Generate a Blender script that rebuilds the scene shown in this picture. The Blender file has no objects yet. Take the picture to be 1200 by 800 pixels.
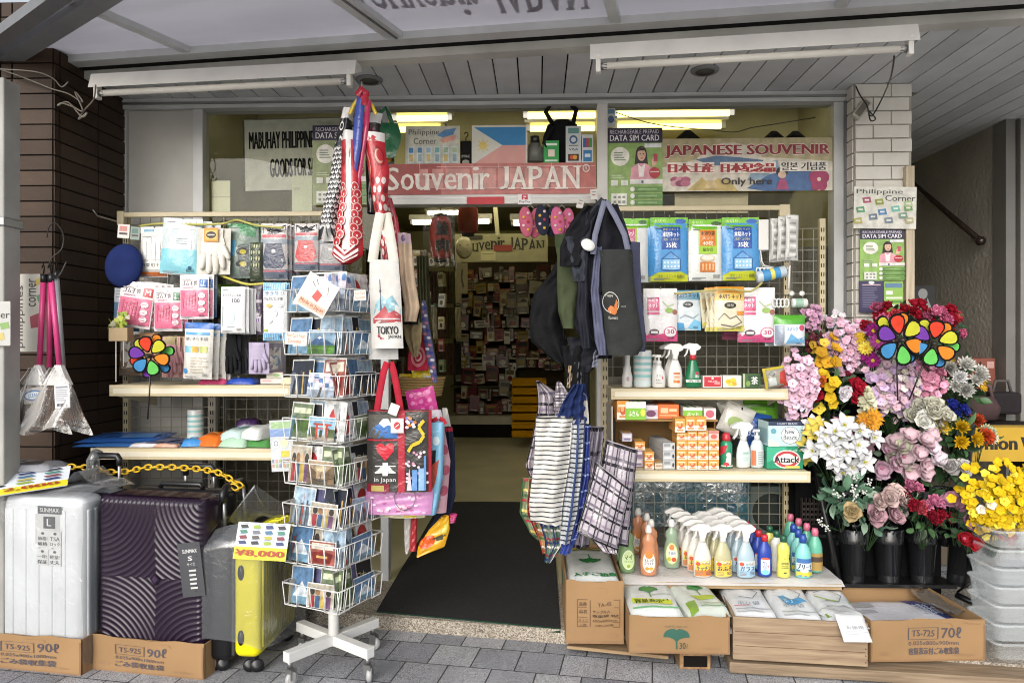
import bpy,bmesh,math,random
from math import sin,cos,pi,radians as R
from mathutils import Vector,Matrix,Euler
random.seed(7)
sc=bpy.context.scene
COL=sc.collection
# ---------------------------------------------------------------- camera
YAW=R(2.0);CAMZ=1.42;FPX=850.0
cd=bpy.data.cameras.new('camera');cam=bpy.data.objects.new('camera',cd);COL.objects.link(cam)
cd.sensor_width=36;cd.lens=36*FPX/1200;cd.clip_end=400;cd.clip_start=.05
cam.location=(0,0,CAMZ);cam.rotation_euler=(R(90),0,YAW)
sc.camera=cam
# ---------------------------------------------------------------- daylight
SUN_EL,SUN_AZ=R(27),R(196) # azimuth measured clockwise from +Y
w=bpy.data.worlds.new('World');sc.world=w;w.use_nodes=True
nt=w.node_tree;bg=nt.nodes['Background']
sky=nt.nodes.new('ShaderNodeTexSky');sky.sky_type='NISHITA';sky.sun_disc=False
sky.sun_elevation=SUN_EL;sky.sun_rotation=SUN_AZ;sky.air_density=1.0;sky.dust_density=3.0;sky.ozone_density=1.0
hsv=nt.nodes.new('ShaderNodeHueSaturation');hsv.inputs['Saturation'].default_value=.32
nt.links.new(sky.outputs[0],hsv.inputs['Color']);nt.links.new(hsv.outputs[0],bg.inputs[0]);bg.inputs[1].default_value=.15
sl=bpy.data.lights.new('sun','SUN');sl.energy=.75;sl.angle=R(48);sl.color=(1,.97,.92)
so=bpy.data.objects.new('sun',sl);COL.objects.link(so)
sd=Vector((sin(SUN_AZ)*cos(SUN_EL),cos(SUN_AZ)*cos(SUN_EL),sin(SUN_EL)))
so.rotation_euler=(-sd).to_track_quat('-Z','Y').to_euler()
vs=sc.view_settings;vs.view_transform='Standard';vs.look='None';vs.exposure=.6;vs.gamma=1;vs.use_curve_mapping=False
sc.render.engine='CYCLES';sc.cycles.use_denoising=True
sc.cycles.filter_width=1.05;sc.cycles.max_bounces=8;sc.cycles.transparent_max_bounces=24;sc.cycles.caustics_reflective=False;sc.cycles.caustics_refractive=False
# ---------------------------------------------------------------- pixel -> place helpers (for measuring real positions)
CT,ST=cos(YAW),sin(YAW)
def ray(px,py):
 xc=(px-600)/FPX;zc=(400-py)/FPX
 return Vector((CT*xc-ST,ST*xc+CT,zc))
def at(px,py,Y):
 d=ray(px,py);t=Y/d.y
 return Vector((d.x*t,Y,CAMZ+d.z*t))
def atz(px,py,Z):
 d=ray(px,py);t=(Z-CAMZ)/d.z
 return Vector((d.x*t,d.y*t,Z))
def mpp(px,Y):return Y/ray(px,400).y/FPX
# ---------------------------------------------------------------- materials
def lin(h):
 if not isinstance(h,str):return tuple(h)
 c=[int(h[i:i+2],16)/255 for i in(0,2,4)]
 return tuple(((x+.055)/1.055)**2.4 if x>.04045 else x/12.92 for x in c)
KINDS=dict( # rough, colour variation, variation scale, bump strength, bump scale, metallic
 plastic=(.32,.05,6,.03,30,0),film=(.2,.13,9,.75,30,0),crease=(.8,.16,9,.9,11,0),paper=(.55,.09,11,.06,40,0),cloth=(.9,.14,18,.3,240,0),
 soft=(.85,.12,14,.3,60,0),card=(.82,.13,7,.12,35,0),metal=(.38,.12,8,.05,40,.85),paint=(.42,.10,7,.06,25,0),petal=(.7,.16,40,.15,60,0),
 leaf=(.5,.25,30,.1,50,0),photo=(.3,.55,34,.1,60,0),print=(.42,.26,22,.12,45,0),rough=(.9,.18,10,.3,60,0),gloss=(.12,.04,10,.02,20,0))
_M={}
def mat(col,kind='plastic',bs=None):
 k=(col if isinstance(col,str)else tuple(round(c,4)for c in col),kind,bs)
 if k in _M:return _M[k]
 rough,var,vs_,bst,bsc,met=KINDS[kind]
 m=bpy.data.materials.new(kind);m.use_nodes=True;n=m.node_tree.nodes;L=m.node_tree.links
 p=n['Principled BSDF'];p.inputs['Roughness'].default_value=rough;p.inputs['Metallic'].default_value=met
 p.inputs['Specular IOR Level'].default_value=.15 if kind in('cloth','crease','soft','rough','petal')else .5
 c=lin(col);tc=n.new('ShaderNodeTexCoord')
 nz=n.new('ShaderNodeTexNoise');nz.inputs['Scale'].default_value=vs_;nz.inputs['Detail'].default_value=4
 L.new(tc.outputs['Object'],nz.inputs['Vector'])
 mr=n.new('ShaderNodeMapRange');mr.inputs[1].default_value=.3;mr.inputs[2].default_value=.7
 mr.inputs[3].default_value=1-var;mr.inputs[4].default_value=1+var*.5
 L.new(nz.outputs[0],mr.inputs[0])
 vm=n.new('ShaderNodeVectorMath');vm.operation='SCALE';vm.inputs[0].default_value=c;L.new(mr.outputs[0],vm.inputs['Scale'])
 L.new(vm.outputs[0],p.inputs['Base Color'])
 if bst:
  b=n.new('ShaderNodeTexNoise');b.inputs['Scale'].default_value=bsc;b.inputs['Detail'].default_value=3
  if kind=='film':b.inputs['Distortion'].default_value=1.2
  L.new(tc.outputs['Object'],b.inputs['Vector'])
  bp=n.new('ShaderNodeBump');bp.inputs['Strength'].default_value=bs if bs is not None else bst;bp.inputs['Distance'].default_value=.004 if bsc>20 else .02
  L.new(b.outputs[0],bp.inputs['Height']);L.new(bp.outputs[0],p.inputs['Normal'])
 _M[k]=m
 return m
def emat(name,col,s):
 m=bpy.data.materials.new(name);m.use_nodes=True;n=m.node_tree.nodes;n.clear()
 e=n.new('ShaderNodeEmission');e.inputs[0].default_value=(*col,1);e.inputs[1].default_value=s
 o=n.new('ShaderNodeOutputMaterial');m.node_tree.links.new(e.outputs[0],o.inputs[0]);return m
def film_mat(name,tint,clear,rough=.12,scale=22,strength=.6): # thin see-through plastic
 m=bpy.data.materials.new(name);m.use_nodes=True;n=m.node_tree.nodes;n.clear();L=m.node_tree.links
 tr=n.new('ShaderNodeBsdfTransparent');tr.inputs[0].default_value=(.97,.97,.97,1)
 gl=n.new('ShaderNodeBsdfGlossy');gl.inputs['Roughness'].default_value=rough;gl.inputs[0].default_value=(.9,.9,.9,1)
 df=n.new('ShaderNodeBsdfDiffuse');df.inputs[0].default_value=(*lin(tint),1)
 tc=n.new('ShaderNodeTexCoord');nz=n.new('ShaderNodeTexNoise');nz.inputs['Scale'].default_value=scale;nz.inputs['Detail'].default_value=4;nz.inputs['Distortion'].default_value=1.5
 bp=n.new('ShaderNodeBump');bp.inputs['Strength'].default_value=strength;bp.inputs['Distance'].default_value=.006
 L.new(tc.outputs['Object'],nz.inputs[0]);L.new(nz.outputs[0],bp.inputs['Height']);L.new(bp.outputs[0],gl.inputs['Normal'])
 fr=n.new('ShaderNodeFresnel');fr.inputs[0].default_value=1.5;L.new(bp.outputs[0],fr.inputs['Normal'])
 a=n.new('ShaderNodeMixShader');a.inputs[0].default_value=.6;L.new(df.outputs[0],a.inputs[1]);L.new(gl.outputs[0],a.inputs[2])
 mt=n.new('ShaderNodeMath');mt.operation='MULTIPLY_ADD';mt.inputs[1].default_value=1.3;mt.inputs[2].default_value=1-clear;mt.use_clamp=True
 L.new(fr.outputs[0],mt.inputs[0])
 b=n.new('ShaderNodeMixShader');L.new(mt.outputs[0],b.inputs[0]);L.new(tr.outputs[0],b.inputs[1]);L.new(a.outputs[0],b.inputs[2])
 o=n.new('ShaderNodeOutputMaterial');L.new(b.outputs[0],o.inputs[0]);return m
def pane_mat(name,tint=(1,1,1),base=.0):
 m=bpy.data.materials.new(name);m.use_nodes=True;n=m.node_tree.nodes;n.clear();L=m.node_tree.links
 tr=n.new('ShaderNodeBsdfTransparent');tr.inputs[0].default_value=(*tint,1)
 gl=n.new('ShaderNodeBsdfGlossy');gl.inputs['Roughness'].default_value=.02
 fr=n.new('ShaderNodeFresnel');fr.inputs[0].default_value=1.22
 ad=n.new('ShaderNodeMath');ad.operation='ADD';ad.inputs[1].default_value=base;L.new(fr.outputs[0],ad.inputs[0])
 b=n.new('ShaderNodeMixShader');L.new(ad.outputs[0],b.inputs[0]);L.new(tr.outputs[0],b.inputs[1]);L.new(gl.outputs[0],b.inputs[2])
 o=n.new('ShaderNodeOutputMaterial');L.new(b.outputs[0],o.inputs[0]);return m
def liquid_mat(name,col,alpha): # bottle wall with coloured liquid behind it
 m=bpy.data.materials.new(name);m.use_nodes=True;n=m.node_tree.nodes;L=m.node_tree.links
 p=n['Principled BSDF'];p.inputs['Base Color'].default_value=(*lin(col),1);p.inputs['Roughness'].default_value=.12
 p.inputs['Alpha'].default_value=alpha;return m
def speckle_mat(name,c1,c2,c3,scale=260,rough=.85,tile=None):
 """granular stone; tile=(w,h,angle) lays pavers with dark joints and a tone of their own"""
 m=bpy.data.materials.new(name);m.use_nodes=True;n=m.node_tree.nodes;L=m.node_tree.links;p=n['Principled BSDF']
 p.inputs['Roughness'].default_value=rough
 tc=n.new('ShaderNodeTexCoord');vo=n.new('ShaderNodeTexVoronoi');vo.inputs['Scale'].default_value=scale;L.new(tc.outputs['Object'],vo.inputs['Vector'])
 sp=n.new('ShaderNodeSeparateColor');L.new(vo.outputs['Color'],sp.inputs[0])
 cr=n.new('ShaderNodeValToRGB');L.new(sp.outputs[0],cr.inputs[0])
 e=cr.color_ramp.elements;e[0].color=(*lin(c1),1);e[1].color=(*lin(c3),1);e[1].position=.95
 k=e.new(.5);k.color=(*lin(c2),1)
 nz=n.new('ShaderNodeTexNoise');nz.inputs['Scale'].default_value=2.2;nz.inputs['Detail'].default_value=6;L.new(tc.outputs['Object'],nz.inputs[0])
 mr=n.new('ShaderNodeMapRange');mr.inputs[1].default_value=.3;mr.inputs[2].default_value=.7;mr.inputs[3].default_value=.72;mr.inputs[4].default_value=1.12;L.new(nz.outputs[0],mr.inputs[0])
 vm=n.new('ShaderNodeVectorMath');vm.operation='SCALE';L.new(cr.outputs[0],vm.inputs[0]);L.new(mr.outputs[0],vm.inputs['Scale'])
 out=vm.outputs[0]
 if tile:
  mp=n.new('ShaderNodeMapping');mp.inputs['Rotation'].default_value=(0,0,tile[2]);L.new(tc.outputs['Object'],mp.inputs[0])
  br=n.new('ShaderNodeTexBrick');br.inputs['Scale'].default_value=1;br.inputs['Brick Width'].default_value=tile[0];br.inputs['Row Height'].default_value=tile[1]
  br.inputs['Mortar Size'].default_value=.0035;br.inputs['Mortar Smooth'].default_value=.1;br.offset=.5;br.inputs['Bias'].default_value=.1
  br.inputs['Color1'].default_value=(1.05,1.05,1.05,1);br.inputs['Color2'].default_value=(.6,.61,.65,1);br.inputs['Mortar'].default_value=(.10,.10,.10,1)
  L.new(mp.outputs[0],br.inputs[0])
  mx=n.new('ShaderNodeVectorMath');mx.operation='MULTIPLY';L.new(out,mx.inputs[0]);L.new(br.outputs[0],mx.inputs[1]);out=mx.outputs[0]
 L.new(out,p.inputs['Base Color'])
 bp=n.new('ShaderNodeBump');bp.inputs['Strength'].default_value=.25;bp.inputs['Distance'].default_value=.003;L.new(sp.outputs[1],bp.inputs['Height']);L.new(bp.outputs[0],p.inputs['Normal'])
 return m
def wood_mat(name,c1,c2,axis=0,scale=3,rough=.75):
 m=bpy.data.materials.new(name);m.use_nodes=True;n=m.node_tree.nodes;L=m.node_tree.links;p=n['Principled BSDF'];p.inputs['Roughness'].default_value=rough
 tc=n.new('ShaderNodeTexCoord');mp=n.new('ShaderNodeMapping');s=[scale*9]*3;s[axis]=scale*.6;mp.inputs['Scale'].default_value=s;L.new(tc.outputs['Object'],mp.inputs[0])
 nz=n.new('ShaderNodeTexNoise');nz.inputs['Scale'].default_value=1.6;nz.inputs['Detail'].default_value=7;nz.inputs['Distortion'].default_value=.6;L.new(mp.outputs[0],nz.inputs[0])
 cr=n.new('ShaderNodeValToRGB');L.new(nz.outputs[0],cr.inputs[0]);e=cr.color_ramp.elements;e[0].position=.36;e[1].position=.66;e[0].color=(*lin(c1),1);e[1].color=(*lin(c2),1)
 L.new(cr.outputs[0],p.inputs['Base Color']);bp=n.new('ShaderNodeBump');bp.inputs['Strength'].default_value=.2;bp.inputs['Distance'].default_value=.003;L.new(nz.outputs[0],bp.inputs['Height']);L.new(bp.outputs[0],p.inputs['Normal'])
 return m
def plaster_mat(name,c,scale=14,var=.2,bump=.5,rough=.85,grime=None):
 m=bpy.data.materials.new(name);m.use_nodes=True;n=m.node_tree.nodes;L=m.node_tree.links;p=n['Principled BSDF'];p.inputs['Specular IOR Level'].default_value=.18;p.inputs['Roughness'].default_value=rough
 tc=n.new('ShaderNodeTexCoord');nz=n.new('ShaderNodeTexNoise');nz.inputs['Scale'].default_value=2.5;nz.inputs['Detail'].default_value=8;L.new(tc.outputs['Object'],nz.inputs[0])
 mr=n.new('ShaderNodeMapRange');mr.inputs[1].default_value=.3;mr.inputs[2].default_value=.7;mr.inputs[3].default_value=1-var;mr.inputs[4].default_value=1+var*.4;L.new(nz.outputs[0],mr.inputs[0])
 vm=n.new('ShaderNodeVectorMath');vm.operation='SCALE';vm.inputs[0].default_value=lin(c);L.new(mr.outputs[0],vm.inputs['Scale']);L.new(vm.outputs[0],p.inputs['Base Color'])
 b=n.new('ShaderNodeTexNoise');b.inputs['Scale'].default_value=scale;b.inputs['Detail'].default_value=5;L.new(tc.outputs['Object'],b.inputs[0])
 bp=n.new('ShaderNodeBump');bp.inputs['Strength'].default_value=bump;bp.inputs['Distance'].default_value=.01;L.new(b.outputs[0],bp.inputs['Height']);L.new(bp.outputs[0],p.inputs['Normal'])
 return m
# ---------------------------------------------------------------- mesh builder
class MB:
 def __init__(s):s.v=[];s.f=[];s.m=[];s.sm=[];s.mats=[]
 def mi(s,m):
  if m not in s.mats:s.mats.append(m)
  return s.mats.index(m)
 def add(s,vs,fs,m,smooth=False,M=None):
  o=len(s.v)
  s.v+=[tuple(M@Vector(v))for v in vs]if M else[tuple(v)for v in vs]
  s.f+=[tuple(i+o for i in f)for f in fs];k=s.mi(m);s.m+=[k]*len(fs);s.sm+=[smooth]*len(fs);return s
 def box(s,x0,y0,z0,x1,y1,z1,m,M=None,bev=0):
  x0,x1=min(x0,x1),max(x0,x1);y0,y1=min(y0,y1),max(y0,y1);z0,z1=min(z0,z1),max(z0,z1)
  if bev:
   b=bmesh.new();bmesh.ops.create_cube(b,size=1)
   for v in b.verts:v.co=Vector(((x0+x1)/2+v.co.x*(x1-x0),(y0+y1)/2+v.co.y*(y1-y0),(z0+z1)/2+v.co.z*(z1-z0)))
   bmesh.ops.bevel(b,geom=b.edges[:],offset=bev,segments=2,affect='EDGES',profile=.5)
   b.verts.index_update();s.add([v.co.copy()for v in b.verts],[[v.index for v in f.verts]for f in b.faces],m,False,M);b.free();return s
  vs=[(x,y,z)for z in(z0,z1)for y in(y0,y1)for x in(x0,x1)]
  return s.add(vs,[(0,2,3,1),(4,5,7,6),(0,1,5,4),(2,6,7,3),(0,4,6,2),(1,3,7,5)],m,False,M)
 def tube(s,pts,r,m,n=8,closed=False,M=None,rr=None):
  pts=[Vector(p)for p in pts];N=len(pts);vs=[];fs=[];up=None
  for i,p in enumerate(pts):
   a=pts[i-1]if(i or closed)else p;b=pts[(i+1)%N]if(i<N-1 or closed)else p
   d=(b-a);d=d.normalized()if d.length>1e-9 else Vector((0,0,1))
   if up is None:
    up=d.cross(Vector((0,0,1)));up=up.normalized()if up.length>.05 else d.cross(Vector((1,0,0))).normalized()
   up=(up-d*up.dot(d));up=up.normalized()if up.length>1e-6 else d.orthogonal().normalized()
   q=d.cross(up);ra=rr[i]if rr else r
   vs+=[p+(up*cos(2*pi*k/n)+q*sin(2*pi*k/n))*ra for k in range(n)]
  for i in range(N if closed else N-1):
   j=(i+1)%N
   fs+=[(i*n+k,i*n+(k+1)%n,j*n+(k+1)%n,j*n+k)for k in range(n)]
  if not closed:fs+=[tuple(range(n))[::-1],tuple((N-1)*n+k for k in range(n))]
  return s.add(vs,fs,m,True,M)
 def lathe(s,prof,m,n=20,M=None,sx=1,sy=1,caps=True):
  vs=[(r*cos(2*pi*k/n)*sx,r*sin(2*pi*k/n)*sy,z)for r,z in prof for k in range(n)];N=len(prof)
  fs=[(i*n+k,i*n+(k+1)%n,(i+1)*n+(k+1)%n,(i+1)*n+k)for i in range(N-1)for k in range(n)]
  if caps:fs+=[tuple(range(n))[::-1],tuple((N-1)*n+k for k in range(n))]
  return s.add(vs,fs,m,True,M)
 def sheet(s,fn,nu,nv,m,smooth=True,M=None):
  vs=[fn(i/nu,j/nv)for j in range(nv+1)for i in range(nu+1)]
  fs=[(j*(nu+1)+i,j*(nu+1)+i+1,(j+1)*(nu+1)+i+1,(j+1)*(nu+1)+i)for j in range(nv)for i in range(nu)]
  return s.add(vs,fs,m,smooth,M)
 def prism(s,pts,y0,y1,m,M=None): # outline in x,z swept along y
  n=len(pts);vs=[(x,y0,z)for x,z in pts]+[(x,y1,z)for x,z in pts]
  fs=[tuple(range(n)),tuple(range(2*n-1,n-1,-1))]+[(i,i+n,(i+1)%n+n,(i+1)%n)for i in range(n)]
  return s.add(vs,fs,m,False,M)
 def build(s,name,parent=None,loc=None,rot=None):
  me=bpy.data.meshes.new(name);me.from_pydata(s.v,[],s.f)
  for m in s.mats:me.materials.append(m)
  me.polygons.foreach_set('material_index',s.m);me.polygons.foreach_set('use_smooth',s.sm);me.update()
  o=bpy.data.objects.new(name,me);COL.objects.link(o)
  if parent:o.parent=parent
  if loc is not None:o.location=loc
  if rot is not None:o.rotation_euler=rot
  return o
def tag(o,label=None,cat=None,group=None,kind=None):
 if label:o['label']=label
 if cat:o['category']=cat
 if group:o['group']=group
 if kind:o['kind']=kind
 return o
def empty(name,loc,rot=(0,0,0)):
 o=bpy.data.objects.new(name,None);COL.objects.link(o);o.location=loc;o.rotation_euler=rot;o.empty_display_size=.1;return o
def dup(o,loc,rot=None,label=None,group=None):
 r=o.copy();COL.objects.link(r);r.location=loc
 if rot is not None:r.rotation_euler=rot
 if label:r['label']=label
 if group:r['group']=group
 for c in list(o.children):
  d=c.copy();COL.objects.link(d);d.parent=r
  for g in list(c.children):
   e=g.copy();COL.objects.link(e);e.parent=d
 return r
# ---------------------------------------------------------------- printing on surfaces
_T={}
def text_geo(t):
 if t not in _T:
  c=bpy.data.curves.new('t','FONT');c.body=t;c.resolution_u=2
  o=bpy.data.objects.new('t',c);me=bpy.data.meshes.new_from_object(o)
  vs=[tuple(v.co[:2])for v in me.vertices];fs=[tuple(p.vertices)for p in me.polygons]
  bpy.data.objects.remove(o);bpy.data.curves.remove(c);bpy.data.meshes.remove(me)
  x0=min(v[0]for v in vs);x1=max(v[0]for v in vs);y0=min(v[1]for v in vs);y1=max(v[1]for v in vs)
  _T[t]=([((x-x0)/max(x1-x0,1e-6),(y1-y)/max(y1-y0,1e-6))for x,y in vs],fs)
 return _T[t]
SER=dict(u=[(.14,0),(.8,0),(.9,1)],v=[(.08,0),(.92,0)],i=[(.5,1)],r=[(.25,1),(.16,0)],n=[(.14,1),(.86,1),(.1,0)],J=[(.72,0)],A=[(.07,1),(.93,1)],P=[(.15,1),(.1,0)],N=[(.1,1),(.1,0),(.9,0)])
ADV=dict(S=.62,o=.6,u=.62,v=.56,e=.55,n=.62,i=.28,r=.44,J=.42,A=.74,P=.62,N=.74)
def serif(t,u0,v0,u1,v1,col,wave=0):
 """prims for a serif line: every letter set on its own, slab feet added"""
 out=[];tot=sum(ADV.get(c,.35)for c in t);u=u0;k=(u1-u0)/tot;h=v1-v0
 for c in t:
  a=ADV.get(c,.35)*k
  if c!=' ':
   low=c in 'ouvenr';top=v0+(h*.28 if low else 0);dv=-wave*sin(pi*(u-u0)/(u1-u0))
   b0,b1=u+a*.07,u+a*.93
   out.append(('t',c,b0,top+dv,b1,v1+dv,col));out.append(('t',c,b0+a*.07,top+dv+.001,b1+a*.05,v1+dv-.001,col))
   for su,bot in SER.get(c,[]):
    x=b0+(b1-b0)*su;vv=(v1-h*.07)if bot else top
    out.append(('r',x-a*.2,vv+dv,x+a*.2,vv+h*.07+dv,col))
  u+=a
 return out
def decorate(mb,S,prims,kind='paper',off0=.0006,doff=.00022,n=6):
 for i,p in enumerate(prims):
  o=off0+doff*i;t=p[0]
  if t=='r':
   u0,v0,u1,v1=p[1:5];m=mat(p[5],p[6]if len(p)>6 else kind)
   mb.sheet(lambda a,b:S(u0+(u1-u0)*a,v1+(v0-v1)*b,o),n,n,m)
  elif t=='e':
   cu,cv,ru,rv=p[1:5];m=mat(p[5],kind);N=18
   vs=[S(cu,cv,o)];fs=[]
   for q in(.5,1.):
    vs+=[S(cu+ru*q*cos(2*pi*k/N),cv+rv*q*sin(2*pi*k/N),o)for k in range(N)]
   fs+=[(0,1+(k+1)%N,1+k)for k in range(N)]+[(1+k,1+(k+1)%N,1+N+(k+1)%N,1+N+k)for k in range(N)]
   mb.add(vs,fs,m,True)
  elif t=='o':
   cu,cv,ru,rv,w_=p[1:6];m=mat(p[6],kind);N=22
   vs=[S(cu+ru*q*cos(2*pi*k/N),cv+rv*q*sin(2*pi*k/N),o)for q in(1-w_,1.)for k in range(N)]
   mb.add(vs,[(k,(k+1)%N,N+(k+1)%N,N+k)for k in range(N)],m,True)
  elif t=='p':
   q=p[1]
   if n>1:
    q=[((a[0]*(3-j)+b[0]*j)/3,(a[1]*(3-j)+b[1]*j)/3)for a,b in zip(q,q[1:]+q[:1])for j in range(3)];N=len(q);cu,cv=sum(a[0]for a in q)/N,sum(a[1]for a in q)/N
    mb.add([S(cu,cv,o)]+[S(cu+(u-cu)*f,cv+(v-cv)*f,o)for f in(.5,1)for u,v in q],[(0,1+k,1+(k+1)%N)for k in range(N)]+[(1+k,1+N+k,1+N+(k+1)%N,1+(k+1)%N)for k in range(N)],mat(p[2],kind),True)
   else:mb.add([S(u,v,o)for u,v in q],[tuple(range(len(q)))],mat(p[2],kind))
  elif t=='l':
   pts,w_,m=p[1],p[2],mat(p[3],kind)
   for j in range(len(pts)-1):
    (a,b),(c,d)=pts[j],pts[j+1];l=math.hypot(c-a,d-b)or 1;nx,ny=-(d-b)/l*w_,(c-a)/l*w_
    mb.add([S(a+nx,b+ny,o+.00004*j),S(c+nx,d+ny,o+.00004*j),S(c-nx,d-ny,o+.00004*j),S(a-nx,b-ny,o+.00004*j)],[(0,1,2,3)],m)
  elif t=='t':
   g,fs=text_geo(p[1]);u0,v0,u1,v1=p[2:6];rep=p[7]if len(p)>7 else 1
   for q in range(rep):
    du=(u1-u0)/len(p[1])*.05*(q-(rep-1)/2)
    mb.add([S(u0+(u1-u0)*a+du,v0+(v1-v0)*b,o+.00009*q)for a,b in g],fs,mat(p[6],kind))
 return mb
def lines(u0,v0,u1,v1,n,col,rnd=0): # rows of fine print as short bars
 r_=random.Random(int(u0*977+v0*131+n));out=[]
 for i in range(n):
  h=(v1-v0)/n;e=u1-(u1-u0)*r_.random()*.4
  out.append(('r',u0,v0+h*i+h*.25,e,v0+h*i+h*.7,col))
 return out
# ================================================================ SETTING
ZS=2.87;YF=4.30;ZG=-.07 # soffit height, shopfront plane, pavement level
K1=atz(345,729,ZG);K2=atz(735,760,ZG) # foot of the kerb
SD=(K2-K1).normalized();SN=Vector((SD.y,-SD.x,0)) # street direction, outward normal
SANG=math.atan2(SD.y,SD.x)
paver=speckle_mat('granite paving','67686c','aaabae','cccccd',300,tile=(.205,.215,-SANG))
mb=MB();mb.sheet(lambda u,v:(-40+80*u,-40+50*v,ZG),4,4,paver,False)
tag(mb.build('pavement'),kind='structure')
mb=MB();mb.box(-40,-40,ZG-.01,40,1.3,ZG+.004,plaster_mat('pale concrete road','d2cfc8',20,.12,.1));tag(mb.build('bounce_road'),kind='structure')  # unseen pale sheet added to bounce light up onto soffit and canopy
granite=speckle_mat('kerb granite','5c544a','9a9082','c0b8aa',200)
def kl(t):return K1+SD*t
mb=MB();a,b=kl(-2.2),kl(4.2)
tp=[(a.x,a.y,0),(b.x,b.y,0),(b.x,4.27,0),(a.x,4.27,0)]
mb.add(tp+[(p[0],p[1],ZG-.05)for p in tp],[(0,1,2,3),(0,4,5,1),(1,5,6,2),(2,6,7,3),(3,7,4,0)],granite)
tag(mb.build('doorstep'),kind='structure')
mb=MB();mb.box(-2.3,4.27,-.1,2.3,12.2,-.002,plaster_mat('lino floor','b3ac8c',5,.15,.03,.45))
tag(mb.build('floor'),kind='structure')
alu=mat('8f9091','metal');alup=mat('c4c5c5','paint');white=mat('cfcdc8','paint');dark=mat('1a1917','rough')
olive=plaster_mat('inner wall','a39c72',8,.25,.15)
shop=tag(empty('shop_building',(0,YF,0)),'grey shop building with a glazed front, slatted soffit and open doorway','shop building')
def sb(name,mb):
 o=mb.build(name,shop);o.matrix_parent_inverse=Matrix.Translation((0,-YF,0));return o
# room behind the front
mb=MB();mb.box(-2.3,4.5,0,-2.2,12.1,3.3,olive);mb.box(2.1,4.5,0,2.2,12.1,3.3,olive);mb.box(-2.2,12,0,2.1,12.1,3.3,olive);sb('inner_wall',mb)
mb=MB();mb.box(-2.3,4.42,3.25,2.2,12.1,3.35,plaster_mat('inner ceiling','8c8868',6,.2,.1));sb('ceiling',mb)
mb=MB();mb.box(-2.19,5.6,2.6,2.09,5.65,3.24,olive);sb('bulkhead',mb)
# soffit boards, cut along the street line
E1=atz(60,92,ZS);E2=atz(1200,18,ZS);ED=(E2-E1).normalized();EN=Vector((ED.y,-ED.x,0))
def ey(x):return E1.y+(x-E1.x)*ED.y/ED.x
def backy(x):return YF+.01 if x<2.15 else 6.2
soff=mat('d0d2d4','paint');soffd=mat('c0c2c5','paint')
mb=MB();x=-2.55;k=0
while x<3.6:
 x1=x+.121;y0,y1=ey(x)+.09,ey(x1)+.09;yb=backy(x)
 m=soff if(k*7)%5 else soffd
 vs=[(x,y0,ZS),(x1,y1,ZS),(x1,yb,ZS),(x,yb,ZS)]
 mb.add(vs+[(p[0],p[1],ZS+.02)for p in vs],[(3,2,1,0),(0,1,5,4),(1,2,6,5),(2,3,7,6),(3,0,4,7)],m);x+=.129;k+=1
for x0,x1,yb in((-2.6,2.14,YF+.06),(2.145,3.7,6.3)):mb.add([(x0,ey(x0)+.06,ZS+.025),(x1,ey(x1)+.06,ZS+.025),(x1,yb,ZS+.025),(x0,yb,ZS+.025)],[(3,2,1,0)],dark)  # dark sheet above the boards puts shade into their gaps
sb('soffit',mb)
def bar(mb,p,q,w_,h,m): # box beam between two points, w across, h tall (p, q at its underside centre)
 p,q=Vector(p),Vector(q);d=(q-p);n=Vector((d.y,-d.x,0)).normalized()*(w_/2);u=Vector((0,0,h))
 vs=[p-n,p+n,q+n,q-n];vs+=[v+u for v in vs]
 mb.add(vs,[(3,2,1,0),(4,5,6,7),(0,1,5,4),(1,2,6,5),(2,3,7,6),(3,0,4,7)],m)
trim=plaster_mat('weathered trim','d2d0c9',20,.3,.1,.6)
mb=MB();bar(mb,E1+ED*-.3-EN*.045+Vector((0,0,-.012)),E2+ED*.7-EN*.045+Vector((0,0,-.012)),.085,.05,trim);bar(mb,E1+ED*-.4+EN*.015+Vector((0,0,.03)),E2+ED*.7+EN*.015+Vector((0,0,.03)),.09,.03,dark);sb('fascia',mb)  # second bar: dark strip added to stop light and darken the gap
# shopfront frame
mb=MB();zb=ZS-.062
mb.box(-2.5,YF-.05,zb,2.0,YF+.08,ZS-.002,alup);mb.box(-2.5,YF-.062,zb+.022,2.0,YF-.05,zb+.034,alu)
def vbar(px0,px1,z0,z1,y0=YF-.03,y1=YF+.06,m=alup):
 a,b=at(px0,300,YF).x,at(px1,300,YF).x;mb.box(a,y0,z0,b,y1,z1,m)
vbar(146,151,.0,zb-.001);vbar(229,240,.0,zb-.001);vbar(699,711,0,zb-.001,YF-.05,YF+.06,white);vbar(975,986,0,zb-.001);vbar(986,998,0,zb-.001,YF-.06,YF+.05,alu)
vbar(447,456,0,zb-.001,YF-.02)
sb('window_frame',mb)
mb=MB();a,b=at(152,122,YF),at(228,122,YF);mb.box(a.x,YF-.012,0,b.x,YF+.02,zb-.002,plaster_mat('metal sheet','bdbbb5',9,.2,.12,.4));sb('blind_panel',mb)
glassm=pane_mat('window glass',(.96,.97,.95),.0)
def pane(px0,px1,z0,z1):
 mb=MB();a,b=at(px0,300,YF+.02).x,at(px1,300,YF+.02).x;mb.box(a,YF+.018,z0,b,YF+.022,z1,glassm);sb('window_pane',mb)
pane(241,446,.3,zb-.003);pane(712,974,.3,zb-.003);pane(457,698,2.30,zb-.003)
mb=MB();a,b=at(457,240,YF-.03),at(698,226,YF-.03);mb.box(a.x,YF-.035,a.z,b.x,YF+.07,b.z,white,bev=.004)
mb.box(a.x,YF-.037,a.z+.035,b.x,YF-.035,a.z+.04,alu);t_=sb('door_track',mb)
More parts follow.
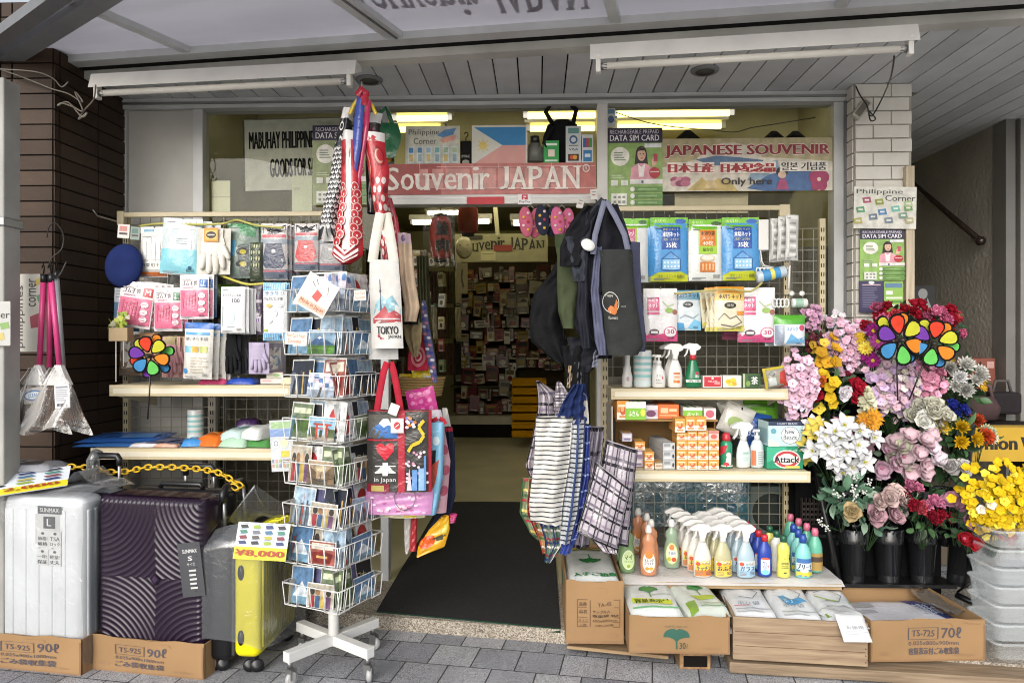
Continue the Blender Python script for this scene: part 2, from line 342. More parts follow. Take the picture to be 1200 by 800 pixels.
r0,r1=at(547,239.5,YF-.038),at(591,230.5,YF-.038);mb=MB();mb.box(r0.x,YF-.0395,r0.z,r1.x,YF-.0375,r1.z,mat('c0303a','paper'));mb.build('sticker',t_)
r0,r1=at(607,239.5,YF-.038),at(623,226,YF-.038);mb=MB();mb.box(r0.x,YF-.0395,r0.z,r1.x,YF-.0375,r1.z,mat('e6e4e4','paper'))
decorate(mb,lambda u,v,o:Vector((r0.x+(r1.x-r0.x)*u,YF-.0395-o,r1.z+(r0.z-r1.z)*v)),[('r',.28,.15,.72,.6,'c9304a'),('r',.4,.27,.6,.38,'e6e4e4'),('r',.4,.46,.48,.6,'e6e4e4'),('t','PayPay',.1,.68,.9,.9,'3a3a3a')],n=1)
mb.build('sticker',t_)
# low inner partitions behind the wire grids
mb=MB();a,b=at(152,300,4.5).x,at(262,300,4.5).x;mb.box(a,4.42,0,b,4.45,1.25,mat('8c8a84','paint'))
a,b=at(700,300,4.9).x,at(985,300,4.9).x;mb.box(a,4.5,0,b,4.55,1.2,mat('a09c92','rough'));mb.box(a,4.5,1.2,b,4.55,2.0,mat('6c675c','rough'))
a,b=at(262,300,4.9).x,at(420,300,4.9).x;mb.box(a,4.5,0,b,4.55,1.9,mat('6a655a','rough'));sb('partition',mb)
# white brick pier with its timber lath
wb=plaster_mat('white brick','dcd8cf',26,.22,.35,.8);wm=mat('a8a49b','rough')
pier=tag(empty('brick_pier',(2.05,4.2,0)),'whitewashed brick pier with notices between window and stair passage','pier')
a,b=at(1002,300,4.15).x,at(1069,300,4.15).x;mb=MB();mb.box(a,4.16,-.07,b,4.45,ZS-.003,wm);rows=38;h=(ZS+.07)/rows;rr=random.Random(3)
for r_ in range(rows):
 xs=a-(.0 if r_%2 else .1)
 while xs<b-.02:
  x0,x1=max(xs,a),min(xs+.2,b)
  if x1-x0>.02:mb.box(x0+.003,4.15-rr.random()*.003,-.07+r_*h+.004,x1-.003,4.159,-.07+(r_+1)*h-.004,wb)
  xs+=.2
 mb.box(a-.008,4.17,-.07+r_*h+.004,a-.0005,4.3,-.07+(r_+1)*h-.004,wb)
o=mb.build('brickwork',pier);o.matrix_parent_inverse=Matrix.Translation((-2.05,-4.2,0))
a2=at(1061,300,4.12).x;mb=MB();mb.box(a2,4.11,0,a2+.045,4.145,at(1061,195,4.12).z,wood_mat('pale lath','a3947c','c9bda6',2));o=mb.build('timber_lath',pier);o.matrix_parent_inverse=Matrix.Translation((-2.05,-4.2,0))
mb=MB();mb.box(b-.12,4.45,0,b,7.5,3.2,olive);sb('outer_wall',mb)
# brown tiled pillar at the near end
bt=plaster_mat('brown tile','3a2c22',30,.35,.2,.5);bt2=plaster_mat('brown tile worn','44352a',30,.4,.2,.5);bj=mat('15110e','rough')
pil=tag(empty('tiled_pillar',(-2.5,3.65,0)),'dark brown tiled corner pillar beside the brooms','pillar')
ca=at(62,300,3.65);cb=at(147,300,4.29);P=.079;mb=MB();rr=random.Random(5)
sdv=(Vector((cb.x,cb.y,0))-Vector((ca.x,ca.y,0)));sl_=sdv.length;sdv.normalize()
mb.add([(ca.x-1.2,3.655,-.1),(ca.x,3.655,-.1),(cb.x,cb.y+.005,-.1),(ca.x-1.2,4.35,-.1)]+[(ca.x-1.2,3.655,ZS+.3),(ca.x,3.655,ZS+.3),(cb.x,cb.y+.005,ZS+.3),(ca.x-1.2,4.35,ZS+.3)],[(0,1,5,4),(1,2,6,5),(2,3,7,6),(3,0,4,7),(4,5,6,7)],bj)
for r_ in range(int((ZS+.3)/P)+1):
 z0,z1=-.07+r_*P+.004,-.07+(r_+1)*P-.004;x=ca.x
 for wdt in(.215,.06,.215,.215):mb.box(x-wdt+.006,3.648-rr.random()*.003,z0,x-.002,3.654,z1,(bt if rr.random()<.6 else bt2));x-=wdt
 t=0
 for wdt in(.045,.32,.32,.32):
  M=Matrix.Translation((ca.x,ca.y,0))@Matrix(((sdv.x,sdv.y,0,0),(sdv.y,-sdv.x,0,0),(0,0,1,0),(0,0,0,1)))
  e=min(t+wdt-.005,sl_)
  if e>t:mb.box(t+.003,.0015,z0,e,.006+rr.random()*.003,z1,(bt if rr.random()<.8 else bt2),M)
  t+=wdt
o=mb.build('tiles',pil);o.matrix_parent_inverse=Matrix.Translation((2.5,-3.65,0))
# grey post at the very edge
p=at(8,400,3.3);mb=MB();mb.box(-.06,-.06,ZG,.03,.05,2.63,plaster_mat('galvanised post','a3a29e',20,.35,.15,.5),bev=.006);mb.box(-.07,-.07,1.95,.038,.06,1.99,alu,bev=.004)
tag(mb.build('steel_post',loc=(p.x,p.y,0)),'worn grey steel post in front of the brown tiles','post')
# stair passage
pw=plaster_mat('passage plaster','9c978e',30,.22,.9,.85)
ps=tag(empty('stair_passage',(2.6,5,0)),'dim stair passage with rough plaster walls beside the shop','stairway')
def pbuild(n,mb):
 o=mb.build(n,ps);o.matrix_parent_inverse=Matrix.Translation((-2.6,-5,0));return o
XW=3.06;mb=MB();mb.box(XW,4.98,0,XW+.12,7.6,4.2,pw);mb.box(1.9,7.5,0,XW,7.6,4.2,pw);mb.box(XW+.2,4.86,-.07,3.9,4.95,3.2,pw);pbuild('passage_wall',mb)
mb=MB();mb.box(XW-.005,4.84,0,XW+.055,4.98,3.2,mat('6d6b67','paint'));mb.box(XW+.075,4.82,0,XW+.2,4.98,3.2,mat('82807b','paint'));mb.box(XW+.055,4.9,0,XW+.075,4.98,3.2,mat('22211f','paint'));pbuild('door_jamb',mb)
st=plaster_mat('stair tread','5f564b',18,.3,.2)
for k in range(9):
 mb=MB();mb.box(2.17,4.9+k*.26,-.06,XW-.006,5.16+k*.26,.16+.185*k,st);mb.box(2.17,4.885+k*.26,.145+.185*k,XW-.006,4.899+k*.26,.163+.185*k,mat('8b8377','metal'));pbuild('stair_step',mb)
q0,q1=Vector((XW-.06,5.02,2.1)),Vector((XW-.06,6.5,3.07))
hr=mat('2a211b','gloss');mb=MB();mb.tube([q0,q1],.02,hr);mb.lathe([(0,-.03),(.02,-.028),(.03,-.012),(.032,0),(.03,.012),(.02,.028),(0,.03)],hr,M=Matrix.Translation(q0));mb.tube([q0+Vector((0,.12,.08)),q0+Vector((.06,.12,.03))],.01,hr);pbuild('handrail',mb)
mb=MB();mb.tube([(3.36,4.8,1.35),(3.44,4.78,1.33)],.018,hr);mb.tube([(3.36,4.8,1.35),(3.36,4.86,1.35)],.012,hr);pbuild('rail_end',mb)
# ---------------------------------------------------------------- canopy over the pavement
can=tag(empty('canopy',(0,3.3,ZS)),'pale translucent canopy with grey aluminium rafters above the shopfront','canopy')
def cbuild(n,mb):
 o=mb.build(n,can);o.matrix_parent_inverse=Matrix.Translation((0,-3.3,-ZS));return o
ZC=ZS+.05;C0=E1+EN*.06;C0.z=ZC
def cp(s,n,dz=0):return C0+ED*s+EN*n+Vector((0,0,-.06*n+dz))
m=bpy.data.materials.new('canopy sheet');m.use_nodes=True;n_=m.node_tree.nodes;pr=n_['Principled BSDF'];pr.inputs['Base Color'].default_value=(*lin('c0bec6'),1);pr.inputs['Roughness'].default_value=.35
tl=n_.new('ShaderNodeBsdfTranslucent');tl.inputs[0].default_value=(*lin('bcb9c5'),1);mx=n_.new('ShaderNodeMixShader');mx.inputs[0].default_value=.35
m.node_tree.links.new(pr.outputs[0],mx.inputs[1]);m.node_tree.links.new(tl.outputs[0],mx.inputs[2]);m.node_tree.links.new(mx.outputs[0],n_['Material Output'].inputs[0]);sheetm=m;nz=n_.new('ShaderNodeTexNoise');nz.inputs['Scale'].default_value=1.7;nz.inputs['Detail'].default_value=9;nz.inputs['Distortion'].default_value=1;cr=n_.new('ShaderNodeValToRGB');cr.color_ramp.elements[0].position=.3;cr.color_ramp.elements[0].color=(*lin('9c9aa3'),1);cr.color_ramp.elements[1].position=.62;cr.color_ramp.elements[1].color=(*lin('c0bec7'),1);m.node_tree.links.new(nz.outputs[0],cr.inputs[0]);m.node_tree.links.new(cr.outputs[0],pr.inputs['Base Color']);m.node_tree.links.new(cr.outputs[0],tl.inputs[0])
sL=4.9
mb=MB();bar(mb,cp(-.35,.03,-.02),cp(sL,.03,-.02),.08,.075,alup);cbuild('beam',mb)
hipA=atz(-30,92,ZC);hipB=atz(100,-8,ZC)
hipC=hipB+(hipB-hipA)*.6;hipA.z-=.035;hipC.z-=.12
mb=MB();bar(mb,hipA,hipC,.09,.05,mat('77787a','paint'));bar(mb,hipA+Vector((-.13,-.05,.0)),hipC+Vector((-.13,-.05,.0)),.07,.05,mat('6a6b6d','paint'));cbuild('hip_rafter',mb)
def sn(px,py):
 q=atz(px,py,ZC)-C0;return q.dot(ED),q.dot(EN)
for(pa,pb,wd)in(((212,53),(103,0),.045),((472,52),(412,0),.085),((722,20),(714,0),.05),((985,5),(990,-6),.05)):
 s0,n0=sn(*pa);s1,n1=sn(*pb);k=(1.15)/max(n1-.0,.05);s2=s0+(s1-s0)*min(k,4)
 mb=MB();bar(mb,cp(s0,.03,-.012),cp(s2,1.2,-.012),wd,.03,alup)
 if wd>.08:bar(mb,cp(s0+.01,.04,-.016),cp(s2+.01,1.2,-.016),.012,.004,mat('5f6062','paint'))
 cbuild('rafter',mb)
h0,h1=hipA-C0,hipC-C0;mb=MB();mb.add([cp(h0.dot(ED)-.1,.05,.02),cp(sL,.05,.02),cp(sL,max(1.25,h1.dot(EN)),.02),cp(h1.dot(ED)-.1,h1.dot(EN),.02)],[(3,2,1,0)],sheetm);sh=cbuild('sheet',mb)
s0,n0=sn(432,25);s1,n1=sn(692,22)
mb=MB();decorate(mb,lambda u,v,o:cp(s0+(s1-s0)*u,n0+.42*v,.017-o*2),serif('Souvenir JAPAN',0,0,1,1,'d8d6dd'),n=1);m2=sheetm.copy();e_=m2.node_tree.nodes['Color Ramp'].color_ramp.elements;e_[0].color=(*lin('9896a0'),1);e_[1].color=(*lin('b9b7c1'),1);mb.mats=[m2 for _ in mb.mats];cbuild('lettering',mb)
# blocks across the street, seen only as a soft reflection in the glass
# ---------------------------------------------------------------- interior tube lamps (lit)
tubeE=emat('lit tube',(1,.8,.2),3.4);tubeW=emat('lit tube far',(1,.9,.55),13)
def tube_lamp(px0,px1,py,Y,r,em,label):
 a,b=at(px0,py,Y),at(px1,py,Y);t=tag(empty('tube_lamp',(a.x,Y,a.z)),label,'lamp','lit tubes on the shop ceiling');L=b.x-a.x
 mb=MB();mb.tube([(0.02,0,0),(L-.02,0,0)],r,em,10);mb.build('tube',t)
 mb=MB();mb.box(-.02,-.06,.03,L+.02,.06,.09,white);mb.box(-.01,-.02,-.02,.02,.02,.03,white);mb.box(L-.02,-.02,-.02,L+.01,.02,.03,white);mb.build('housing',t)
for px0,px1,py,Y,d in((462,528,139,4.95,'upper lit tube behind the carp streamers'),(615,701,136,4.95,'upper lit tube above the flag sign'),(720,858,134,4.95,'upper lit tube above the souvenir banner'),
      (462,520,152,5.25,'lower lit tube behind the carp streamers'),(618,700,151,5.25,'lower lit tube above the flag sign'),(720,848,149,5.25,'lower lit tube above the souvenir banner')):
 tube_lamp(px0,px1,py,Y,.021,tubeE,'yellow '+d)
for px0,px1,py,Y,d in((482,508,261,9,'beside the paper lantern'),(559,575,260,9,'behind the second lantern'),(600,640,262,7.5,'behind the sandals'),(470,640,184,6.6,'over the near aisle'),(470,650,226,8.2,'over the middle aisle'),(500,540,250,10,'before the end shelf')):  # last three tubes added to fill the interior, mostly hidden by the header
 tube_lamp(px0,px1,py,Y,.022,tubeW,'far pale lit tube deep in the shop '+d)
# ---------------------------------------------------------------- unlit strip lights under the soffit
def strip_light(a,b,hang,label):
 """reflector trough running from a to b (world points on its long axis) with one bare tube under it"""
 a,b=Vector(a),Vector(b);d=b-a;L=d.length;t=tag(empty('strip_light',a,(0,-math.asin(d.z/L),math.atan2(d.y,d.x))),label,'lamp','unlit strip lights under the soffit')
 mb=MB();pf=[(-.06,-.05),(-.036,.028),(.05,.028),(.05,-.0)]
 wp=mat('e2e0da','paint');n=len(pf)
 vs=[(0,y,z)for y,z in pf]+[(L,y,z)for y,z in pf];mb.add(vs,[(0,1,2,3),(7,6,5,4),(0,4,5,1),(1,5,6,2),(2,6,7,3),(3,7,4,0)],wp);mb.build('reflector',t)
 mb=MB();mb.tube([(.06,-.035,-hang),(L-.06,-.035,-hang)],.0165,mat('d8d4cb','gloss'),12);mb.tube([(.045,-.035,-hang),(.075,-.035,-hang)],.017,alu);mb.tube([(L-.075,-.035,-hang),(L-.045,-.035,-hang)],.017,alu);mb.build('tube',t)
 for x in(.025,L-.045):
  mb=MB();mb.box(x,-.055,-hang-.03,x+.022,-.015,-.02,wp,bev=.003);mb.build('lamp_holder',t)
 return t
strip_light(at(112,96,3.72),at(420,80,3.62),.075,'unlit strip light with white reflector above the brown pillar and gloves')
strip_light(at(692,63,3.35),at(1072,40,3.2),.075,'unlit strip light with white reflector above the sim card poster')
for px,py,Y in((433,93,3.9),(826,82,3.8)):
 p=atz(px,py,ZS);mb=MB();mb.lathe([(.07,-.012),(.075,-.004),(.075,-.001)],mat('77787a','paint'));mb.lathe([(.05,-.014),(.05,-.012)],mat('55524c','rough'))
 tag(mb.build('soffit_speaker',loc=p),'small round grey vent in the soffit '+('behind the ribbon streamer' if px<600 else 'over the souvenir banner'),'vent')
# cables
def cable(name,pts,r,col,label):
 mb=MB();pts=[Vector(p)for p in pts];out=[]
 for i in range(len(pts)-1):
  p0,p1,p2,p3=pts[max(i-1,0)],pts[i],pts[i+1],pts[min(i+2,len(pts)-1)]
  for k in range(6):
   t=k/6;out.append(.5*((2*p1)+(p2-p0)*t+(2*p0-5*p1+4*p2-p3)*t*t+(3*p1-p0-3*p2+p3)*t**3))
 out.append(pts[-1]);mb.tube(out,r,mat(col,'plastic'),6);return tag(mb.build(name),label,'cable')
cable('power_cable',[at(-4,80,3.6),at(30,92,3.6),at(60,104,3.62),at(80,110,3.62),at(97,120,3.6),at(88,108,3.6),at(97,130,3.58),at(85,125,3.58),at(72,121,3.6),at(68,124,3.6),at(80,120,3.6),at(96,137,3.58),at(102,132,3.58),at(92,140,3.58),at(100,128,3.6),at(110,116,3.62),at(112,100,3.66)],.004,'5f594f','tangled grey cable knotted on the brown tiled pillar')
cable('power_cable',[at(-4,81,3.55),at(40,84,3.55),at(62,92,3.58),at(72,102,3.6),at(80,96,3.6)],.0035,'6a655c','thin pale cable sagging to a hook on the brown pillar')
cable('power_cable',[at(1048,66,3.3),at(1044,90,3.5),at(1034,115,4.0),at(1022,136,4.05),at(1018,130,4.05),at(1026,139,4.05),at(1020,141,4.05),at(1016,124,4.08),at(1008,112,4.1),at(1003,101,4.12)],.004,'2a2725','black cord hanging from the strip light to the white pier')
mb=MB();mb.box(-.02,-.03,-.1,.03,0,.02,mat('b3ada0','plastic'),Matrix.Rotation(R(38),4,'Y'),bev=.004);mb.box(-.012,-.032,-.085,.022,-.03,.01,mat('6e6a60','plastic'),Matrix.Rotation(R(38),4,'Y'))
tag(mb.build('socket_block',loc=at(1012,122,4.14)),'grey socket block fixed on the corner of the white pier','socket')
# ================================================================ FLAT PRINTED THINGS
def flatS(w_,h_,T=.004):return lambda u,v,o:Vector((w_*(u-.5),-T/2-o,h_*(.5-v)))
def poster(name,label,cat,bx,Y,base,prims,T=.004,rot=0,kind='paper',group=None,yaw=0,tilt=0):
 x0,y0,x1,y1=bx;k=mpp((x0+x1)/2,Y);w_,h_=(x1-x0)*k,(y1-y0)*k
 mb=MB();mb.box(-w_/2,-T/2,-h_/2,w_/2,T/2,h_/2,mat(base,kind));decorate(mb,flatS(w_,h_,T),prims,kind,n=1)
 return tag(mb.build(name,loc=at((x0+x1)/2,(y0+y1)/2,Y),rot=(R(tilt),R(rot),R(yaw))),label,cat,group)
def sim_prims(cut=1.0):
 g='9db86e';P=[('r',0,0,1,.19,'332c45'),('t','RECHARGEABLE PREPAID',.06,.025,.94,.075,'dcd8e2'),('t','DATA SIM CARD',.06,.09,.94,.165,'f0eef2',2),
         ('r',.68,.2,.98,.25,'e8e8ea'),('e',.24,.36,.17,.12,'ece9de')]+lines(.13,.3,.37,.42,4,'7a8a70')
 P+=[('e',.62,.33,.1,.1,'2a2020'),('p',[(.52,.33),(.72,.33),(.74,.46),(.5,.46)],'2a2020'),('p',[(.42,.66),(.44,.5),(.56,.45),(.7,.45),(.8,.5),(.86,.66)],'d99aa6'),('p',[(.56,.45),(.62,.5),(.69,.45),(.66,.62),(.58,.62)],'ece2e0'),('e',.625,.335,.075,.085,'d8b096'),
          ('p',[(.55,.3),(.6,.25),(.69,.26),(.71,.34),(.68,.29),(.6,.29)],'2a2020'),('e',.6,.33,.01,.008,'332020'),('e',.655,.33,.01,.008,'332020'),('e',.628,.385,.025,.008,'b0605a'),
          ('p',[(.8,.42),(.84,.36),(.9,.37),(.89,.47),(.82,.5)],'d8b096'),('r',.84,.33,.91,.43,'c04a60'),('e',.86,.57,.1,.07,'b52f3c'),('r',.78,.55,.94,.565,'ecd0d0'),('r',.42,.65,1,.71,'e4e2dc'),('r',.62,.665,.66,.7,'55607a'),
          ('r',.08,.66,.2,.73,'e6e6dc'),('r',.26,.66,.38,.73,'e6e6dc')]+lines(.08,.59,.34,.64,2,'c8d4b0')
 for k in range(3):P+=[('r',.5,.745+k*.085,1,.805+k*.085,'5d8a44'),('e',.46,.775+k*.085,.04,.03,'e8e8e0'),('r',.56,.765+k*.085,.9,.785+k*.085,'8fb070')]
 P+=[('r',.08,.83,.36,.98,'e6e6dc')]+[('r',.12+.08*i,.86+.06*j,.17+.08*i,.89+.06*j,'8a9080')for i in range(3)for j in range(2)]
 return P
poster('sim_poster','green sim card poster with a woman, on the window beside the white mullion','poster',(711,150,776,243),4.285,'8fae62',sim_prims(),kind='print')
poster('sim_poster','green sim card poster half hidden behind the black carp streamer','poster',(366,147,430,240),4.285,'95a072',sim_prims(),kind='print')
poster('sim_poster','small sim card poster with dark foot panel, below the corner sign on the white pier','poster',(1008,269,1059,329),4.12,'8fb45e',sim_prims(),kind='print')
poster('sim_leaflet','dark violet leaflet beside a green one low on the white pier','leaflet',(1007,329,1035,366),4.12,'3a3656',[('e',.5,.06,.12,.05,'dcdce4'),('r',.12,.11,.88,.15,'b9a2a8')]+lines(.12,.2,.9,.85,12,'6e6a88'))
poster('sim_leaflet','green tariff leaflet beside the dark violet one low on the white pier','leaflet',(1036,330,1058,366),4.118,'8db555',[('r',.05,.05,.95,.2,'5f7f9a'),('r',.1,.3,.45,.42,'e8e8e0'),('r',.1,.5,.95,.56,'dfe6d0'),('r',.1,.62,.95,.68,'5d8a44'),('r',.1,.74,.95,.8,'dfe6d0'),('r',.1,.86,.95,.92,'5d8a44')])
rr=random.Random(2);P=[('t','Philippine',.04,.06,.78,.2,'4a4846',2),('t','Corner',.5,.2,.98,.34,'4a4846',2)]
for u,v,c in((.2,.32,'a3506a'),(.4,.36,'8f9a3c'),(.1,.55,'5f9a72'),(.45,.6,'4f7fae'),(.66,.52,'6fb0a0'),(.86,.5,'6f9a5a'),(.86,.4,'a8b88a'),(.06,.82,'b0a860'),(.3,.72,'6a7a8a'),(.55,.8,'7a8a98'),(.78,.68,'7f9a88'),(.88,.8,'b5b088')):
 P+=[('p',[(u-.07,v-.05),(u+.06,v-.08),(u+.08,v+.06),(u-.05,v+.08)],c),('r',u-.03,v-.02,u+.04,v+.02,'e0ded2')]
poster('corner_sign','white philippine corner sign with scattered goods on the white pier','sign',(1001,219,1073,268),4.1,'d5d3c8',P,rot=1,kind='print')
P=[('t','Philippine',.06,.08,.62,.26,'57544c',2),('t','Corner',.15,.3,.57,.46,'57544c',2),('p',[(.58,.24),(.72,.1),(.93,.06),(.88,.22),(.7,.3)],'4f86b8'),('p',[(.64,.36),(.72,.28),(.93,.24),(.92,.36),(.7,.44)],'d59a88')]
for k,c in enumerate(('2f74b0','3f7fae','8aa3b8','5f9a9a','8fa88a','a8b890')):P+=[('r',.05+.16*k,.52,.16+.16*k,.95,'c4d0d0'),('r',.065+.16*k,.55,.145+.16*k,.68,c),('r',.07+.16*k,.72,.14+.16*k,.9,'88a0a8' if k%2 else 'c0a860')]
poster('corner_sign','white philippine corner sign with six bottles beside the flag','sign',(475,148,539,194),4.27,'bdbdae',P,kind='print')
poster('flag_sign','framed blue, white and pale red flag with a yellow sun','flag',(553,147,618,194),4.27,'d0cfc4',[('p',[(.04,.05),(.97,.05),(.97,.5),(.55,.5)],'2f7fb5'),('p',[(.55,.5),(.97,.5),(.97,.95),(.04,.95)],'d29a92'),('e',.2,.5,.07,.1,'d8c06a')]+[('l',[(.2+.07*cos(a),.5+.1*sin(a)),(.2+.13*cos(a),.5+.18*sin(a))],.008,'d8c06a')for a in[k*pi/4 for k in range(8)]])
# red name board
P=[('r',.0,.0,.3,1,'9c3a34')]+[('r',.2+.12*k,.0,.202+.12*k,.16,'d8a8a0')for k in range(7)]+[('r',.2+.12*k,.17,.31+.12*k,.8,'c98a82')for k in range(6)]+[('r',.24,0,.26,.5,'9c3a34')]
P+=[('r',.28,.1,1,.12,'d9b0a8'),('r',.28,.8,1,.83,'d9b0a8')]+serif('Souvenir JAPAN',.04,.12,.93,.86,'e8ddd4')+[('o',.958,.2,.016,.13,.25,'e8ddd4'),('t','R',.952,.14,.964,.26,'e8ddd4')]
poster('name_board','pale red name board reading Souvenir JAPAN over the doorway','sign',(440,192,697,228),4.268,'b8655e',P,T=.02,kind='print')
# long souvenir banner
P=[('p',[(0,1),(0,.55),(.2,.4),(.5,.35),(.8,.4),(1,.45),(1,1)],'d9d2c2'),('e',.4,.5,.2,.42,'d8cfc0'),('p',[(.2,.4),(.32,.33),(.45,.36),(.6,.42),(.55,.6),(.4,.5),(.3,.52)],'5b7596'),('p',[(.55,.5),(.68,.42),(.7,.75),(.5,.8)],'8fa8bc'),('p',[(.5,.95),(.75,.45),(.98,.8),(.9,1),(.6,1)],'4d6d9c'),('p',[(.62,.7),(.75,.45),(.82,.56)],'c4ccd4'),('p',[(.15,.98),(.25,.7),(.4,.8),(.45,1)],'c8b070')]
P+=[('e',.08+.03*(k%3),.78+.07*(k//3),.03,.06,c)for k,c in enumerate(('a3506e','c98a9a','b0607a','d0a0a8','8f4a68','c07088'))]
for k in range(5):P+=[('e',.92+.033*cos(k*1.257-1.57),.79+.13*sin(k*1.257-1.57),.028,.11,'a33a62')]
P+=[('e',.92,.79,.011,.04,'e8d8c0'),('e',.705,.64,.035,.09,'2a2326'),('e',.705,.7,.024,.07,'d8b8a0'),('p',[(.67,.98),(.69,.78),(.725,.78),(.745,.98)],'b0507a'),('e',.285,.7,.05,.12,'ddd0bc'),('p',[(.25,.95),(.27,.8),(.31,.8),(.33,.95)],'d8c090')]
JS='JAPANESE SOUVENIR'
for du,dv in((-.004,-.014),(.004,-.014),(-.004,.014),(.004,.014),(-.006,0),(.006,0)):P+=[('t',JS,.02+du,.13+dv,.98+du,.38+dv,'eee4da')]
P+=[('t',JS,.02,.13,.98,.38,'8e2532',4)]
for t,a,b in(('日本土産',.04,.3),('日本纪念品',.35,.66)):P+=[('r',a-.008,.455,b+.008,.67,'e9dfd4'),('t',t,a,.475,b,.65,'a62b34',5)]
P+=[('r',.69,.45,.97,.64,'e3dcd0'),('t','일본 기념품',.7,.47,.96,.62,'3a3a40',3),('t','Only here',.35,.75,.645,.92,'35322e',3)]
poster('souvenir_banner','wide cream banner reading JAPANESE SOUVENIR in red with a pink blossom','banner',(776,162,974,224),4.29,'b5a984',P,kind='print')
# cloth banner behind the glass
poster('cloth_banner','white cloth banner with bold black MABUHAY PHILIPPINES lettering behind the window','banner',(284,138,452,222),4.37,'c6c4b6',[('r',0,0,.012,1,'55524a'),('r',0,0,1,.015,'77746a'),('t','MABUHAY PHILIPPINES',.045,.18,.52,.42,'1b1b1b',6),('t','GOODS FOR SALE',.19,.56,.55,.82,'1b1b1b',6)],kind='cloth',rot=-1)
poster('window_notice','blank yellowed notice taped inside the window over the gloves','notice',(248,212,270,250),4.36,'d5d2b0',[('r',0,.49,1,.51,'a8a488')])
poster('window_notice','pale paper notice inside the window below the cloth banner','notice',(342,206,366,252),4.36,'c0c2a2',[('r',.1,.3,.4,.36,'a8aa90')])
poster('window_notice','tan paper sheet inside the window under the souvenir banner','notice',(791,226,876,250),4.38,'cdbf9d',[('r',.06,.2,.94,.26,'b8a988'),('r',.06,.6,.94,.64,'b8a988')])
# card stands and small things over the doorway
poster('payment_sign','green payment card sign with a white square beside the backpack','sign',(637,165,655,191),4.262,'2f9a4c',[('r',.12,.12,.88,.22,'e4f0e4'),('r',.3,.4,.72,.72,'e8d8c8'),('r',.1,.86,.9,.94,'cfe0d0')])
poster('payment_sign','white payment stand with card marks, taller of the pair by the mullion','sign',(663,148,681,191),4.262,'c4c8c8',[('r',.15,.05,.85,.2,'5f8f8a'),('e',.5,.37,.27,.12,'3b5f86'),('e',.5,.37,.16,.07,'c8d0d8'),('r',.2,.52,.8,.54,'333'*2),('t','VISA',.2,.6,.8,.67,'2f3f6a',2),('r',.15,.76,.85,.95,'3a2a22'),('e',.4,.85,.14,.06,'c24a2a'),('e',.6,.85,.14,.06,'d8992a')])
poster('payment_sign','narrow white payment stand with blue card marks against the mullion','sign',(682,158,695,191),4.26,'c8ccd0',[('r',.1,.12,.4,.45,'2f5f9a'),('r',.4,.12,.62,.45,'b03a3a'),('r',.62,.12,.9,.45,'3a8a4a'),('r',.12,.55,.88,.95,'2f74a8'),('r',.25,.68,.75,.8,'d0dce8')])
poster('payment_sign','small blue and white mark on the glass just above the sim card poster','sign',(711,127,721,149),4.286,'b0b6b4',[('r',.1,.05,.9,.3,'5f7f90'),('e',.5,.6,.35,.2,'4a6080')])
poster('payment_sign','small dark card sign with a gold disc behind the red carp streamer','sign',(451,167,462,193),4.262,'38352f',[('r',.05,.05,.95,.45,'20242e'),('t','VISA',.05,.15,.95,.35,'e0e0e0',2),('e',.45,.75,.3,.14,'c98a2a')])
def mesh_prop(name,label,cat,loc,fn,group=None,rot=None):
 mb=MB();fn(mb);return tag(mb.build(name,loc=loc,rot=rot),label,cat,group)
def green_bag(mb):
 k=mat('2d6e4a','film')
 mb.sheet(lambda u,v:(-.07+.14*u+.02*sin(4*v),-.03*sin(pi*u)*sin(pi*min(1,v+.2)),.1-.2*v),8,8,k)
 mb.tube([(-.03,0,.09),(-.035,0,.16),(0,0,.19),(.02,0,.15),(.04,0,.09)],.012,k)
mesh_prop('shopping_bag','green plastic bag hung above the sign behind the carp streamers','bag',at(452,165,4.2),green_bag)
def backpack(mb):
 k=mat('1d1d20','cloth')
 mb.lathe([(.0,-.14),(.1,-.135),(.12,-.06),(.115,.06),(.09,.13),(.04,.16),(0,.165)],k,16,sx=1,sy=.5)
 mb.tube([(-.06,-.03,.13),(-.1,-.06,.19),(-.06,-.06,.25),(.02,-.06,.26),(.08,-.06,.2),(.06,-.03,.12)],.014,k);mb.tube([(-.06,-.07,.1),(-.11,-.09,.0),(-.07,-.08,-.1)],.014,k)
mesh_prop('backpack','black backpack with looped straps standing over the doorway beside the green sign','backpack',at(659,172,4.36),backpack)
def headset(mb):
 mb.lathe([(0,-.06),(.06,-.06),(.06,.0),(.035,.05),(.0,.06)],mat('8a8a86','plastic'),14,sy=.6);mb.lathe([(.0,.05),(.028,.05),(.03,.09),(0,.1)],mat('3a3a3a','plastic'),12)
mesh_prop('plush_toy','grey and white plush animal sitting between the flag and green sign','toy',at(627,178,4.36),headset)
def hanger_tag(mb):
 mb.box(-.033,-.01,-.09,.033,.01,.06,mat('20201f','cloth'),bev=.008);decorate(mb,lambda u,v,o:Vector((-.03+.06*u,-.0105-o,.05-.14*v)),[('t','IPPINE',.1,.55,.9,.66,'b0b0a8',1),('e',.5,.85,.36,.1,'9a9c90')],n=1);mb.tube([(0,0,.06),(0,0,.08),(.012,0,.09),(.012,0,.105),(-.002,0,.11),(-.01,0,.1)],.003,dark)
mesh_prop('hanging_pouch','black pouch on a hanger between the corner sign and flag','pouch',at(546,177,4.3),hanger_tag)
for px,py,l in((806,158,'dark folded umbrella tip on the shelf above the souvenir banner'),(907,159,'small dark bird figure above the souvenir banner'),(932,159,'low dark bundle at the far end above the souvenir banner')):
 mesh_prop('trinket',l,'trinket',at(px,py,4.45),lambda mb:mb.lathe([(0,-.04),(.09,-.035),(.05,.0),(.02,.025),(0,.03)],mat('25231e','rough'),9,sy=.5))
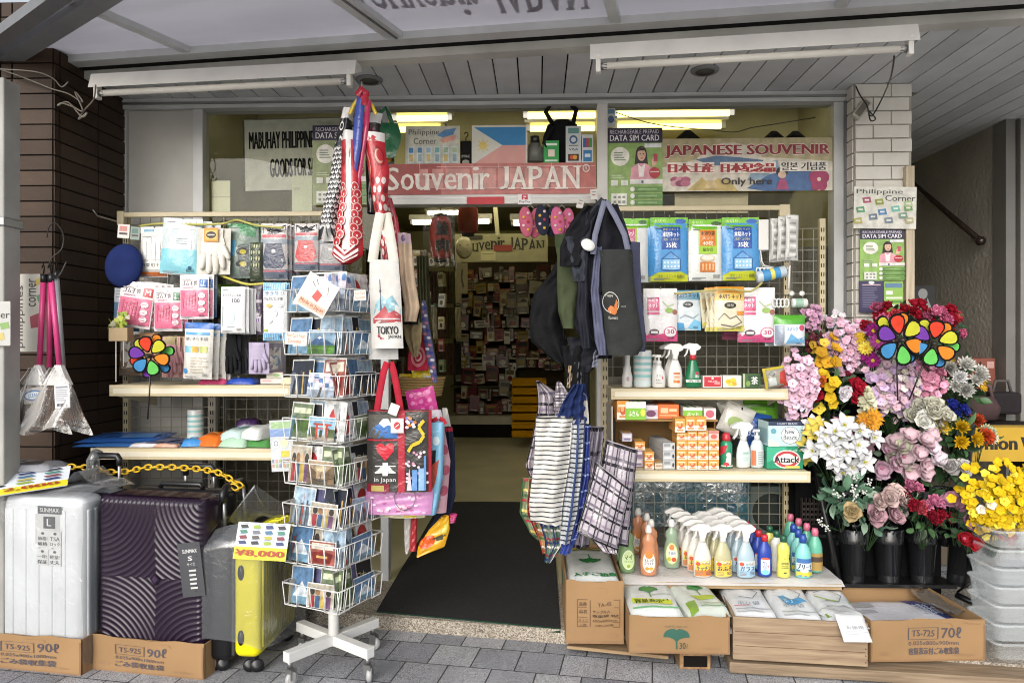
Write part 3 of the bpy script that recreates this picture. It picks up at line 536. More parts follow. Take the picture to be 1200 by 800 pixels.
cable('wire',[at(722,132,4.4),at(760,144,4.4),at(800,150,4.4),at(830,152,4.4),at(860,155,4.4),at(880,150,4.4),at(905,146,4.4),at(955,138,4.4)],.003,'3a362c','thin dark wire looping above the souvenir banner')
# papers by the tiled pillar
poster('corner_leaflet','white leaflet with sideways philippines corner writing hung on the brown pillar','leaflet',(15,321,60,412),3.45,'c6c3b8',[('p',[(.75,.1),(.95,.06),(1,.16),(.8,.2)],'7a9a5a'),('p',[(.62,.28),(.85,.24),(.9,.36),(.7,.38)],'5f9a72'),('p',[(.45,.55),(.7,.5),(.72,.68),(.48,.7)],'a3505a'),('p',[(.6,.08),(.72,.04),(.74,.12),(.6,.16)],'c8b060')],rot=0)
def vtext(o,t,u0,v0,u1,v1,w_,h_):
 g,fs=text_geo(t);mb=MB();mb.add([(w_*(u0+(u1-u0)*b-.5),-.0034,h_*(.5-(v1+(v0-v1)*a)))for a,b in g],fs,mat('3a3838','paper'));mb.build('lettering',o)
o=bpy.data.objects['corner_leaflet'];k=45*mpp(38,3.45);vtext(o,'philippines',.1,.15,.32,.95,k,k*91/45);vtext(o,'corner',.42,.06,.62,.42,k,k*91/45)
poster('corner_leaflet','cut off leaflet ending in ner taped on the grey steel post','leaflet',(-30,353,13,405),3.22,'b0b0ac',[('t','Corner',.1,.22,.98,.38,'2f2f2e',2),('p',[(.7,.5),(.95,.46),(.98,.6),(.75,.64)],'7a9a5a'),('p',[(.6,.75),(.8,.7),(.85,.85),(.65,.9)],'b8a860')])
# ================================================================ DISPLAY RACKS
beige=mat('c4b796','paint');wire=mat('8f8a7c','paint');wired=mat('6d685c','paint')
def wire_grid(bx,Y,label,step=.0586,r=.0019,m=None):
 x0,y0,x1,y1=bx;a,b=at(x0,y0,Y),at(x1,y1,Y);m=m or wire;t=tag(empty('wire_grid',(a.x,Y,b.z)),label,'grid panel','wire display grids')
 W,H=b.x-a.x,a.z-b.z;mb=MB();n=int(W/step)
 for i in range(n+1):x=W*i/n;mb.box(x-r,-r,0,x+r,r,H,m)
 k=int(H/step)
 for j in range(k+1):z=H*j/k;mb.box(0,-3*r,z-r,W,-r,z+r,m)
 mb.build('wires',t);return t
def upright(px,py0,py1,Y,label,wd=.032,m=None):
 a,b=at(px,py0,Y),at(px,py1,Y);mb=MB();h=a.z-b.z;m=m or beige
 mb.box(-wd/2,0,0,wd/2,.03,h,m)
 for k in range(int(h/.05)):
  for s in(-.008,.006):mb.box(s-.0015,-.0012,k*.05+.015,s+.0035,0.001,k*.05+.038,dark)
 return tag(mb.build('slotted_upright',loc=(a.x,Y,b.z)),label,'upright','slotted steel uprights')
def top_rail(px0,px1,py,Y,label):
 a,b=at(px0,py,Y),at(px1,py,Y);t=tag(empty('hanging_rail',a),label,'rail');L=b.x-a.x
 mb=MB();mb.box(0,-.012,-.014,L,.012,.014,beige,bev=.004);mb.build('rail',t);return t
def hook(parent,loc,L=.22):
 mb=MB();mb.tube([(0,0,.005),(0,-.01,0),(0,-L*.9,0),(0,-L,.02)],.0028,mat('a8a59c','metal'),6);o=mb.build('hook',parent);o.location=loc;return o
def shelf(px0,px1,py,Yf,depth,label,hpx=12,m=None):
 a,b=at(px0,py,Yf),at(px1,py,Yf);L=b.x-a.x;h=hpx*mpp(px0,Yf);t=tag(empty('shelf',(a.x,Yf,a.z)),label,'shelf');m=m or mat('cdc2a6','paint')
 mb=MB();mb.box(.004,.006,-h,L-.004,depth,-.001,m,bev=.002);mb.build('board',t)
 mb=MB();mb.box(0,0,-h,L,.005,.001,wood_mat('shelf lip','b3a37f','cfc4a6',0,2),bev=.002);mb.box(.02,-.0012,-h*.75,L-.02,.0008,-h*.3,mat('d6cfbb','plastic'));mb.build('front_lip',t)
 for x in(.02,L-.04):
  mb=MB();mb.add([(x,.03,-h-.001),(x,depth,-h-.001),(x,depth,-h-.09)]+[(x+.004,.03,-h-.001),(x+.004,depth,-h-.001),(x+.004,depth,-h-.09)],[(0,1,2),(5,4,3),(0,3,4,1),(1,4,5,2),(2,5,3,0)],m);mb.build('bracket',t)
 return a.z
gl1=wire_grid((152,252,262,560),4.2,'wire grid beside the brown pillar behind the glove packs')
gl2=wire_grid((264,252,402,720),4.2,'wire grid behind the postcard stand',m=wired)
gr1=wire_grid((706,247,926,700),4.16,'wire grid behind the detergent shelves')
gr2=wire_grid((928,268,966,420),4.19,'narrow wire grid beside the white pier')
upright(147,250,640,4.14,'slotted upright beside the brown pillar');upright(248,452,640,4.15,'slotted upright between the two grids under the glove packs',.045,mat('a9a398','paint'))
upright(922,240,720,4.1,'slotted upright behind the flower stand');upright(964,256,420,4.16,'slotted upright next to the window frame');upright(709,400,720,4.08,'slotted upright between the dark bags and spray bottles')
rl=top_rail(143,380,252,4.08,'beige hanging rail above the gloves');rr_=top_rail(700,921,245,4.05,'beige hanging rail above the drain net packs')
mb=MB();mb.box(-.02,-.02,-.06,.02,.02,.02,beige,bev=.003);o=mb.build('end_bracket',rl)
mb=MB();mb.box(-.04,-.015,-.05,.02,.015,.018,beige,bev=.005);o=mb.build('end_bracket',rr_);o.location=(at(921,245,4.05).x-at(700,245,4.05).x,0,0)
ZL1=shelf(128,342,451,3.74,.44,'upper cream shelf beneath the glove packs',13);ZL2=shelf(106,345,525,3.66,.5,'lower cream shelf with towels and blue packets',13)
ZR1=shelf(716,924,455,3.76,.38,'upper cream shelf with spray bottles and soaps',13);ZR2=shelf(738,950,551,3.7,.44,'lower cream shelf with boxed goods',13)
# chrome arm above
# ---------------------------------------------------------------- hanging packs
def pillow(mb,w_,h_,T,m,ex=4,hdr=0,wav=.0):
 def th(u,v):
  if hdr and v<hdr:return T*.12
  vv=(v-hdr)/(1-hdr);return T*(1-abs(2*u-1)**ex)*(1-abs(2*vv-1)**ex)*(1+wav*sin(9*u+3)*sin(7*v))+.0008
 def S(u,v,o):
  uu,vv=min(max(u,0),1),min(max(v,0),1);return Vector((w_*(u-.5),-th(uu,vv)/2-o,-h_*v))
 mb.sheet(lambda u,v:S(u,1-v,0),12,14,m)
 mb.sheet(lambda u,v:(w_*(.5-u),th(1-u,1-v)/2,-h_*(1-v)),6,8,m)
 return S
def behind_label(l):
 w_=('pack hanging behind the '+l).split()[:16]
 while w_[-1].strip(',')in('the','a','an','of','on','in','with','and','by','to','beside','behind','next','between','before','last','white','pale','dark'):w_.pop()
 return ' '.join(w_).strip(',')
def pack(name,cat,label,bx,Y,base,prims,T=.02,rot=0,kind='film',behind=0,step=(.004,.018,.0),blabel=None,group=None,hdr=0,ex=4,yaw=0,hooked=None,wav=.12,extra=None,bstep_rot=1.2):
 x0,y0,x1,y1=bx;k=mpp((x0+x1)/2,Y);w_,h_=(x1-x0)*k,(y1-y0)*k
 mb=MB();S=pillow(mb,w_,h_,T,mat(base,kind),ex,hdr,wav);decorate(mb,S,list(prims)+([]if T<.012 or w_<.06 else lines(.08,.945,.5,.985,2,'8a8c90')+lines(.1,.06+hdr,.42,.09+hdr,1,'7a7c80')+[('r',.7+.028*q,.9,.71+.028*q,.955,'3a3a3c')for q in range(7)]),kind,off0=.0016,doff=.0003,n=10)
 if extra:extra(mb,w_,h_)
 loc=at((x0+x1)/2,y0,Y);r_=random.Random(int(x0*31+y0));yaw=yaw or r_.uniform(-5,5)
 o=tag(mb.build(name,loc=loc,rot=(R(r_.uniform(-3,1)),R(rot),R(yaw))),label,cat,group or(label if behind>1 else None))
 for i in range(behind):
  b=o.copy();COL.objects.link(b);b.location=loc+Vector(((i+1)*step[0]*(w_*10),(i+1)*max(step[1],T*.95),(i+1)*step[2]));b.rotation_euler=(o.rotation_euler[0]+R(r_.uniform(-1.5,1.5)),o.rotation_euler[1]+R(r_.uniform(-bstep_rot,bstep_rot)),R(yaw+r_.uniform(-4,4)))
  b['label']=blabel or behind_label(label)
  b['group']=group or('packs behind '+label)[:110]
  o['group']=b['group']
 if hooked:hook(hooked,Vector((loc.x,loc.y+.24,loc.z-.012))-hooked.location,.26)
 return o
fing='e6e4de'
def glove_shape(mb,w_,h_,col,kind='cloth',cuff=None,y=-.012):
 """a flat work glove: palm, cuff, four fingers and thumb"""
 m=mat(col,kind);c=mat(cuff or col,kind)
 def lobe(x0,z0,x1,z1,r,t=.5):
  d=Vector((x1-x0,0,z1-z0));pts=[Vector((x0,y,z0))+d*q for q in(0,.3,.6,.85,.97,1.0)];mb.tube(pts,r,m,8,rr=[r,r*1.05,r,r*.85,r*.5,r*.1])
 mb.sheet(lambda u,v:(w_*(u-.5)*(.62+.1*sin(pi*v)),y-.014*sin(pi*u),-h_*(.2+.38*v)),8,6,m);mb.sheet(lambda u,v:(w_*(.5-u)*.62,y+.01,-h_*(.2+.38*v)),4,4,m)
 mb.sheet(lambda u,v:(w_*(u-.5)*.6,y-.012*sin(pi*u)-.001*sin(40*v),-h_*.22*v),8,8,c)
 for k in range(4):lobe(w_*(-.25+.165*k),-h_*.52,w_*(-.33+.22*k),-h_*(.9 if k in(0,3)else 1.0),w_*.095)
 lobe(w_*.28,-h_*.38,w_*.5,-h_*.68,w_*.09)
# row one of gloves
H=dict(hooked=rl)
pack('glove_pack','glove pack','clear pack of white gloves with an orange foot, first in the upper row',(165,266,198,325),3.86,'c6c4c0',[('r',0,0,1,.13,'e2e0da'),('r',.12,.04,.5,.1,'6f9ab0')]+[('r',.12+.17*k,.22,.25+.17*k,.66,'e9e7e3')for k in range(5)]+[('r',.06,.7,.95,.86,'e0ddd6'),('t','作業用手袋',.1,.73,.9,.8,'4a4a50',2),('r',.05,.9,.95,.98,'b5622e')],T=.03,behind=1,hdr=.13,**H)
pack('glove_pack','glove pack','clear pack with pale blue gloves and white card beside the cotton gloves',(192,256,238,322),3.82,'b9c4c6',[('r',.08,.02,.85,.2,'d4d6d6'),('t','ビニール手袋',.2,.07,.75,.13,'6a7a80',1),('r',0,.56,1,.98,'7fbecb'),('p',[(.28,.56),(.34,.3),(.75,.28),(.8,.56)],'e4e6e4')]+lines(.4,.36,.72,.48,3,'8a98a0')+[('e',.78,.88,.05,.03,'2f5f7a')],T=.035,behind=2,step=(.016,.02,-.006),rot=3,wav=.3,**H)
o=pack('cotton_gloves','gloves','white cotton work gloves with an orange paper band',(231,268,271,322),3.8,'c9c6bd',[],T=.004,kind='cloth',extra=lambda mb,w_,h_:(glove_shape(mb,w_,h_,'dcd8cf'),decorate(mb,lambda u,v,q:Vector((w_*(u-.52)*.42,-.03-q,-h_*.3*v-.002)),[('r',0,0,1,1,'d08a2c'),('r',.1,.15,.9,.85,'e0b060'),('e',.5,.5,.35,.25,'2b2a28'),('r',.25,.45,.75,.55,'c8c0b0')])),**H)
o.scale=(1,1,1)
pack('glove_pack','glove pack','clear pack of green and blue printed garden gloves',(267,262,303,326),3.84,'76857c',[('r',0,0,1,.08,'4a8a5a'),('p',[(.3,.03),(.95,.0),(.9,.25),(.5,.22)],'3f7d52'),('p',[(.02,.3),(.3,.32),(.25,.6),(.0,.6)],'4f8fae'),('p',[(.35,.4),(.7,.38),(.75,.95),(.4,.95)],'59605f'),('e',.5,.52,.2,.07,'33383a'),('e',.52,.52,.11,.045,'b0a33c'),('e',.5,.74,.2,.07,'33383a'),('e',.52,.74,.11,.045,'b0a33c')],T=.03,behind=1,step=(.02,.02,0),wav=.4,**H)
pack('glove_pack','glove pack','dark mottled green glove pack edge-on beside the navy glove pack',(293,284,308,330),3.83,'3c4434',[('e',.2+.2*(k%4),.1+.16*(k//4),.07,.05,'b'+'0b08a' if k%3 else '6a7a58')for k in range(16)],T=.03)
for bx,lab,c,hc in(((306,262,337,328),'navy','3f465c','1f1f24'),((345,262,374,318),'red','b8474a','26262a'),((374,268,402,318),'grey','8a8a8c','2a2a2e')):
 pack('glove_pack','glove pack',lab+' rubber glove pack with black and white header card',bx,3.84,'b8b4b4',[('r',.02,.0,.98,.22,'cfcac8'),('p',[(.05,.02),(.3,.14),(.5,.04),(.7,.15),(.95,.02),(.95,.12),(.6,.2),(.1,.18)],hc),('r',.05,.2,.95,.25,'c05f68'),('p',[(.2,.36),(.8,.36),(.95,.7),(.8,.8),(.2,.8),(.05,.7)],c),('r',0,.28,1,.36,'8f98a2'),('r',0,.82,1,.98,'5f6878'),('r',.44,.47,.58,.52,'e6e4e0'),('r',.05,.83,.95,.86,'b8707a')],T=.03,behind=3 if lab=='navy' else 1,step=(.008,.022,0),**H)
# row two
def rubber(bx,size,sc_,lab,rot=0,n=2,Y=3.78):
 pack('rubber_glove_pack','glove pack','pink rubber glove pack with %s size square, %s'%(size,lab),bx,Y,'ddd3d6',[('r',0,0,1,.34,'e3dcdb'),('r',.03,.35,.97,.94,'d4718e'),('t','やわらか',.1,.06,.55,.11,'8a6a78',1),('t','ゴム手袋',.1,.14,.64,.25,'4a3f48',3),('r',.7,.1,.97,.3,sc_),('t',size,.76,.14,.91,.26,'ece6e2',2),('r',.15,.28,.5,.31,'b08a98')]
         +[('p',[(.1+.1*k,.42+.05*(k%3)),(.2+.1*k,.4+.06*(k%2)),(.16+.1*k,.8)],'c0607c')for k in range(6)]+[('e',.8,.48+.16*k,.11,.062,'eadfe2')for k in range(3)]+lines(.72,.45,.86,.85,7,'c89aa8'),T=.03,rot=rot,behind=n,step=(.01,.024,.002),hdr=.05)
pack('rubber_glove_pack','glove pack','blue rubber glove pack peeping out beside the tilted pink pack',(134,338,166,388),3.84,'5b7690',[('r',0,0,1,.33,'b0b4ba'),('t','ゴム',.1,.1,.6,.22,'4a4f58',2)],T=.03,rot=3)
rubber((143,331,183,384),'M','b5363e','tilted at the end of the middle row',8,3);rubber((181,337,214,388),'L','2f6a44','between the M and LL packs',0,2);rubber((211,322,245,374),'LL','2f62a0','highest of the pink packs',-1,1,3.74)
pack('rubber_glove_pack','glove pack','blue rubber glove pack hanging directly behind the LL pack',(220,322,252,372),3.8,'64809c',[('r',0,0,1,.33,'a9b2bc')],T=.03,behind=1)
pack('net_pack','net pack','dark green pack hanging deep behind the white polyethylene gloves',(252,333,276,392),3.98,'3f5230',[('r',0,0,1,.2,'6d9a34'),('r',.1,.4,.5,.9,'2a2a26')],T=.03)
pack('thin_glove_pack','glove pack','white pack of 100 thin polyethylene gloves with pale oval',(259,336,288,390),3.74,'d9dadb',[('t','ポリエチレン手袋',.1,.16,.85,.22,'4a5058',1),('t','100',.5,.26,.8,.35,'5a5f66',2),('e',.45,.66,.16,.16,'b9d2d2'),('e',.45,.66,.1,.11,'c8dedc'),('r',.1,.42,.13,.85,'9aa0a4'),('r',.3,.86,.6,.88,'9aa0a4')],T=.022,kind='paper',behind=4,step=(.008,.024,-.002),ex=12)
pack('sock_pack','pack','narrow dark violet and white pack beside the pale blue towel pack',(296,334,309,392),3.82,'4c4354',[('r',.1,.3,.9,.36,'b8b0bc'),('p',[(.1,.5),(.9,.6),(.8,.95),(.1,.9)],'a9a4ac'),('r',.2,.68,.7,.74,'6a4a8a')],T=.03,behind=1)
pack('towel_pack','pack','tall white and sky blue towel pack beside the postcard stand',(308,331,337,399),3.74,'d8dadc',[('r',0,0,1,.14,'6fa8d0')]+[('r',.1*k,.02,.1*k+.04,.13,'9cc4e0')for k in range(10)]+[('t','サラサラ',.1,.15,.9,.22,'4f86b8',2),('t','さんだいじ手袋',.06,.25,.85,.31,'4a4f58',2),('e',.3,.4,.13,.035,'d0b070'),('e',.75,.4,.12,.03,'c4c8cc'),('e',.55,.53,.1,.05,'c8ccd2'),('e',.3,.66,.12,.04,'cfd2d6'),('r',.05,.8,.2,.84,'a8c060'),('r',0,.87,1,1,'6fa8d0')]+[('r',.1*k,.88,.1*k+.04,.99,'9cc4e0')for k in range(10)],T=.03,behind=1)
# row three
def plant(mb):
 mb.box(-.05,-.03,-.07,.05,.03,0,mat('a08a68','paper'),bev=.003);mb.box(-.012,-.031,-.28,-.008,-.027,-.07,mat('c8c4ba','paper'));mb.box(.028,-.031,-.2,.031,-.027,-.07,mat('c8c4ba','paper'))
 r_=random.Random(8)
 for k in range(26):
  c=Vector((r_.uniform(-.05,.04),r_.uniform(-.03,.03),r_.uniform(0,.075)));M=Matrix.Translation(c)@Euler((r_.uniform(0,6),r_.uniform(0,6),0)).to_matrix().to_4x4()
  mb.sheet(lambda u,v:((u-.5)*.035,(v-.5)*.025,.006*sin(pi*u)),2,2,mat(('b5c04e','c8cf6a','8fa84a','d0cdb0')[k%4],'petal'),M=M)
mesh_prop('hanging_ornament','small wooden box ornament with yellow green leaves hung at the rack end','ornament',at(142,384,3.72),plant)
pack('garden_gloves','gloves','beige and pink cotton gloves with flowered cuffs beside the pinwheel',(190,394,212,442),3.8,'c9a09a',[('r',.1,0,.9,.22,'c0a888'),('e',.3,.1,.14,.06,'8a7a58'),('e',.65,.12,.14,.06,'a8604a')],T=.003,kind='cloth',extra=lambda mb,w_,h_:glove_shape(mb,w_,h_,'d8a0a4',cuff='b0a07c'),behind=1,step=(.02,.02,0))
pack('garden_gloves','gloves','tan glove card hanging just behind the pinwheel top',(163,390,186,425),3.84,'c0926a',[('r',.15,.1,.8,.16,'5a4a3a'),('r',.1,.3,.8,.36,'7a6a50')],T=.02,kind='paper')
pack('disposable_glove_pack','glove pack','white glove pack with royal blue top, lowest of the glove packs',(217,378,251,444),3.72,'d2cfc8',[('r',0,0,1,.11,'2f66b0'),('r',.06,.17,.9,.22,'5f9cc8'),('t','使いきり手袋',.08,.26,.85,.32,'4a5058',1),('r',.06,.42,.3,.53,'7ab0c0'),('r',.33,.42,.55,.53,'d0a850'),('r',.6,.42,.85,.53,'b8c070'),('e',.1,.86,.08,.05,'4f8fc8')]+lines(.3,.6,.9,.9,6,'c0b8a8'),T=.04,behind=3,step=(.011,.03,-.003),rot=2,wav=.3)
pack('knit_gloves','gloves','black knit gloves with a pink paper header',(258,389,283,438),3.82,'202022',[('r',.0,0,.75,.36,'b0506a'),('r',.1,.06,.65,.12,'e0c8d0'),('r',.1,.2,.65,.24,'d8a8b8'),('r',.1,.28,.6,.31,'d8a8b8')],T=.004,kind='cloth',extra=lambda mb,w_,h_:glove_shape(mb,w_,h_,'1e1e20'))
pack('knit_gloves','gloves','dark grey knit gloves with pink header, between the black and lavender gloves',(276,389,293,438),3.88,'4a4a4c',[('r',.0,0,.6,.25,'a04a62')],T=.004,kind='cloth',extra=lambda mb,w_,h_:glove_shape(mb,w_,h_,'47474a'))
pack('knit_gloves','gloves','fluffy lavender knit gloves with a white tag',(291,401,316,438),3.8,'a99fb8',[('r',.3,.12,.65,.32,'d8d2d8')],T=.006,kind='cloth',extra=lambda mb,w_,h_:(glove_shape(mb,w_,h_*.95,'aea4bc','soft'),glove_shape(mb,w_*.9,h_,'a39ab2','soft',y=.02)))
for k,(bx,c,l)in enumerate((((163,316,196,352),'b8b4ac','wrinkled clear pack deep behind the tilted M glove pack'),((197,314,230,350),'9aa8aa','wrinkled grey blue pack deep behind the L glove pack'),((262,318,298,352),'6a7a5a','wrinkled green pack deep behind the thin glove packs'),((300,318,336,350),'8a8a94','wrinkled grey pack deep behind the pale blue towel pack'),((182,380,216,430),'a8988a','wrinkled tan pack deep behind the flowered cuff gloves'),((248,384,268,440),'b4b4b2','wrinkled white pack deep behind the black knit gloves'),((312,396,336,440),'8f8c98','wrinkled grey violet pack deep beside the lavender gloves'),((140,384,170,440),'7a6a5a','wrinkled brown pack deep behind the rainbow pinwheel'))):
 pack('clear_pack','pack',l,bx,4.06,c,[('r',0,0,1,.14,'cac8c4'),('p',[(.1,.3),(.8,.25),(.9,.8),(.2,.85)],'c2beb8'),('e',.6,.6,.2,.14,('7a9ab0','b08a6a','8aa07a')[k%3])],T=.05,wav=.4)
# rack end: tags and navy beret
for bx,l,c in(((138,263,152,279),'white price tag with red print on the rack end hook','dcd8d2'),((153,266,164,281),'grey green price tag on the rack end hook','8a9a92')):
 poster('price_tag',l,'tag',bx,3.86,c,[('r',.15,.12,.8,.5,'c88a84' if c[0]=='d' else '5f7a72'),('r',.15,.6,.85,.75,'5a4a4a')],rot=4)
def beret(mb):
 k=mat('1f2c5c','soft');mb.lathe([(0,.02),(.05,.022),(.085,.012),(.094,-.004),(.085,-.018),(.05,-.026),(0,-.028)],k,22,sy=1.28);mb.tube([(.05*cos(a),.062*sin(a),-.028)for a in[i*pi/8 for i in range(16)]],.009,k,closed=True)
o=mesh_prop('beret','navy blue felt beret hung at the end of the glove rack','hat',at(145,311,3.78),beret,rot=(R(84),R(6),R(14)))
mb=MB();mb.tube([(0,.1,-.01),(0,-.2,-.01),(0,-.24,.015)],.0035,mat('c8c5bc','metal'),6);mb.build('hook',rl).location=(-.02,0,-.03)
# yellow strap along the rail
cable('elastic_strap',[at(163,265,3.9),at(190,262,3.84),at(230,263,3.8),at(262,262,3.8),at(278,258,3.84),at(300,264,3.8),at(332,267,3.8)],.006,'b3b060','pale yellow elastic strap strung along the upper glove row')
cable('elastic_strap',[at(255,321,3.86),at(270,327,3.78),at(290,333,3.76),at(310,332,3.76)],.007,'b8b04a','yellow strap sagging under the green glove pack')
# ---------------------------------------------------------------- pinwheels
PW=['c8402c','b8b838','d07a2a','63b858','3f7fb0','6a3a96']
def pinwheel(label,loc,pr,rot,face=None,stick=.42,petals=6,lean=(0,0),inner=None):
 t=tag(empty('pinwheel',loc,rot),label,'pinwheel')
 def petal(a,r0,r1,wd,col,y):
  N=14;pts=[]
  for k in range(N):
   q=k/N*2*pi;rr_=(r0+r1)/2+(r1-r0)/2*cos(q);ww=wd*sin(q)*(.75+.35*cos(q));pts.append((rr_*cos(a)-ww*sin(a),rr_*sin(a)+ww*cos(a)))
  c=((r0+r1)/2*cos(a),(r0+r1)/2*sin(a));mb=MB();bk=mat('141414','cloth')
  mb.prism(pts,y,y+.004,bk);mb.add([(c[0]+(x-c[0])*.8,y-.0012-.003*0,c[1]+(z-c[1])*.8)for x,z in pts],[tuple(range(N))],mat(col,'cloth'));mb.build('petal',t)
 for k in range(petals):petal(R(100)-2*pi*k/petals,pr*.17,pr,pr*.4,PW[k%6]if not face else face[k%len(face)],-.004*(k%2))
 for k in range(petals if inner is None else inner):petal(R(130)-2*pi*k/petals,pr*.4,pr*1.12,pr*.3,PW[(k+1)%6],.03+.004*(k%2))
 mb=MB();mb.lathe([(0,-.012),(.012,-.01),(.012,.05),(0,.052)],mat('2a2622','plastic'),12,M=Matrix.Rotation(R(90),4,'X')@Matrix.Translation((0,0,-.02)));mb.build('hub',t)
 if stick:mb=MB();mb.tube([(0,.02,0),(lean[0]*.6,.025,-stick*.6),(lean[0],.02+lean[1],-stick)],.004,mat('1b1b1b','plastic'));mb.build('stick',t)
 return t
pinwheel('rainbow flower pinwheel standing by the glove rack',at(175,417,3.62),.105,(0,R(-6),R(6)),stick=.32,lean=(-.05,0))
# ---------------------------------------------------------------- goods lying on the two shelves there
def flatpack(name,cat,label,loc,w_,d,h_,base,prims=(),rot=0,kind='film',T=9,pit=0,group=None):
 """soft pack lying flat: w across, d deep, h thick; print faces up"""
 mb=MB()
 def th(u,v):return h_*(1-abs(2*u-1)**T)*(1-abs(2*v-1)**T)*(1+.1*sin(11*u+3)*sin(9*v))+.001
 def S(u,v,o):return Vector((w_*(u-.5),d*(.5-v),th(min(max(u,0),1),min(max(v,0),1))+o))
 mb.sheet(lambda u,v:S(u,1-v,0),12,12,mat(base,kind));mb.sheet(lambda u,v:(w_*(.5-u),d*(v-.5),.0),2,2,mat(base,kind))
 decorate(mb,S,list(prims),kind,off0=.0035,doff=.0003)
 return tag(mb.build(name,loc=loc,rot=(R(pit),0,R(rot))),label,cat,group)
def onshelf(px,py,Z):return atz(px,py,Z)
def sh(px,Y,Z):p=at(px,400,Y);return Vector((p.x,Y,Z+.002))
flatpack('cloth_packet','packet','folded pink cloth packet on the upper shelf',sh(253,3.84,ZL1),.15,.12,.035,'c04a72',rot=6,kind='film')
flatpack('wipes_packet','packet','blue packet with white print on the upper shelf',sh(286,3.84,ZL1),.16,.1,.03,'2747a0',[('t','クリーン',.15,.5,.6,.75,'c8d4ec',2)],rot=-3)
def boxy(name,cat,label,loc,w_,d,h_,base,front=(),top=(),side=(),rot=0,kind='paper',group=None,bev=.0015,pit=0):
 mb=MB();mb.box(-w_/2,0,0,w_/2,d,h_,mat(base,kind),bev=bev)
 decorate(mb,lambda u,v,o:Vector((w_*(u-.5),-o,h_*(1-v))),list(front),kind,n=1);decorate(mb,lambda u,v,o:Vector((w_*(u-.5),d*(1-v),h_+o)),list(top),kind,n=1)
 decorate(mb,lambda u,v,o:Vector((w_/2+o,d*u,h_*(1-v))),list(side),kind,n=1);decorate(mb,lambda u,v,o:Vector((-w_/2-o,d*(1-u),h_*(1-v))),list(side),kind,n=1)
 return tag(mb.build(name,loc=loc,rot=(R(pit),0,R(rot))),label,cat,group)
boxy('soap_box','box','white box with red side at the stand end of the upper shelf',sh(322,3.84,ZL1+.03),.085,.05,.032,'d0ccc0',[('e',.6,.5,.2,.3,'8fae7a')],[('r',0,0,1,1,'b84848')],rot=14)
boxy('soap_box','box','flat pink and white box under the red sided box',sh(318,3.84,ZL1),.12,.08,.028,'d8c8c4',[('r',.1,.3,.5,.6,'c89a9a')]);boxy('soap_box','box','pale cream box half behind the postcard stand on the upper shelf',sh(337,3.8,ZL1),.07,.08,.035,'c8c4a8')
for k,(px,Y,w_,d,h_,c,rot,l)in enumerate(((150,3.9,.42,.34,.016,'2f5fa8',12,'large flat blue sheet packet at the pillar end of the lower shelf'),(150,3.86,.42,.32,.016,'3f74b8',4,'flat blue packet beneath the large blue sheet packet'),(196,3.85,.2,.22,.02,'3a4266',-16,'dark patterned packet beside the blue sheet packets'),(172,3.72,.16,.06,.018,'d0ccd0',4,'small white packet at the front of the lower shelf'),(196,3.72,.13,.05,.016,'d09a84',2,'small salmon packet at the front of the lower shelf'))):
 flatpack('sheet_packet','packet',l,sh(px,Y,ZL2+(.02 if k==0 else 0)),w_,d,h_,c,[('r',.1,.15,.6,.25,'7fa8d8' if k<2 else '9a98a8'),('r',.5,.4,.9,.9,'4a86c8' if k<2 else '6a6a80')],rot=rot)
def roll_towel(label,loc,r,h_):
 mb=MB();mb.lathe([(r*.9,0),(r,.004),(r,h_*.97),(r*.93,h_),(r*.3,h_*.99)],mat('d6d8d6','film',.15),24)
 for k in range(5):
  z=h_*(.1+.165*k);mb.lathe([(r+.0006,z),(r+.0006,z+h_*.075)],mat('8fc0c0','film',.15),24,caps=False)
 mb.lathe([(r+.0009,h_*.04),(r+.0009,h_*.2)],mat('c8d4d4','paper'),24,caps=False)
 return tag(mb.build('towel_roll',loc=loc),label,'towel roll')
roll_towel('striped paper towel roll on the lower shelf behind the suitcases',sh(229,3.98,ZL2),.043,.17)
flatpack('wipes_packet','packet','bright blue crumpled packet in front of the towel roll',sh(229,3.78,ZL2),.13,.12,.035,'3f86c8',[('r',.3,.2,.7,.5,'7ab0dc')],rot=20)
flatpack('wipes_packet','packet','puffy orange packet on the lower shelf',sh(258,3.84,ZL2),.15,.24,.055,'d06a24',[('r',.3,.1,.7,.3,'8a5a2a'),('r',.2,.45,.8,.55,'e8a050')],rot=-14)
flatpack('wipes_packet','packet','white and teal packet beside the orange packet',sh(283,3.84,ZL2+.03),.13,.22,.05,'b9d0cc',[('r',.15,.15,.85,.5,'6fa8a4')],rot=-14);flatpack('wipes_packet','packet','pale green packet underneath the white and teal packet',sh(283,3.8,ZL2),.15,.2,.045,'a8c8b0',rot=-8)
flatpack('wipes_packet','packet','clear white packet nearest the postcard stand',sh(308,3.84,ZL2+.035),.13,.24,.06,'cfd2d0',rot=-18);flatpack('wipes_packet','packet','green packet beneath the clear white packet',sh(310,3.82,ZL2),.17,.22,.035,'4f8a4a',rot=-8)
flatpack('sock_packet','packet','dark violet packet lying behind the teal packet',sh(292,4.04,ZL2+.06),.13,.1,.05,'3a2450',rot=5)
poster('seed_card','hanging card with small pictures beside the postcard stand on the lower shelf','card',(317,492,344,552),3.58,'c4c8cc',[('r',.05,.03,.95,.16,'9ab88a'),('r',0,.17,1,.32,'7f98c4'),('e',.25,.45,.17,.08,'e4e4e0'),('e',.62,.45,.17,.08,'e4d8b0'),('o',.25,.45,.1,.05,.3,'5a6a8a'),('r',.45,.6,.8,.72,'d8c050')]+[('r',.03+.16*k,.76+.09*j,.13+.16*k,.83+.09*j,('8a94a4','c89a90','a4b08a')[(k+j)%3])for k in range(6)for j in range(2)],rot=-3,kind='film')
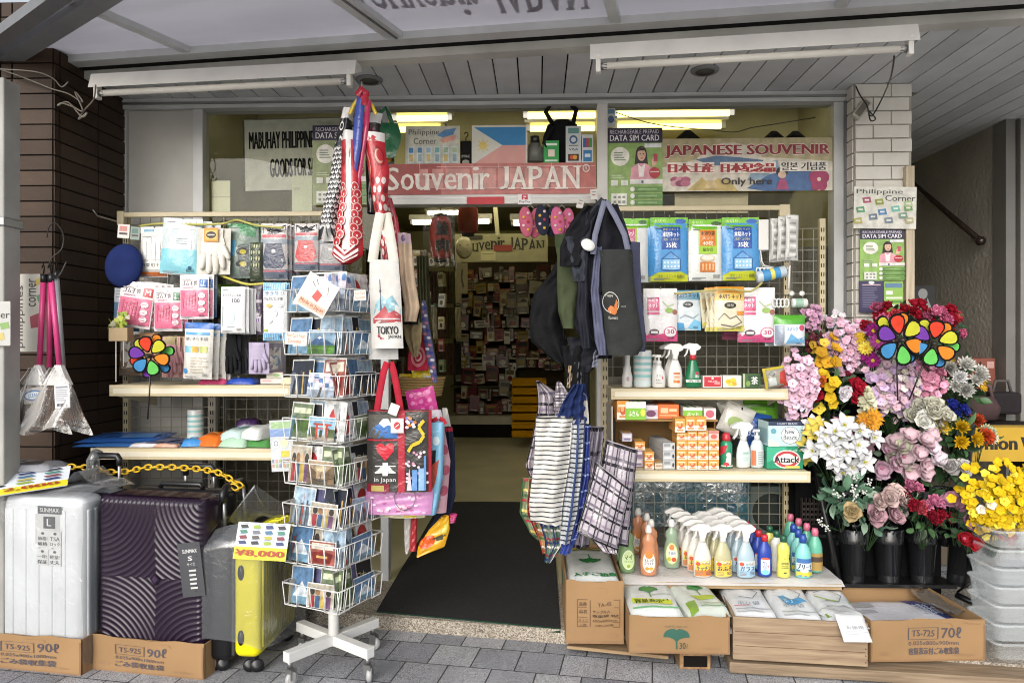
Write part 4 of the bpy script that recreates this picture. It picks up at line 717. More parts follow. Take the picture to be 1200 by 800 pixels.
# ================================================================ GOODS ON THE RACK BY THE FLOWERS
HR=dict(hooked=rr_)
def drain(bx,lab,blue=True,n=2):
 if blue:P=[('r',0,0,1,.1,'74b52e'),('p',[(0,.1),(1,.1),(1,.2),(0,.14)],'69a82a'),('t','水切り',.08,.03,.42,.08,'d8ecb0',1),('e',.8,.06,.15,.038,'2f5fae'),('r',.28,.15,.78,.5,'27509a'),('t','水切りネット',.32,.17,.74,.21,'d8c860',1),('t','水切ネット',.31,.23,.75,.31,'e4e8ee',3),('t','浅型・ゴミ受け',.33,.33,.73,.37,'d8d890',1),('t','35枚',.4,.39,.68,.48,'e8ecf2',3),('p',[(0,.92),(.2,.86),(.8,.85),(1,.9),(1,1),(0,1)],'b9bf2c'),('t','浅型・ストッキング',.18,.9,.82,.945,'6a7a2a',1)]+[('p',[(.25,.66),(.52,.53),(.8,.66)],'2f5f9a'),('p',[(.33,.645),(.52,.555),(.72,.645)],'5f9ad0'),('r',.3,.66,.76,.82,'8fc0e0'),('l',[(.28,.66),(.28,.82),(.52,.83),(.78,.82),(.78,.66)],.008,'2f5f9a')]+[('e',.36+.09*k,.71+.06*j,.025,.017,'dbe6f0')for k in range(5)for j in range(2)]
 else:P=[('r',0,0,1,.1,'74b52e'),('p',[(0,.1),(1,.1),(1,.15),(0,.2)],'69a82a'),('t','水切り',.08,.03,.4,.08,'d8ecb0',1),('e',.8,.07,.15,.035,'3a5a2a'),('r',.26,.17,.8,.57,'9cc43a'),('r',.3,.18,.76,.44,'d0782c'),('t','水切り袋',.33,.2,.73,.27,'3a2a1a',3),('t','ネット',.36,.29,.7,.34,'f0e0c8',1),('t','40枚',.38,.36,.68,.43,'f2ead8',2),('t','細か目',.38,.47,.68,.53,'4a6a2a',2),('e',.52,.64,.22,.06,'c8b08a'),('e',.52,.63,.18,.04,'dcd8cc'),('r',.3,.7,.74,.86,'c8742c')]+[('r',.36+.1*k,.73,.41+.1*k,.83,'e0b080')for k in range(4)]
 return pack('drain_net_pack','net pack',lab,bx,3.84,'4a8fc8' if blue else 'd9dcd8',P,T=.034,behind=n,step=(-.006,.03,.0),hdr=.1,ex=6,**HR)
pack('drain_net_pack','net pack','white drain net pack with pink square and lime header beside the dark bags',(724,256,759,331),3.86,'d6d8d6',[('r',0,0,1,.1,'74b52e'),('r',0,.1,1,.15,'69a82a'),('r',.05,.15,.62,.5,'a8c84a'),('r',.08,.17,.56,.46,'c0607c'),('t','オレンジ',.12,.2,.52,.28,'ecd8de',2),('t','ゴミ袋',.12,.32,.5,.4,'ecd8de',1),('e',.82,.06,.14,.03,'2f5a2f')],T=.03,behind=1,hdr=.1,ex=6,**HR)
drain((762,255,806,330),'blue drain net pack with house drawing, between the pink and orange printed packs');drain((807,257,847,329),'white drain net pack with an orange square and lime header',False);drain((846,255,889,329),'blue drain net pack with house drawing, last before the white hangers',True,2)
def hangers(mb):
 for k in range(5):
  y=k*.028;m=mat('d2d0cc','plastic');mb.box(-.03,y,-.16,.022,y+.012,0,m,bev=.004);mb.tube([(-.02,y+.006,-.16),(-.012,y+.006,-.22),(.0,y+.006,-.24),(.05,y+.006,-.25)],.004,m,6)
mesh_prop('hanger_set','white plastic trouser hangers hanging beyond the blue drain net pack','hangers',at(896,257,3.82),hangers)
for k in range(3):
 pack('hook_pack','hook pack',('front clear pack of small white hooks next to the hangers','middle clear pack of small white hooks next to the hangers','rear clear pack of small white hooks next to the hangers')[k],(921-9*k,252+k*2,936-9*k,305+k),3.82+.03*k,'b4b4b0',[('r',.1,.0,.9,.1,'d0d0cc')]+[('r',.25,.16+.1*i,.75,.22+.1*i,('8a8a86','d4d2ce')[i%2])for i in range(8)],T=.02,rot=2,group='clear packs of small white hooks')
def roller(mb):
 mb.lathe([(.022,0),(.03,.004),(.03,.15),(.022,.155)],mat('b8c4cc','film'),14,M=Matrix.Rotation(R(78),4,'Y'));mb.lathe([(.0306,.03),(.0306,.12)],mat('3f86b8','paper'),14,M=Matrix.Rotation(R(78),4,'Y'),caps=False);mb.lathe([(.031,.07),(.031,.09)],mat('d8c860','paper'),14,M=Matrix.Rotation(R(78),4,'Y'),caps=False)
 for k in range(4):mb.tube([(.0+.02*k,0,.03),(.005+.02*k,0,.05),(.018+.02*k,0,.048),(.02+.02*k,0,.035)],.004,mat('dcdad6','plastic'),6)
 mb.tube([(.14,0,.02),(.17,0,.06),(.165,0,-.06)],.006,mat('d8d6d2','plastic'),6)
mesh_prop('lint_roller','blue and white sticky roller pack with white hooks under the hangers','roller',at(886,325,3.78),roller)
def rings(mb):
 for k in range(4):mb.tube([(.02*k-.04+.012*cos(a),0,.022*sin(a))for a in[i*pi/5 for i in range(10)]],.005,mat('c9cbca','plastic'),6,closed=True)
 mb.lathe([(.018,.045),(.024,.05),(.024,.12),(.016,.125)],mat('d4d6d2','plastic'),12,M=Matrix.Rotation(R(90),4,'Y'));mb.lathe([(.0245,.06),(.0245,.1)],mat('8fae9a','paper'),12,M=Matrix.Rotation(R(90),4,'Y'),caps=False)
mesh_prop('hook_ring_set','white plastic ring set lying above the green capped pack','rings',at(917,355,3.78),rings)
for k in range(2):mesh_prop('suction_hook',('small white suction hook under the lint roller, nearer the window frame','small white suction hook under the lint roller, nearer the hangers')[k],'hook',at(939-12*k,344,3.84),lambda mb:(mb.lathe([(0,0),(.012,0),(.014,.012),(0,.014)],mat('dcdad6','plastic'),12,M=Matrix.Rotation(R(90),4,'X')),mb.tube([(0,.0,0),(0,.02,-.01),(-.05,.06,.0)],.003,mat('c8c6c0','metal'),6)))
pack('sponge_pack','sponge pack','green topped sponge pack with pink dot beside the flowers',(907,369,943,405),3.78,'c2ccd2',[('r',0,0,1,.3,'4f9a2e'),('r',.3,.32,.98,.92,'d4dae0'),('t','スポンジ',.36,.4,.72,.52,'3f6fae',2),('e',.86,.42,.1,.1,'c0506a'),('p',[(.35,.92),(.5,.6),(.75,.8),(.98,.7),(.98,.92)],'6fa8d0'),('r',.02,.34,.28,.95,'8a94a4')],T=.05,behind=1,step=(-.02,.03,0))
# second row
def pink30(bx,l):pack('drain_net_pack','net pack',l,bx,3.8,'d5d3d3',[('r',0,0,1,.1,'dedcd8'),('r',.1,.17,.46,.43,'b9406e'),('t','水切り',.14,.2,.42,.26,'ecd8e0',2),('t','ネット',.14,.29,.42,.37,'ecd8e0',2),('r',.1,.45,.46,.5,'c0507a'),('e',.75,.42,.12,.05,'8fae5a'),('e',.92,.45,.08,.05,'9a6a5a'),('l',[(.55,.25),(.7,.35),(.9,.3)],.012,'a8b88a'),('p',[(0,.84),(.3,.88),(1,.82),(1,1),(0,1)],'c04a78'),('e',.3,.83,.15,.06,'5a4a52'),('r',.2,.81,.4,.85,'d8d4d4'),('e',.78,.83,.2,.105,'c04a78'),('e',.78,.83,.17,.09,'dad6d8'),('t','30',.67,.78,.89,.86,'b9406e',3)],T=.03,behind=1,hdr=.11,ex=6,**HR)
pink30((754,338,793,400),'white and pink drain net pack marked 30, beside the charcoal tote');pink30((866,337,907,401),'white and pink drain net pack marked 30, beside the sponge pack')
pack('drain_net_pack','net pack','pale blue drain net pack with black oval in the second row',(790,340,821,387),3.84,'c9d2d6',[('r',0,0,1,.24,'5f8fa8'),('t','水切りネット',.06,.07,.94,.19,'2a3a4a',3),('e',.5,.36,.2,.07,'2a2c30'),('t','浅型',.38,.33,.62,.39,'d8d8d4',1),('p',[(0,.8),(.35,.82),(.4,1),(0,1)],'4f9ac8'),('p',[(.5,.95),(.75,.72),(1,.8),(1,1)],'7ab8d8'),('l',[(.2,.7),(.4,.62),(.7,.7),(.9,.6)],.015,'8a9aa4')],T=.025,behind=1)
for k in range(3):pack('drain_net_pack','net pack',('thin pale yellow sachet hanging edge-on, nearest the blue pack','thin pale yellow sachet hanging edge-on in the middle','thin pale yellow sachet hanging edge-on, nearest the orange pack')[k],(817+6*k,341,832+6*k,384+k),3.83-.02*k,'c8c2a8',[('r',.1,.2,.5,.5,'a89a78'),('l',[(.2,.6),(.5,.4),(.8,.7),(.6,.9)],.03,'7a7464'),('r',.0,.85,1,.97,'c0b85a')],T=.02,rot=-8-4*k,yaw=35)
pack('drain_net_pack','net pack','orange and yellow drain net pack with black oval in the second row',(837,336,872,388),3.78,'d6cdb4',[('r',0,0,1,.13,'cf8a26'),('r',0,.13,1,.3,'d9b45a'),('t','水切りネット',.12,.17,.92,.27,'2f2a20',3),('e',.5,.42,.2,.07,'2c2822'),('t','深型',.38,.39,.62,.45,'d8d0b8',1),('r',.72,.55,.98,.64,'cf8a3a'),('l',[(.1,.75),(.3,.6),(.5,.72),(.7,.66),(.9,.8),(.6,.9),(.2,.85)],.012,'6a665a'),('p',[(0,.9),(.5,.95),(1,.86),(1,1),(0,1)],'c8c060')],T=.03,behind=2,step=(-.012,.024,0))
poster('net_box','dark pink flat pack tucked behind the second row packs','pack',(846,386,872,398),3.95,'8a3a5a',[('r',.1,.2,.6,.5,'a85a78')])
cable('elastic_strap',[at(790,344,3.76),at(812,342,3.74),at(835,340,3.72),at(858,339,3.74),at(880,341,3.74),at(893,331,3.76)],.006,'a8a060','yellow green strap strung across the second row of net packs')
# ---------------------------------------------------------------- bottles
def lab_lathe(mb,prof,z0,z1,a0,a1,base,prims,sx=1,sy=1,off=.0012):
 """curved label wrapped round a lathe body; a in degrees, -90 faces the street"""
 def rad(z):
  for(r0,q0),(r1,q1)in zip(prof,prof[1:]):
   if q0<=z<=q1 and q1>q0:return r0+(r1-r0)*(z-q0)/(q1-q0)
  return prof[-1][0]
 def S(u,v,o):
  a=R(a0+(a1-a0)*u);z=z1+(z0-z1)*v;r=rad(z)+off+o*1.5;return Vector((r*cos(a)*sx,r*sin(a)*sy,z))
 if base:mb.sheet(lambda u,v:S(u,1-v,0),14,6,mat(base,'paper'))
 decorate(mb,S,prims,'paper');return S
def trigger(mb,z,m,s=1.0,y=0):
 """spray head: collar, body, nozzle to -x, trigger lever"""
 pf=[(-.052,.046),(-.058,.036),(-.05,.032),(-.02,.03),(-.013,.0),(.012,.0),(.016,.02),(.034,.028),(.04,.04),(.022,.056),(-.02,.06)]
 mb.prism([(x*s,z+q*s)for x,q in pf],y-.011*s,y+.011*s,m);mb.lathe([(.0135*s,z-.02*s),(.0135*s,z+.002)],m,12,M=Matrix.Translation((0,y,0)))
 mb.prism([(-.03*s,z+.032*s),(-.022*s,z+.032*s),(-.03*s,z+.004*s),(-.044*s,z-.012*s),(-.047*s,z-.008*s),(-.036*s,z+.008*s)],y-.006*s,y+.006*s,m)
BS=1.0
def bottle(name,cat,label,loc,body_prof,base,kind='plastic',sx=1,sy=1,cap=None,lab=None,head=None,rot=0,group=None,mm=None):
 t=tag(empty(name,loc,(0,0,R(rot))),label,cat,group);t.scale=(BS,)*3;mb=MB();mb.lathe(body_prof,mm or mat(base,kind),22,sx=sx,sy=sy);mb.build('body',t)
 if lab:
  mb=MB();lab_lathe(mb,body_prof,*lab,sx=sx,sy=sy);mb.build('label',t)
 if cap:mb=MB();cap(mb);mb.build('cap',t)
 if head:mb=MB();head(mb);mb.build('spray_head',t)
 return t
Y1=3.83
bottle('slim_bottle','bottle','slim white squeeze bottle at the bag end of the upper shelf',sh(735,Y1,ZR1),[(.022,0),(.027,.006),(.027,.06),(.02,.085),(.02,.1),(.014,.12),(.014,.17),(.01,.175)],'d2d1cd',cap=lambda mb:mb.lathe([(.014,.14),(.013,.17),(.008,.176)],mat('e0dfdb','plastic'),14),lab=(.03,.06,-130,-50,None,[('e',.5,.5,.2,.4,'b89aa8')]))
roll_towel('striped paper towel roll on the upper shelf between white bottles',sh(753,Y1+.02,ZR1),.047,.195)
def pump(z,c='dcdbd7'):
 def f(mb):
  m=mat(c,'plastic');mb.lathe([(.014,z),(.014,z+.02),(.005,z+.024),(.005,z+.04)],m,12);mb.prism([(-.02,z+.04),(.012,z+.04),(.012,z+.052),(-.012,z+.053),(-.022,z+.044)],-.008,.008,m)
 return f
wb_=[(.028,0),(.034,.006),(.035,.05),(.03,.085),(.015,.11),(.014,.12)]
bottle('pump_bottle','bottle','white pump bottle with grey print beside the towel roll, front one',sh(772,Y1-.02,ZR1),wb_,'dad9d5',sy=.75,cap=pump(.118),lab=(.012,.08,-140,-40,None,[('t','きれい',.25,.15,.75,.35,'5a5a5e',1),('t','手洗い',.2,.5,.6,.68,'5a5a5e',1),('e',.75,.42,.07,.1,'c05060'),('r',.2,.8,.7,.84,'8a8a8a')]))
bottle('pump_bottle','bottle','white pump bottle half hidden behind the front pump bottle',sh(768,Y1+.07,ZR1),wb_,'d4d3cf',sy=.75,cap=pump(.118))
def trig(z,c,s=1.0):return lambda mb:trigger(mb,z,mat(c,'plastic'),s)
sp=[(.03,0),(.038,.006),(.039,.06),(.034,.1),(.02,.135),(.014,.15),(.014,.16)]
SPL=(.02,.08,-150,-30,None,[('r',.3,.0,.75,.16,'c8743a'),('r',.3,.22,.75,.95,'d9c4b0'),('t','掃除',.36,.3,.7,.5,'b85a3a',1),('e',.4,.78,.1,.12,'d0803a'),('e',.6,.8,.12,.12,'c86a2a')])
bottle('spray_bottle','spray bottle','white trigger spray with an orange label on the upper shelf',sh(791,Y1-.02,ZR1),sp,'dcdad6',sy=.62,head=trig(.165,'dcdad6',1.1),lab=SPL,rot=8)
bottle('spray_bottle','spray bottle','white trigger spray standing behind the orange labelled spray',sh(786,Y1+.07,ZR1),sp,'d2d0cc',sy=.62,head=trig(.165,'d2d0cc',1.1),rot=8)
bottle('spray_bottle','spray bottle','dark green trigger spray with white head and red collar',sh(812,Y1,ZR1),[(.034,0),(.042,.006),(.041,.05),(.034,.09),(.018,.14),(.014,.15)],'1f6b48',sy=.62,rot=-4,mm=liquid_mat('green bottle','1a6a44',1),lab=(.012,.09,-165,-15,None,[('r',.1,.62,.95,.8,'d6d8d4'),('t','洗浄',.25,.64,.8,.78,'1f4a38',2),('r',.45,.1,.85,.5,'2f7a58'),('e',.68,.2,.1,.1,'b03040'),('t','泡',.55,.3,.75,.5,'c8d8d0',2)]),
       head=lambda mb:(trigger(mb,.172,mat('d8d6d2','plastic'),1.0),mb.lathe([(.017,.145),(.017,.17)],mat('b8343a','plastic'),14),mb.lathe([(.0,0),(.014,0),(.014,.012),(0,.014)],mat('b8343a','plastic'),12,M=Matrix.Translation((-.056,0,.208))@Matrix.Rotation(R(-90),4,'Y'))))
boxy('soap_box','box','red and white soap box on the upper shelf beside the green spray',sh(835,Y1-.03,ZR1),.096,.06,.062,'d6cfc8',[('r',.05,.08,.95,.9,'b82a38'),('e',.5,.2,.06,.1,'e8d8d0'),('t','牛乳石鹸',.25,.38,.75,.56,'ecd8d4',1),('r',.6,.5,.9,.72,'d08a8a')],rot=1)
boxy('soap_box','box','white soap box with yellow flowers on the upper shelf',sh(858,Y1-.02,ZR1),.096,.06,.064,'d2cec4',[('e',.3,.5,.15,.2,'d8b030'),('e',.55,.4,.16,.2,'d9bc3c'),('e',.6,.7,.15,.16,'cfa028'),('e',.4,.75,.13,.12,'dcc450'),('t','せっけん',.3,.44,.72,.6,'a8502a',1)])
boxy('soap_box','box','dark green tea soap box on the upper shelf',sh(881,Y1-.02,ZR1),.092,.06,.072,'3f5f3a',[('r',.0,0,.12,1,'a8b090'),('r',.3,.1,.9,.9,'2f4a2e'),('t','茶',.48,.2,.84,.75,'e0e4d8',3),('e',.3,.7,.12,.2,'7a9a4a')])
pack('sponge_pack','sponge pack','yellow edged sponge pack with a red bar leaning at the shelf end',(893,430,918,454),3.74,'8f8a7c',[('r',0,0,1,.12,'b8a83a'),('r',0,.0,.1,1,'b8a83a'),('p',[(.72,.3),(1,.2),(1,1),(.6,1)],'b03a30'),('r',.15,.5,.5,.9,'b8bcb8'),('e',.35,.3,.15,.12,'4a4a44')],T=.05,rot=-10)
# ---------------------------------------------------------------- middle compartment
ZC2=at(728,490,3.78).z
card=plaster_mat('corrugated board','8f7048',14,.18,.08,.85)
mb=MB();a,b=at(722,494,3.76),at(842,482,3.76);mb.box(a.x,3.77,ZC2-.014,b.x,4.1,ZC2-.004,card);mb.box(a.x+.03,4.08,ZR2+.004,b.x,4.1,ZC2-.015,card);mb.box(b.x+.002,3.86,ZR2+.004,b.x+.008,4.1,ZC2-.02,card);mb.box(a.x-.02,3.8,ZR2+.004,a.x-.012,4.1,ZC2+.06,mat('b8b2a8','paint'))
tag(mb.build('cardboard_tray'),'bent cardboard tray forming a shelf over the orange boxes','tray')
OB=[('r',0,.62,1,1,'dad4c6'),('r',0,0,1,.18,'d69038'),('e',.5,.5,.26,.26,'c05a38'),('e',.45,.42,.15,.16,'d8a060'),('r',.1,.2,.8,.32,'e4d4b0'),('r',.2,.78,.8,.9,'c88a50')]
for k,(px,w_,h_,y_,c,F_,T_,l)in enumerate(((730,14,22,3.745,'d08a40',OB,[('r',.1,.1,.9,.9,'d8b890')],'orange and white box at the bag end of the cardboard tray'),(745,24,21,3.74,'d6d8d0',[('r',0,.35,1,1,'7fb53a'),('t','ふきん',.15,.5,.65,.8,'e8f0d8',2),('e',.85,.6,.12,.2,'d8d850')],[('r',.1,.0,.25,1,'3f7a3a'),('r',.6,0,.75,1,'6fae4a')],'white box with a lime front on the cardboard tray'),(763,16,16,3.78,'cfc9cc',[('r',0,.3,1,.8,'b8a8b4'),('e',.5,.6,.35,.25,'6a3a5a')],[('r',.1,.2,.9,.5,'9a8a98')],'lilac white box beside the lime front box'),(783,25,17,3.79,'c8672e',[('r',.15,.25,.5,.6,'e0b890'),('r',.55,.3,.9,.5,'e0b890'),('r',.1,.7,.9,.8,'dca070')],[('r',.1,.1,.9,.9,'d0743a')],'bright orange box in the middle of the cardboard tray'),(812,22,14,3.77,'d3d6cd',[('r',0,.25,1,1,'76b03a'),('t','ネット',.2,.4,.8,.75,'e8f0d8',2)],[('r',.2,.0,.35,1,'3f6a3a'),('r',.6,0,.7,1,'3f6a3a')],'low white box with a green front on the cardboard tray'),(832,14,13,3.77,'d0c8c4',[('e',.5,.5,.35,.35,'b85a6a')],[('r',.2,.2,.8,.6,'b0a0a0')],'small pink and white box at the far end of the cardboard tray'))):
 s=mpp(px,y_);boxy('wrap_box','box',l,Vector((at(px,400,y_).x,y_,ZC2-.003)),w_*s,.22,h_*s,c,F_,T_,rot=2 if k<3 else-1)
fr_=3.73;s=mpp(815,fr_)
def obx(px,w_,z,h_,l,base='d09a4c',P=OB,d=.14,y=fr_,rot=0,g='small orange printed boxes stacked under the tray'):return boxy('wick_box','box',l,Vector((at(px,400,y).x,y,z)),w_*s,d,h_*s,base,P,[('r',.1,.1,.9,.9,'d8a860')],[('r',.1,.2,.9,.8,'c88a48')],rot=rot,group=g)
COLN=('first column from the towel tray side','second column','third column','last column beside the green can');ROWN=('bottom row','second row','third row','fourth row')
for c in range(4):
 for r_ in range(4):
  if c==0 and r_==3:w0,h0=11.6,9
  else:w0,h0=11.8,11.3
  l='orange printed box in the %s of the %s'%(ROWN[r_],COLN[c])
  if c==3 and r_==3:obx(836.5,12,ZR2+r_*11.5*s,11.3,'pale pink printed box on top of the last column','d4b8a8',[('r',0,0,1,.3,'b87a70'),('e',.5,.6,.3,.25,'c8605a')])
  else:obx(799+12.5*c,w0,ZR2+.002+r_*11.5*s,h0,l,'d09a4c' if(c+r_)%3 else 'd4a258')
for c in range(3):obx(799+12.4*c-2,11.8,ZR2+.002+46*s+(0 if c else-2*s),16,'taller orange box on top of the %s'%COLN[c],y=3.71,d=.18)
for r_ in range(3):boxy('foil_box','box','silver grey box, %s of the short pile beside the orange boxes'%('lowest','middle','topmost')[r_],Vector((at(784,400,3.73).x,3.73,ZR2+.002+r_*10.4*s)),14*s,.3,10*s,'b6b8b8',[('r',.05,.1,.6,.4,'8a8e90'),('e',.85,.5,.08,.25,'3a3a3a'),('r',.1,.6,.7,.8,'d0d0d0')],[('r',.1,.1,.9,.3,'8a8e92'),('r',.1,.5,.9,.9,'c8cacc')],rot=5)
obx(772,9,ZR2+.002,7,'thin cream box lying between the silver and orange piles','cfc4b0',[('r',.1,.3,.9,.6,'b08a70')],g=None)
for r_ in range(2):obx(761,11,ZR2+.002+r_*10.2*s,10,'orange printed box, %s of the lone pair near the plaid bags'%('lower','upper')[r_])
for k,(px,z,c,l)in enumerate(((748,0,'b9b4c4','pale violet box at the shelf corner by the plaid bags'),(748,1,'9a88a0','mauve box stacked on the pale violet box'),(750,2,'cf9a58','orange box on top of the mauve box'),(735,3,'b6b0be','violet white box near the plaid bag top'))):
 obx(px,12,ZR2+.002+z*10*s,9.8,l,c,[('r',.1,.2,.9,.5,'d8d2d8'),('r',.2,.6,.8,.8,'7a6a8a')]if k!=2 else OB,y=3.8,g=None)
# loose bags lying behind
pack('net_pack','net pack','white and green net pack leaning behind the green can',(838,466,868,505),3.98,'c4c4ba',[('r',.3,.3,.9,.7,'a8b890'),('e',.5,.5,.2,.2,'8fa86a')],T=.05,rot=-24);pack('net_pack','net pack','white pack with a punched header lying aslant over the blue pack',(852,475,888,512),3.92,'cac8c0',[('r',0,0,1,.22,'d6d4ce'),('e',.5,.1,.03,.05,'2a2a28'),('e',.5,.6,.3,.2,'9ab070'),('e',.6,.7,.12,.1,'b0a890')],T=.05,rot=24)
pack('net_pack','net pack','lime green drain net pack lying across the rear of the shelf',(858,466,912,494),4.0,'5f9a2a',[('r',.1,.2,.9,.35,'3f6a1f'),('r',.1,.5,.7,.6,'8fc04a')],T=.06,rot=3);pack('net_pack','net pack','navy blue drain net pack under the lime green one',(872,484,905,540),3.96,'27509a',[('r',.1,.2,.9,.6,'1f3f80'),('t','35枚',.2,.3,.8,.5,'b8c8e0',2)],T=.05,rot=10)
cp_=[(.028,0),(.031,.004),(.031,.12),(.024,.135),(.02,.14)]
bottle('spray_can','spray can','green spray can with red cap and white dog print',sh(851,3.8,ZR2),cp_,'2a8a66','gloss',cap=lambda mb:mb.lathe([(.022,.138),(.023,.15),(.018,.175),(.012,.18)],mat('b8303a','plastic'),16),lab=(.006,.12,-170,-10,None,[('p',[(0,.1),(.5,0),(.35,.35),(0,.5)],'b8303a'),('e',.55,.45,.14,.12,'d8d6d0'),('p',[(.35,.9),(.45,.5),(.7,.5),(.68,.9)],'d8d6d0'),('e',.42,.88,.16,.1,'b8303a'),('r',.1,.92,.9,.98,'d0d8d0')]))
bottle('spray_bottle','spray bottle','white trigger spray with pale green label on the lower shelf',sh(871,3.8,ZR2),sp,'d6dad8',sy=.62,rot=14,head=trig(.163,'d8dad8',1.25),lab=(.02,.085,-150,-30,None,[('r',.25,.0,.8,.25,'b8d4c8'),('t','除菌',.35,.05,.7,.2,'4a8a78',1),('r',.25,.3,.8,.95,'c8d8d4'),('e',.5,.6,.18,.2,'b4ccc8')]))
bottle('pump_bottle','bottle','clear pump bottle with orange stripe beside the detergent boxes',sh(887,3.8,ZR2),[(.026,0),(.033,.005),(.033,.11),(.024,.135),(.014,.145)],'c2ccce',sy=.8,cap=pump(.145,'d4d8da'),lab=(.01,.1,-170,-20,None,[('r',.1,.1,.4,.95,'c0704a'),('r',.45,.05,.95,.95,'d0d4d2')]+lines(.5,.15,.9,.9,6,'8a9498')))
bottle('pump_bottle','bottle','clear pump bottle hidden behind the orange striped one',sh(893,3.92,ZR2),[(.026,0),(.033,.005),(.033,.11),(.024,.135),(.014,.145)],'b4c0c4',sy=.8,cap=pump(.145,'c8d0d2'))
k=mpp(920,3.74);boxy('detergent_box','box','green detergent box reading Attack at the bottom of the pair',sh(920,3.76,ZR2),43*k,.16,26*k,'1f8a66',[('p',[(0,0),(.55,0),(.3,.5),(0,.7)],'3fa884'),('e',.55,.56,.38,.42,'d9dad4'),('o',.55,.56,.33,.37,.3,'b83a40'),('r',.3,.42,.85,.72,'d9dad4'),('t','Attack',.2,.42,.88,.72,'1d2430',4),('t','バイオ',.4,.1,.85,.22,'c8dcd4',1),('r',.5,.86,.9,.97,'c8c060')],[('r',0,0,1,1,'1a7a5a')],[('r',.1,.2,.9,.6,'2a5a50')],rot=3)
boxy('detergent_box','box','pale detergent box reading New Beads with a navy top, on the green box',Vector((at(922,400,3.76).x,3.765,ZR2+.004+26*k)),43*k,.15,29*k,'b9d4d6',[('r',0,0,1,.16,'2a3450'),('t','HEART BEADS',.25,.04,.8,.12,'c8ccd8',1),('e',.6,.55,.27,.37,'dfe4e4'),('o',.6,.55,.26,.36,.06,'3f4a5a'),('t','New',.46,.3,.72,.5,'3a4454',2),('t','Beads',.42,.54,.78,.74,'3a4454',2),('e',.14,.38,.08,.11,'5f9aa8'),('p',[(0,.7),(.3,.85),(.3,1),(0,1)],'d0d8c8')],[('r',0,0,1,1,'232c48')],[('r',.1,.3,.9,.9,'8fb0b8')],rot=3)
# ---------------------------------------------------------------- low table of cleaners
ZT=.26;BS=1.07;t=tag(empty('low_table',(at(840,400,3.8).x,3.8,0)),'low bench covered in white sheeting below the lower shelf','table')
a,b=at(722,400,3.6).x,at(985,400,3.6).x
def tb(n,mb):o=mb.build(n,t);o.matrix_parent_inverse=Matrix.Translation(-t.location);return o
rr=random.Random(4)
mb=MB();mb.sheet(lambda u,v:(a+(b-a)*u,3.545+.58*v,ZT+.004*sin(17*u+5*v)*sin(9*v)-(0 if v>.02 else .02)),24,14,mat('cfccca','film'));tb('plastic_cover',mb)
mb=MB();mb.box(a+.01,3.56,ZT-.04,b-.01,4.12,ZT-.012,wood_mat('bench board','8a7250','b59a72',0));tb('board',mb)
for x in(a+.05,b-.1):
 for y in(3.62,4.05):mb=MB();mb.box(x,y,0,x+.05,y+.05,ZT-.042,wired);tb('leg',mb)
def tp_(px,Y):Y+=.24;return Vector((at(px,400,Y).x,Y,ZT+.006))
dish=[(.03,0),(.037,.006),(.039,.05),(.034,.1),(.026,.135),(.031,.15),(.028,.172),(.013,.188),(.013,.195)]
gl_=liquid_mat('green soap','7f9c6e',.9);ol_=liquid_mat('orange soap','c98a66',.92);cl_=liquid_mat('clear soap','93a890',.85)
def dcap(c):return lambda mb:(mb.lathe([(.014,.193),(.016,.2),(.015,.215),(.01,.228),(.007,.23)],mat(c,'plastic'),14))
GL=(.015,.11,-145,-35,None,[('e',.5,.5,.42,.48,'d4dfb8'),('e',.5,.5,.36,.42,'c4d8a0'),('t','マイ',.25,.25,.75,.48,'2a4a34',3),('t','フレッシュ',.25,.52,.75,.62,'4a7a3a',2),('e',.5,.8,.1,.08,'8fae3a')])
OL=(.015,.115,-145,-35,None,[('e',.5,.5,.42,.48,'dcd6cc'),('e',.5,.18,.26,.17,'cf7f2e'),('t','オレンジ',.22,.36,.78,.48,'2f3f7a',3),('t','ブライト',.22,.5,.78,.62,'2f3f7a',3),('e',.38,.8,.12,.08,'d09030'),('e',.62,.8,.12,.08,'d0a040')])
CL=(.02,.125,-145,-35,None,[('e',.5,.5,.42,.48,'d6ddb8'),('o',.5,.5,.42,.48,.1,'b8c46a'),('e',.5,.22,.18,.13,'c87a3a'),('p',[(.25,.5),(.4,.36),(.7,.4),(.75,.56),(.5,.6)],'dfe2e0'),('t','食器用',.28,.42,.72,.54,'3a5080',2),('e',.35,.75,.12,.1,'b8b040'),('e',.62,.76,.14,.1,'c0503a')])
bottle('dish_soap','dish soap','green dish soap bottle with round label beside the plaid bags, front',tp_(735,3.42),dish,'7f9c6e',sy=.72,cap=dcap('9fc0bc'),lab=GL,mm=gl_,rot=6);bottle('dish_soap','dish soap','green dish soap bottle right behind the front green one',tp_(732,3.53),dish,'7f9c6e',sy=.72,cap=dcap('9fc0bc'),mm=gl_)
bottle('dish_soap','dish soap','orange dish soap bottle with white oval label, frontmost',tp_(760,3.38),dish,'c98a66',sy=.72,cap=dcap('e0dcd6'),lab=OL,mm=ol_,rot=-3)
for i,(px,Y,l)in enumerate(((763,3.5,'second in line'),(758,3.62,'third in line'),(748,3.74,'rearmost in line beside the wire grid'))):bottle('dish_soap','dish soap','orange dish soap bottle with white cap, '+l,tp_(px,Y),dish,'c98a66',sy=.72,cap=dcap('dcd8d2'),lab=OL if i==2 else None,mm=ol_)
bottle('dish_soap','dish soap','pale green clear dish soap bottle with fruit label',tp_(787,3.5),dish,'93a890',sy=.72,cap=dcap('dcdcd8'),lab=CL,mm=cl_,rot=-8)
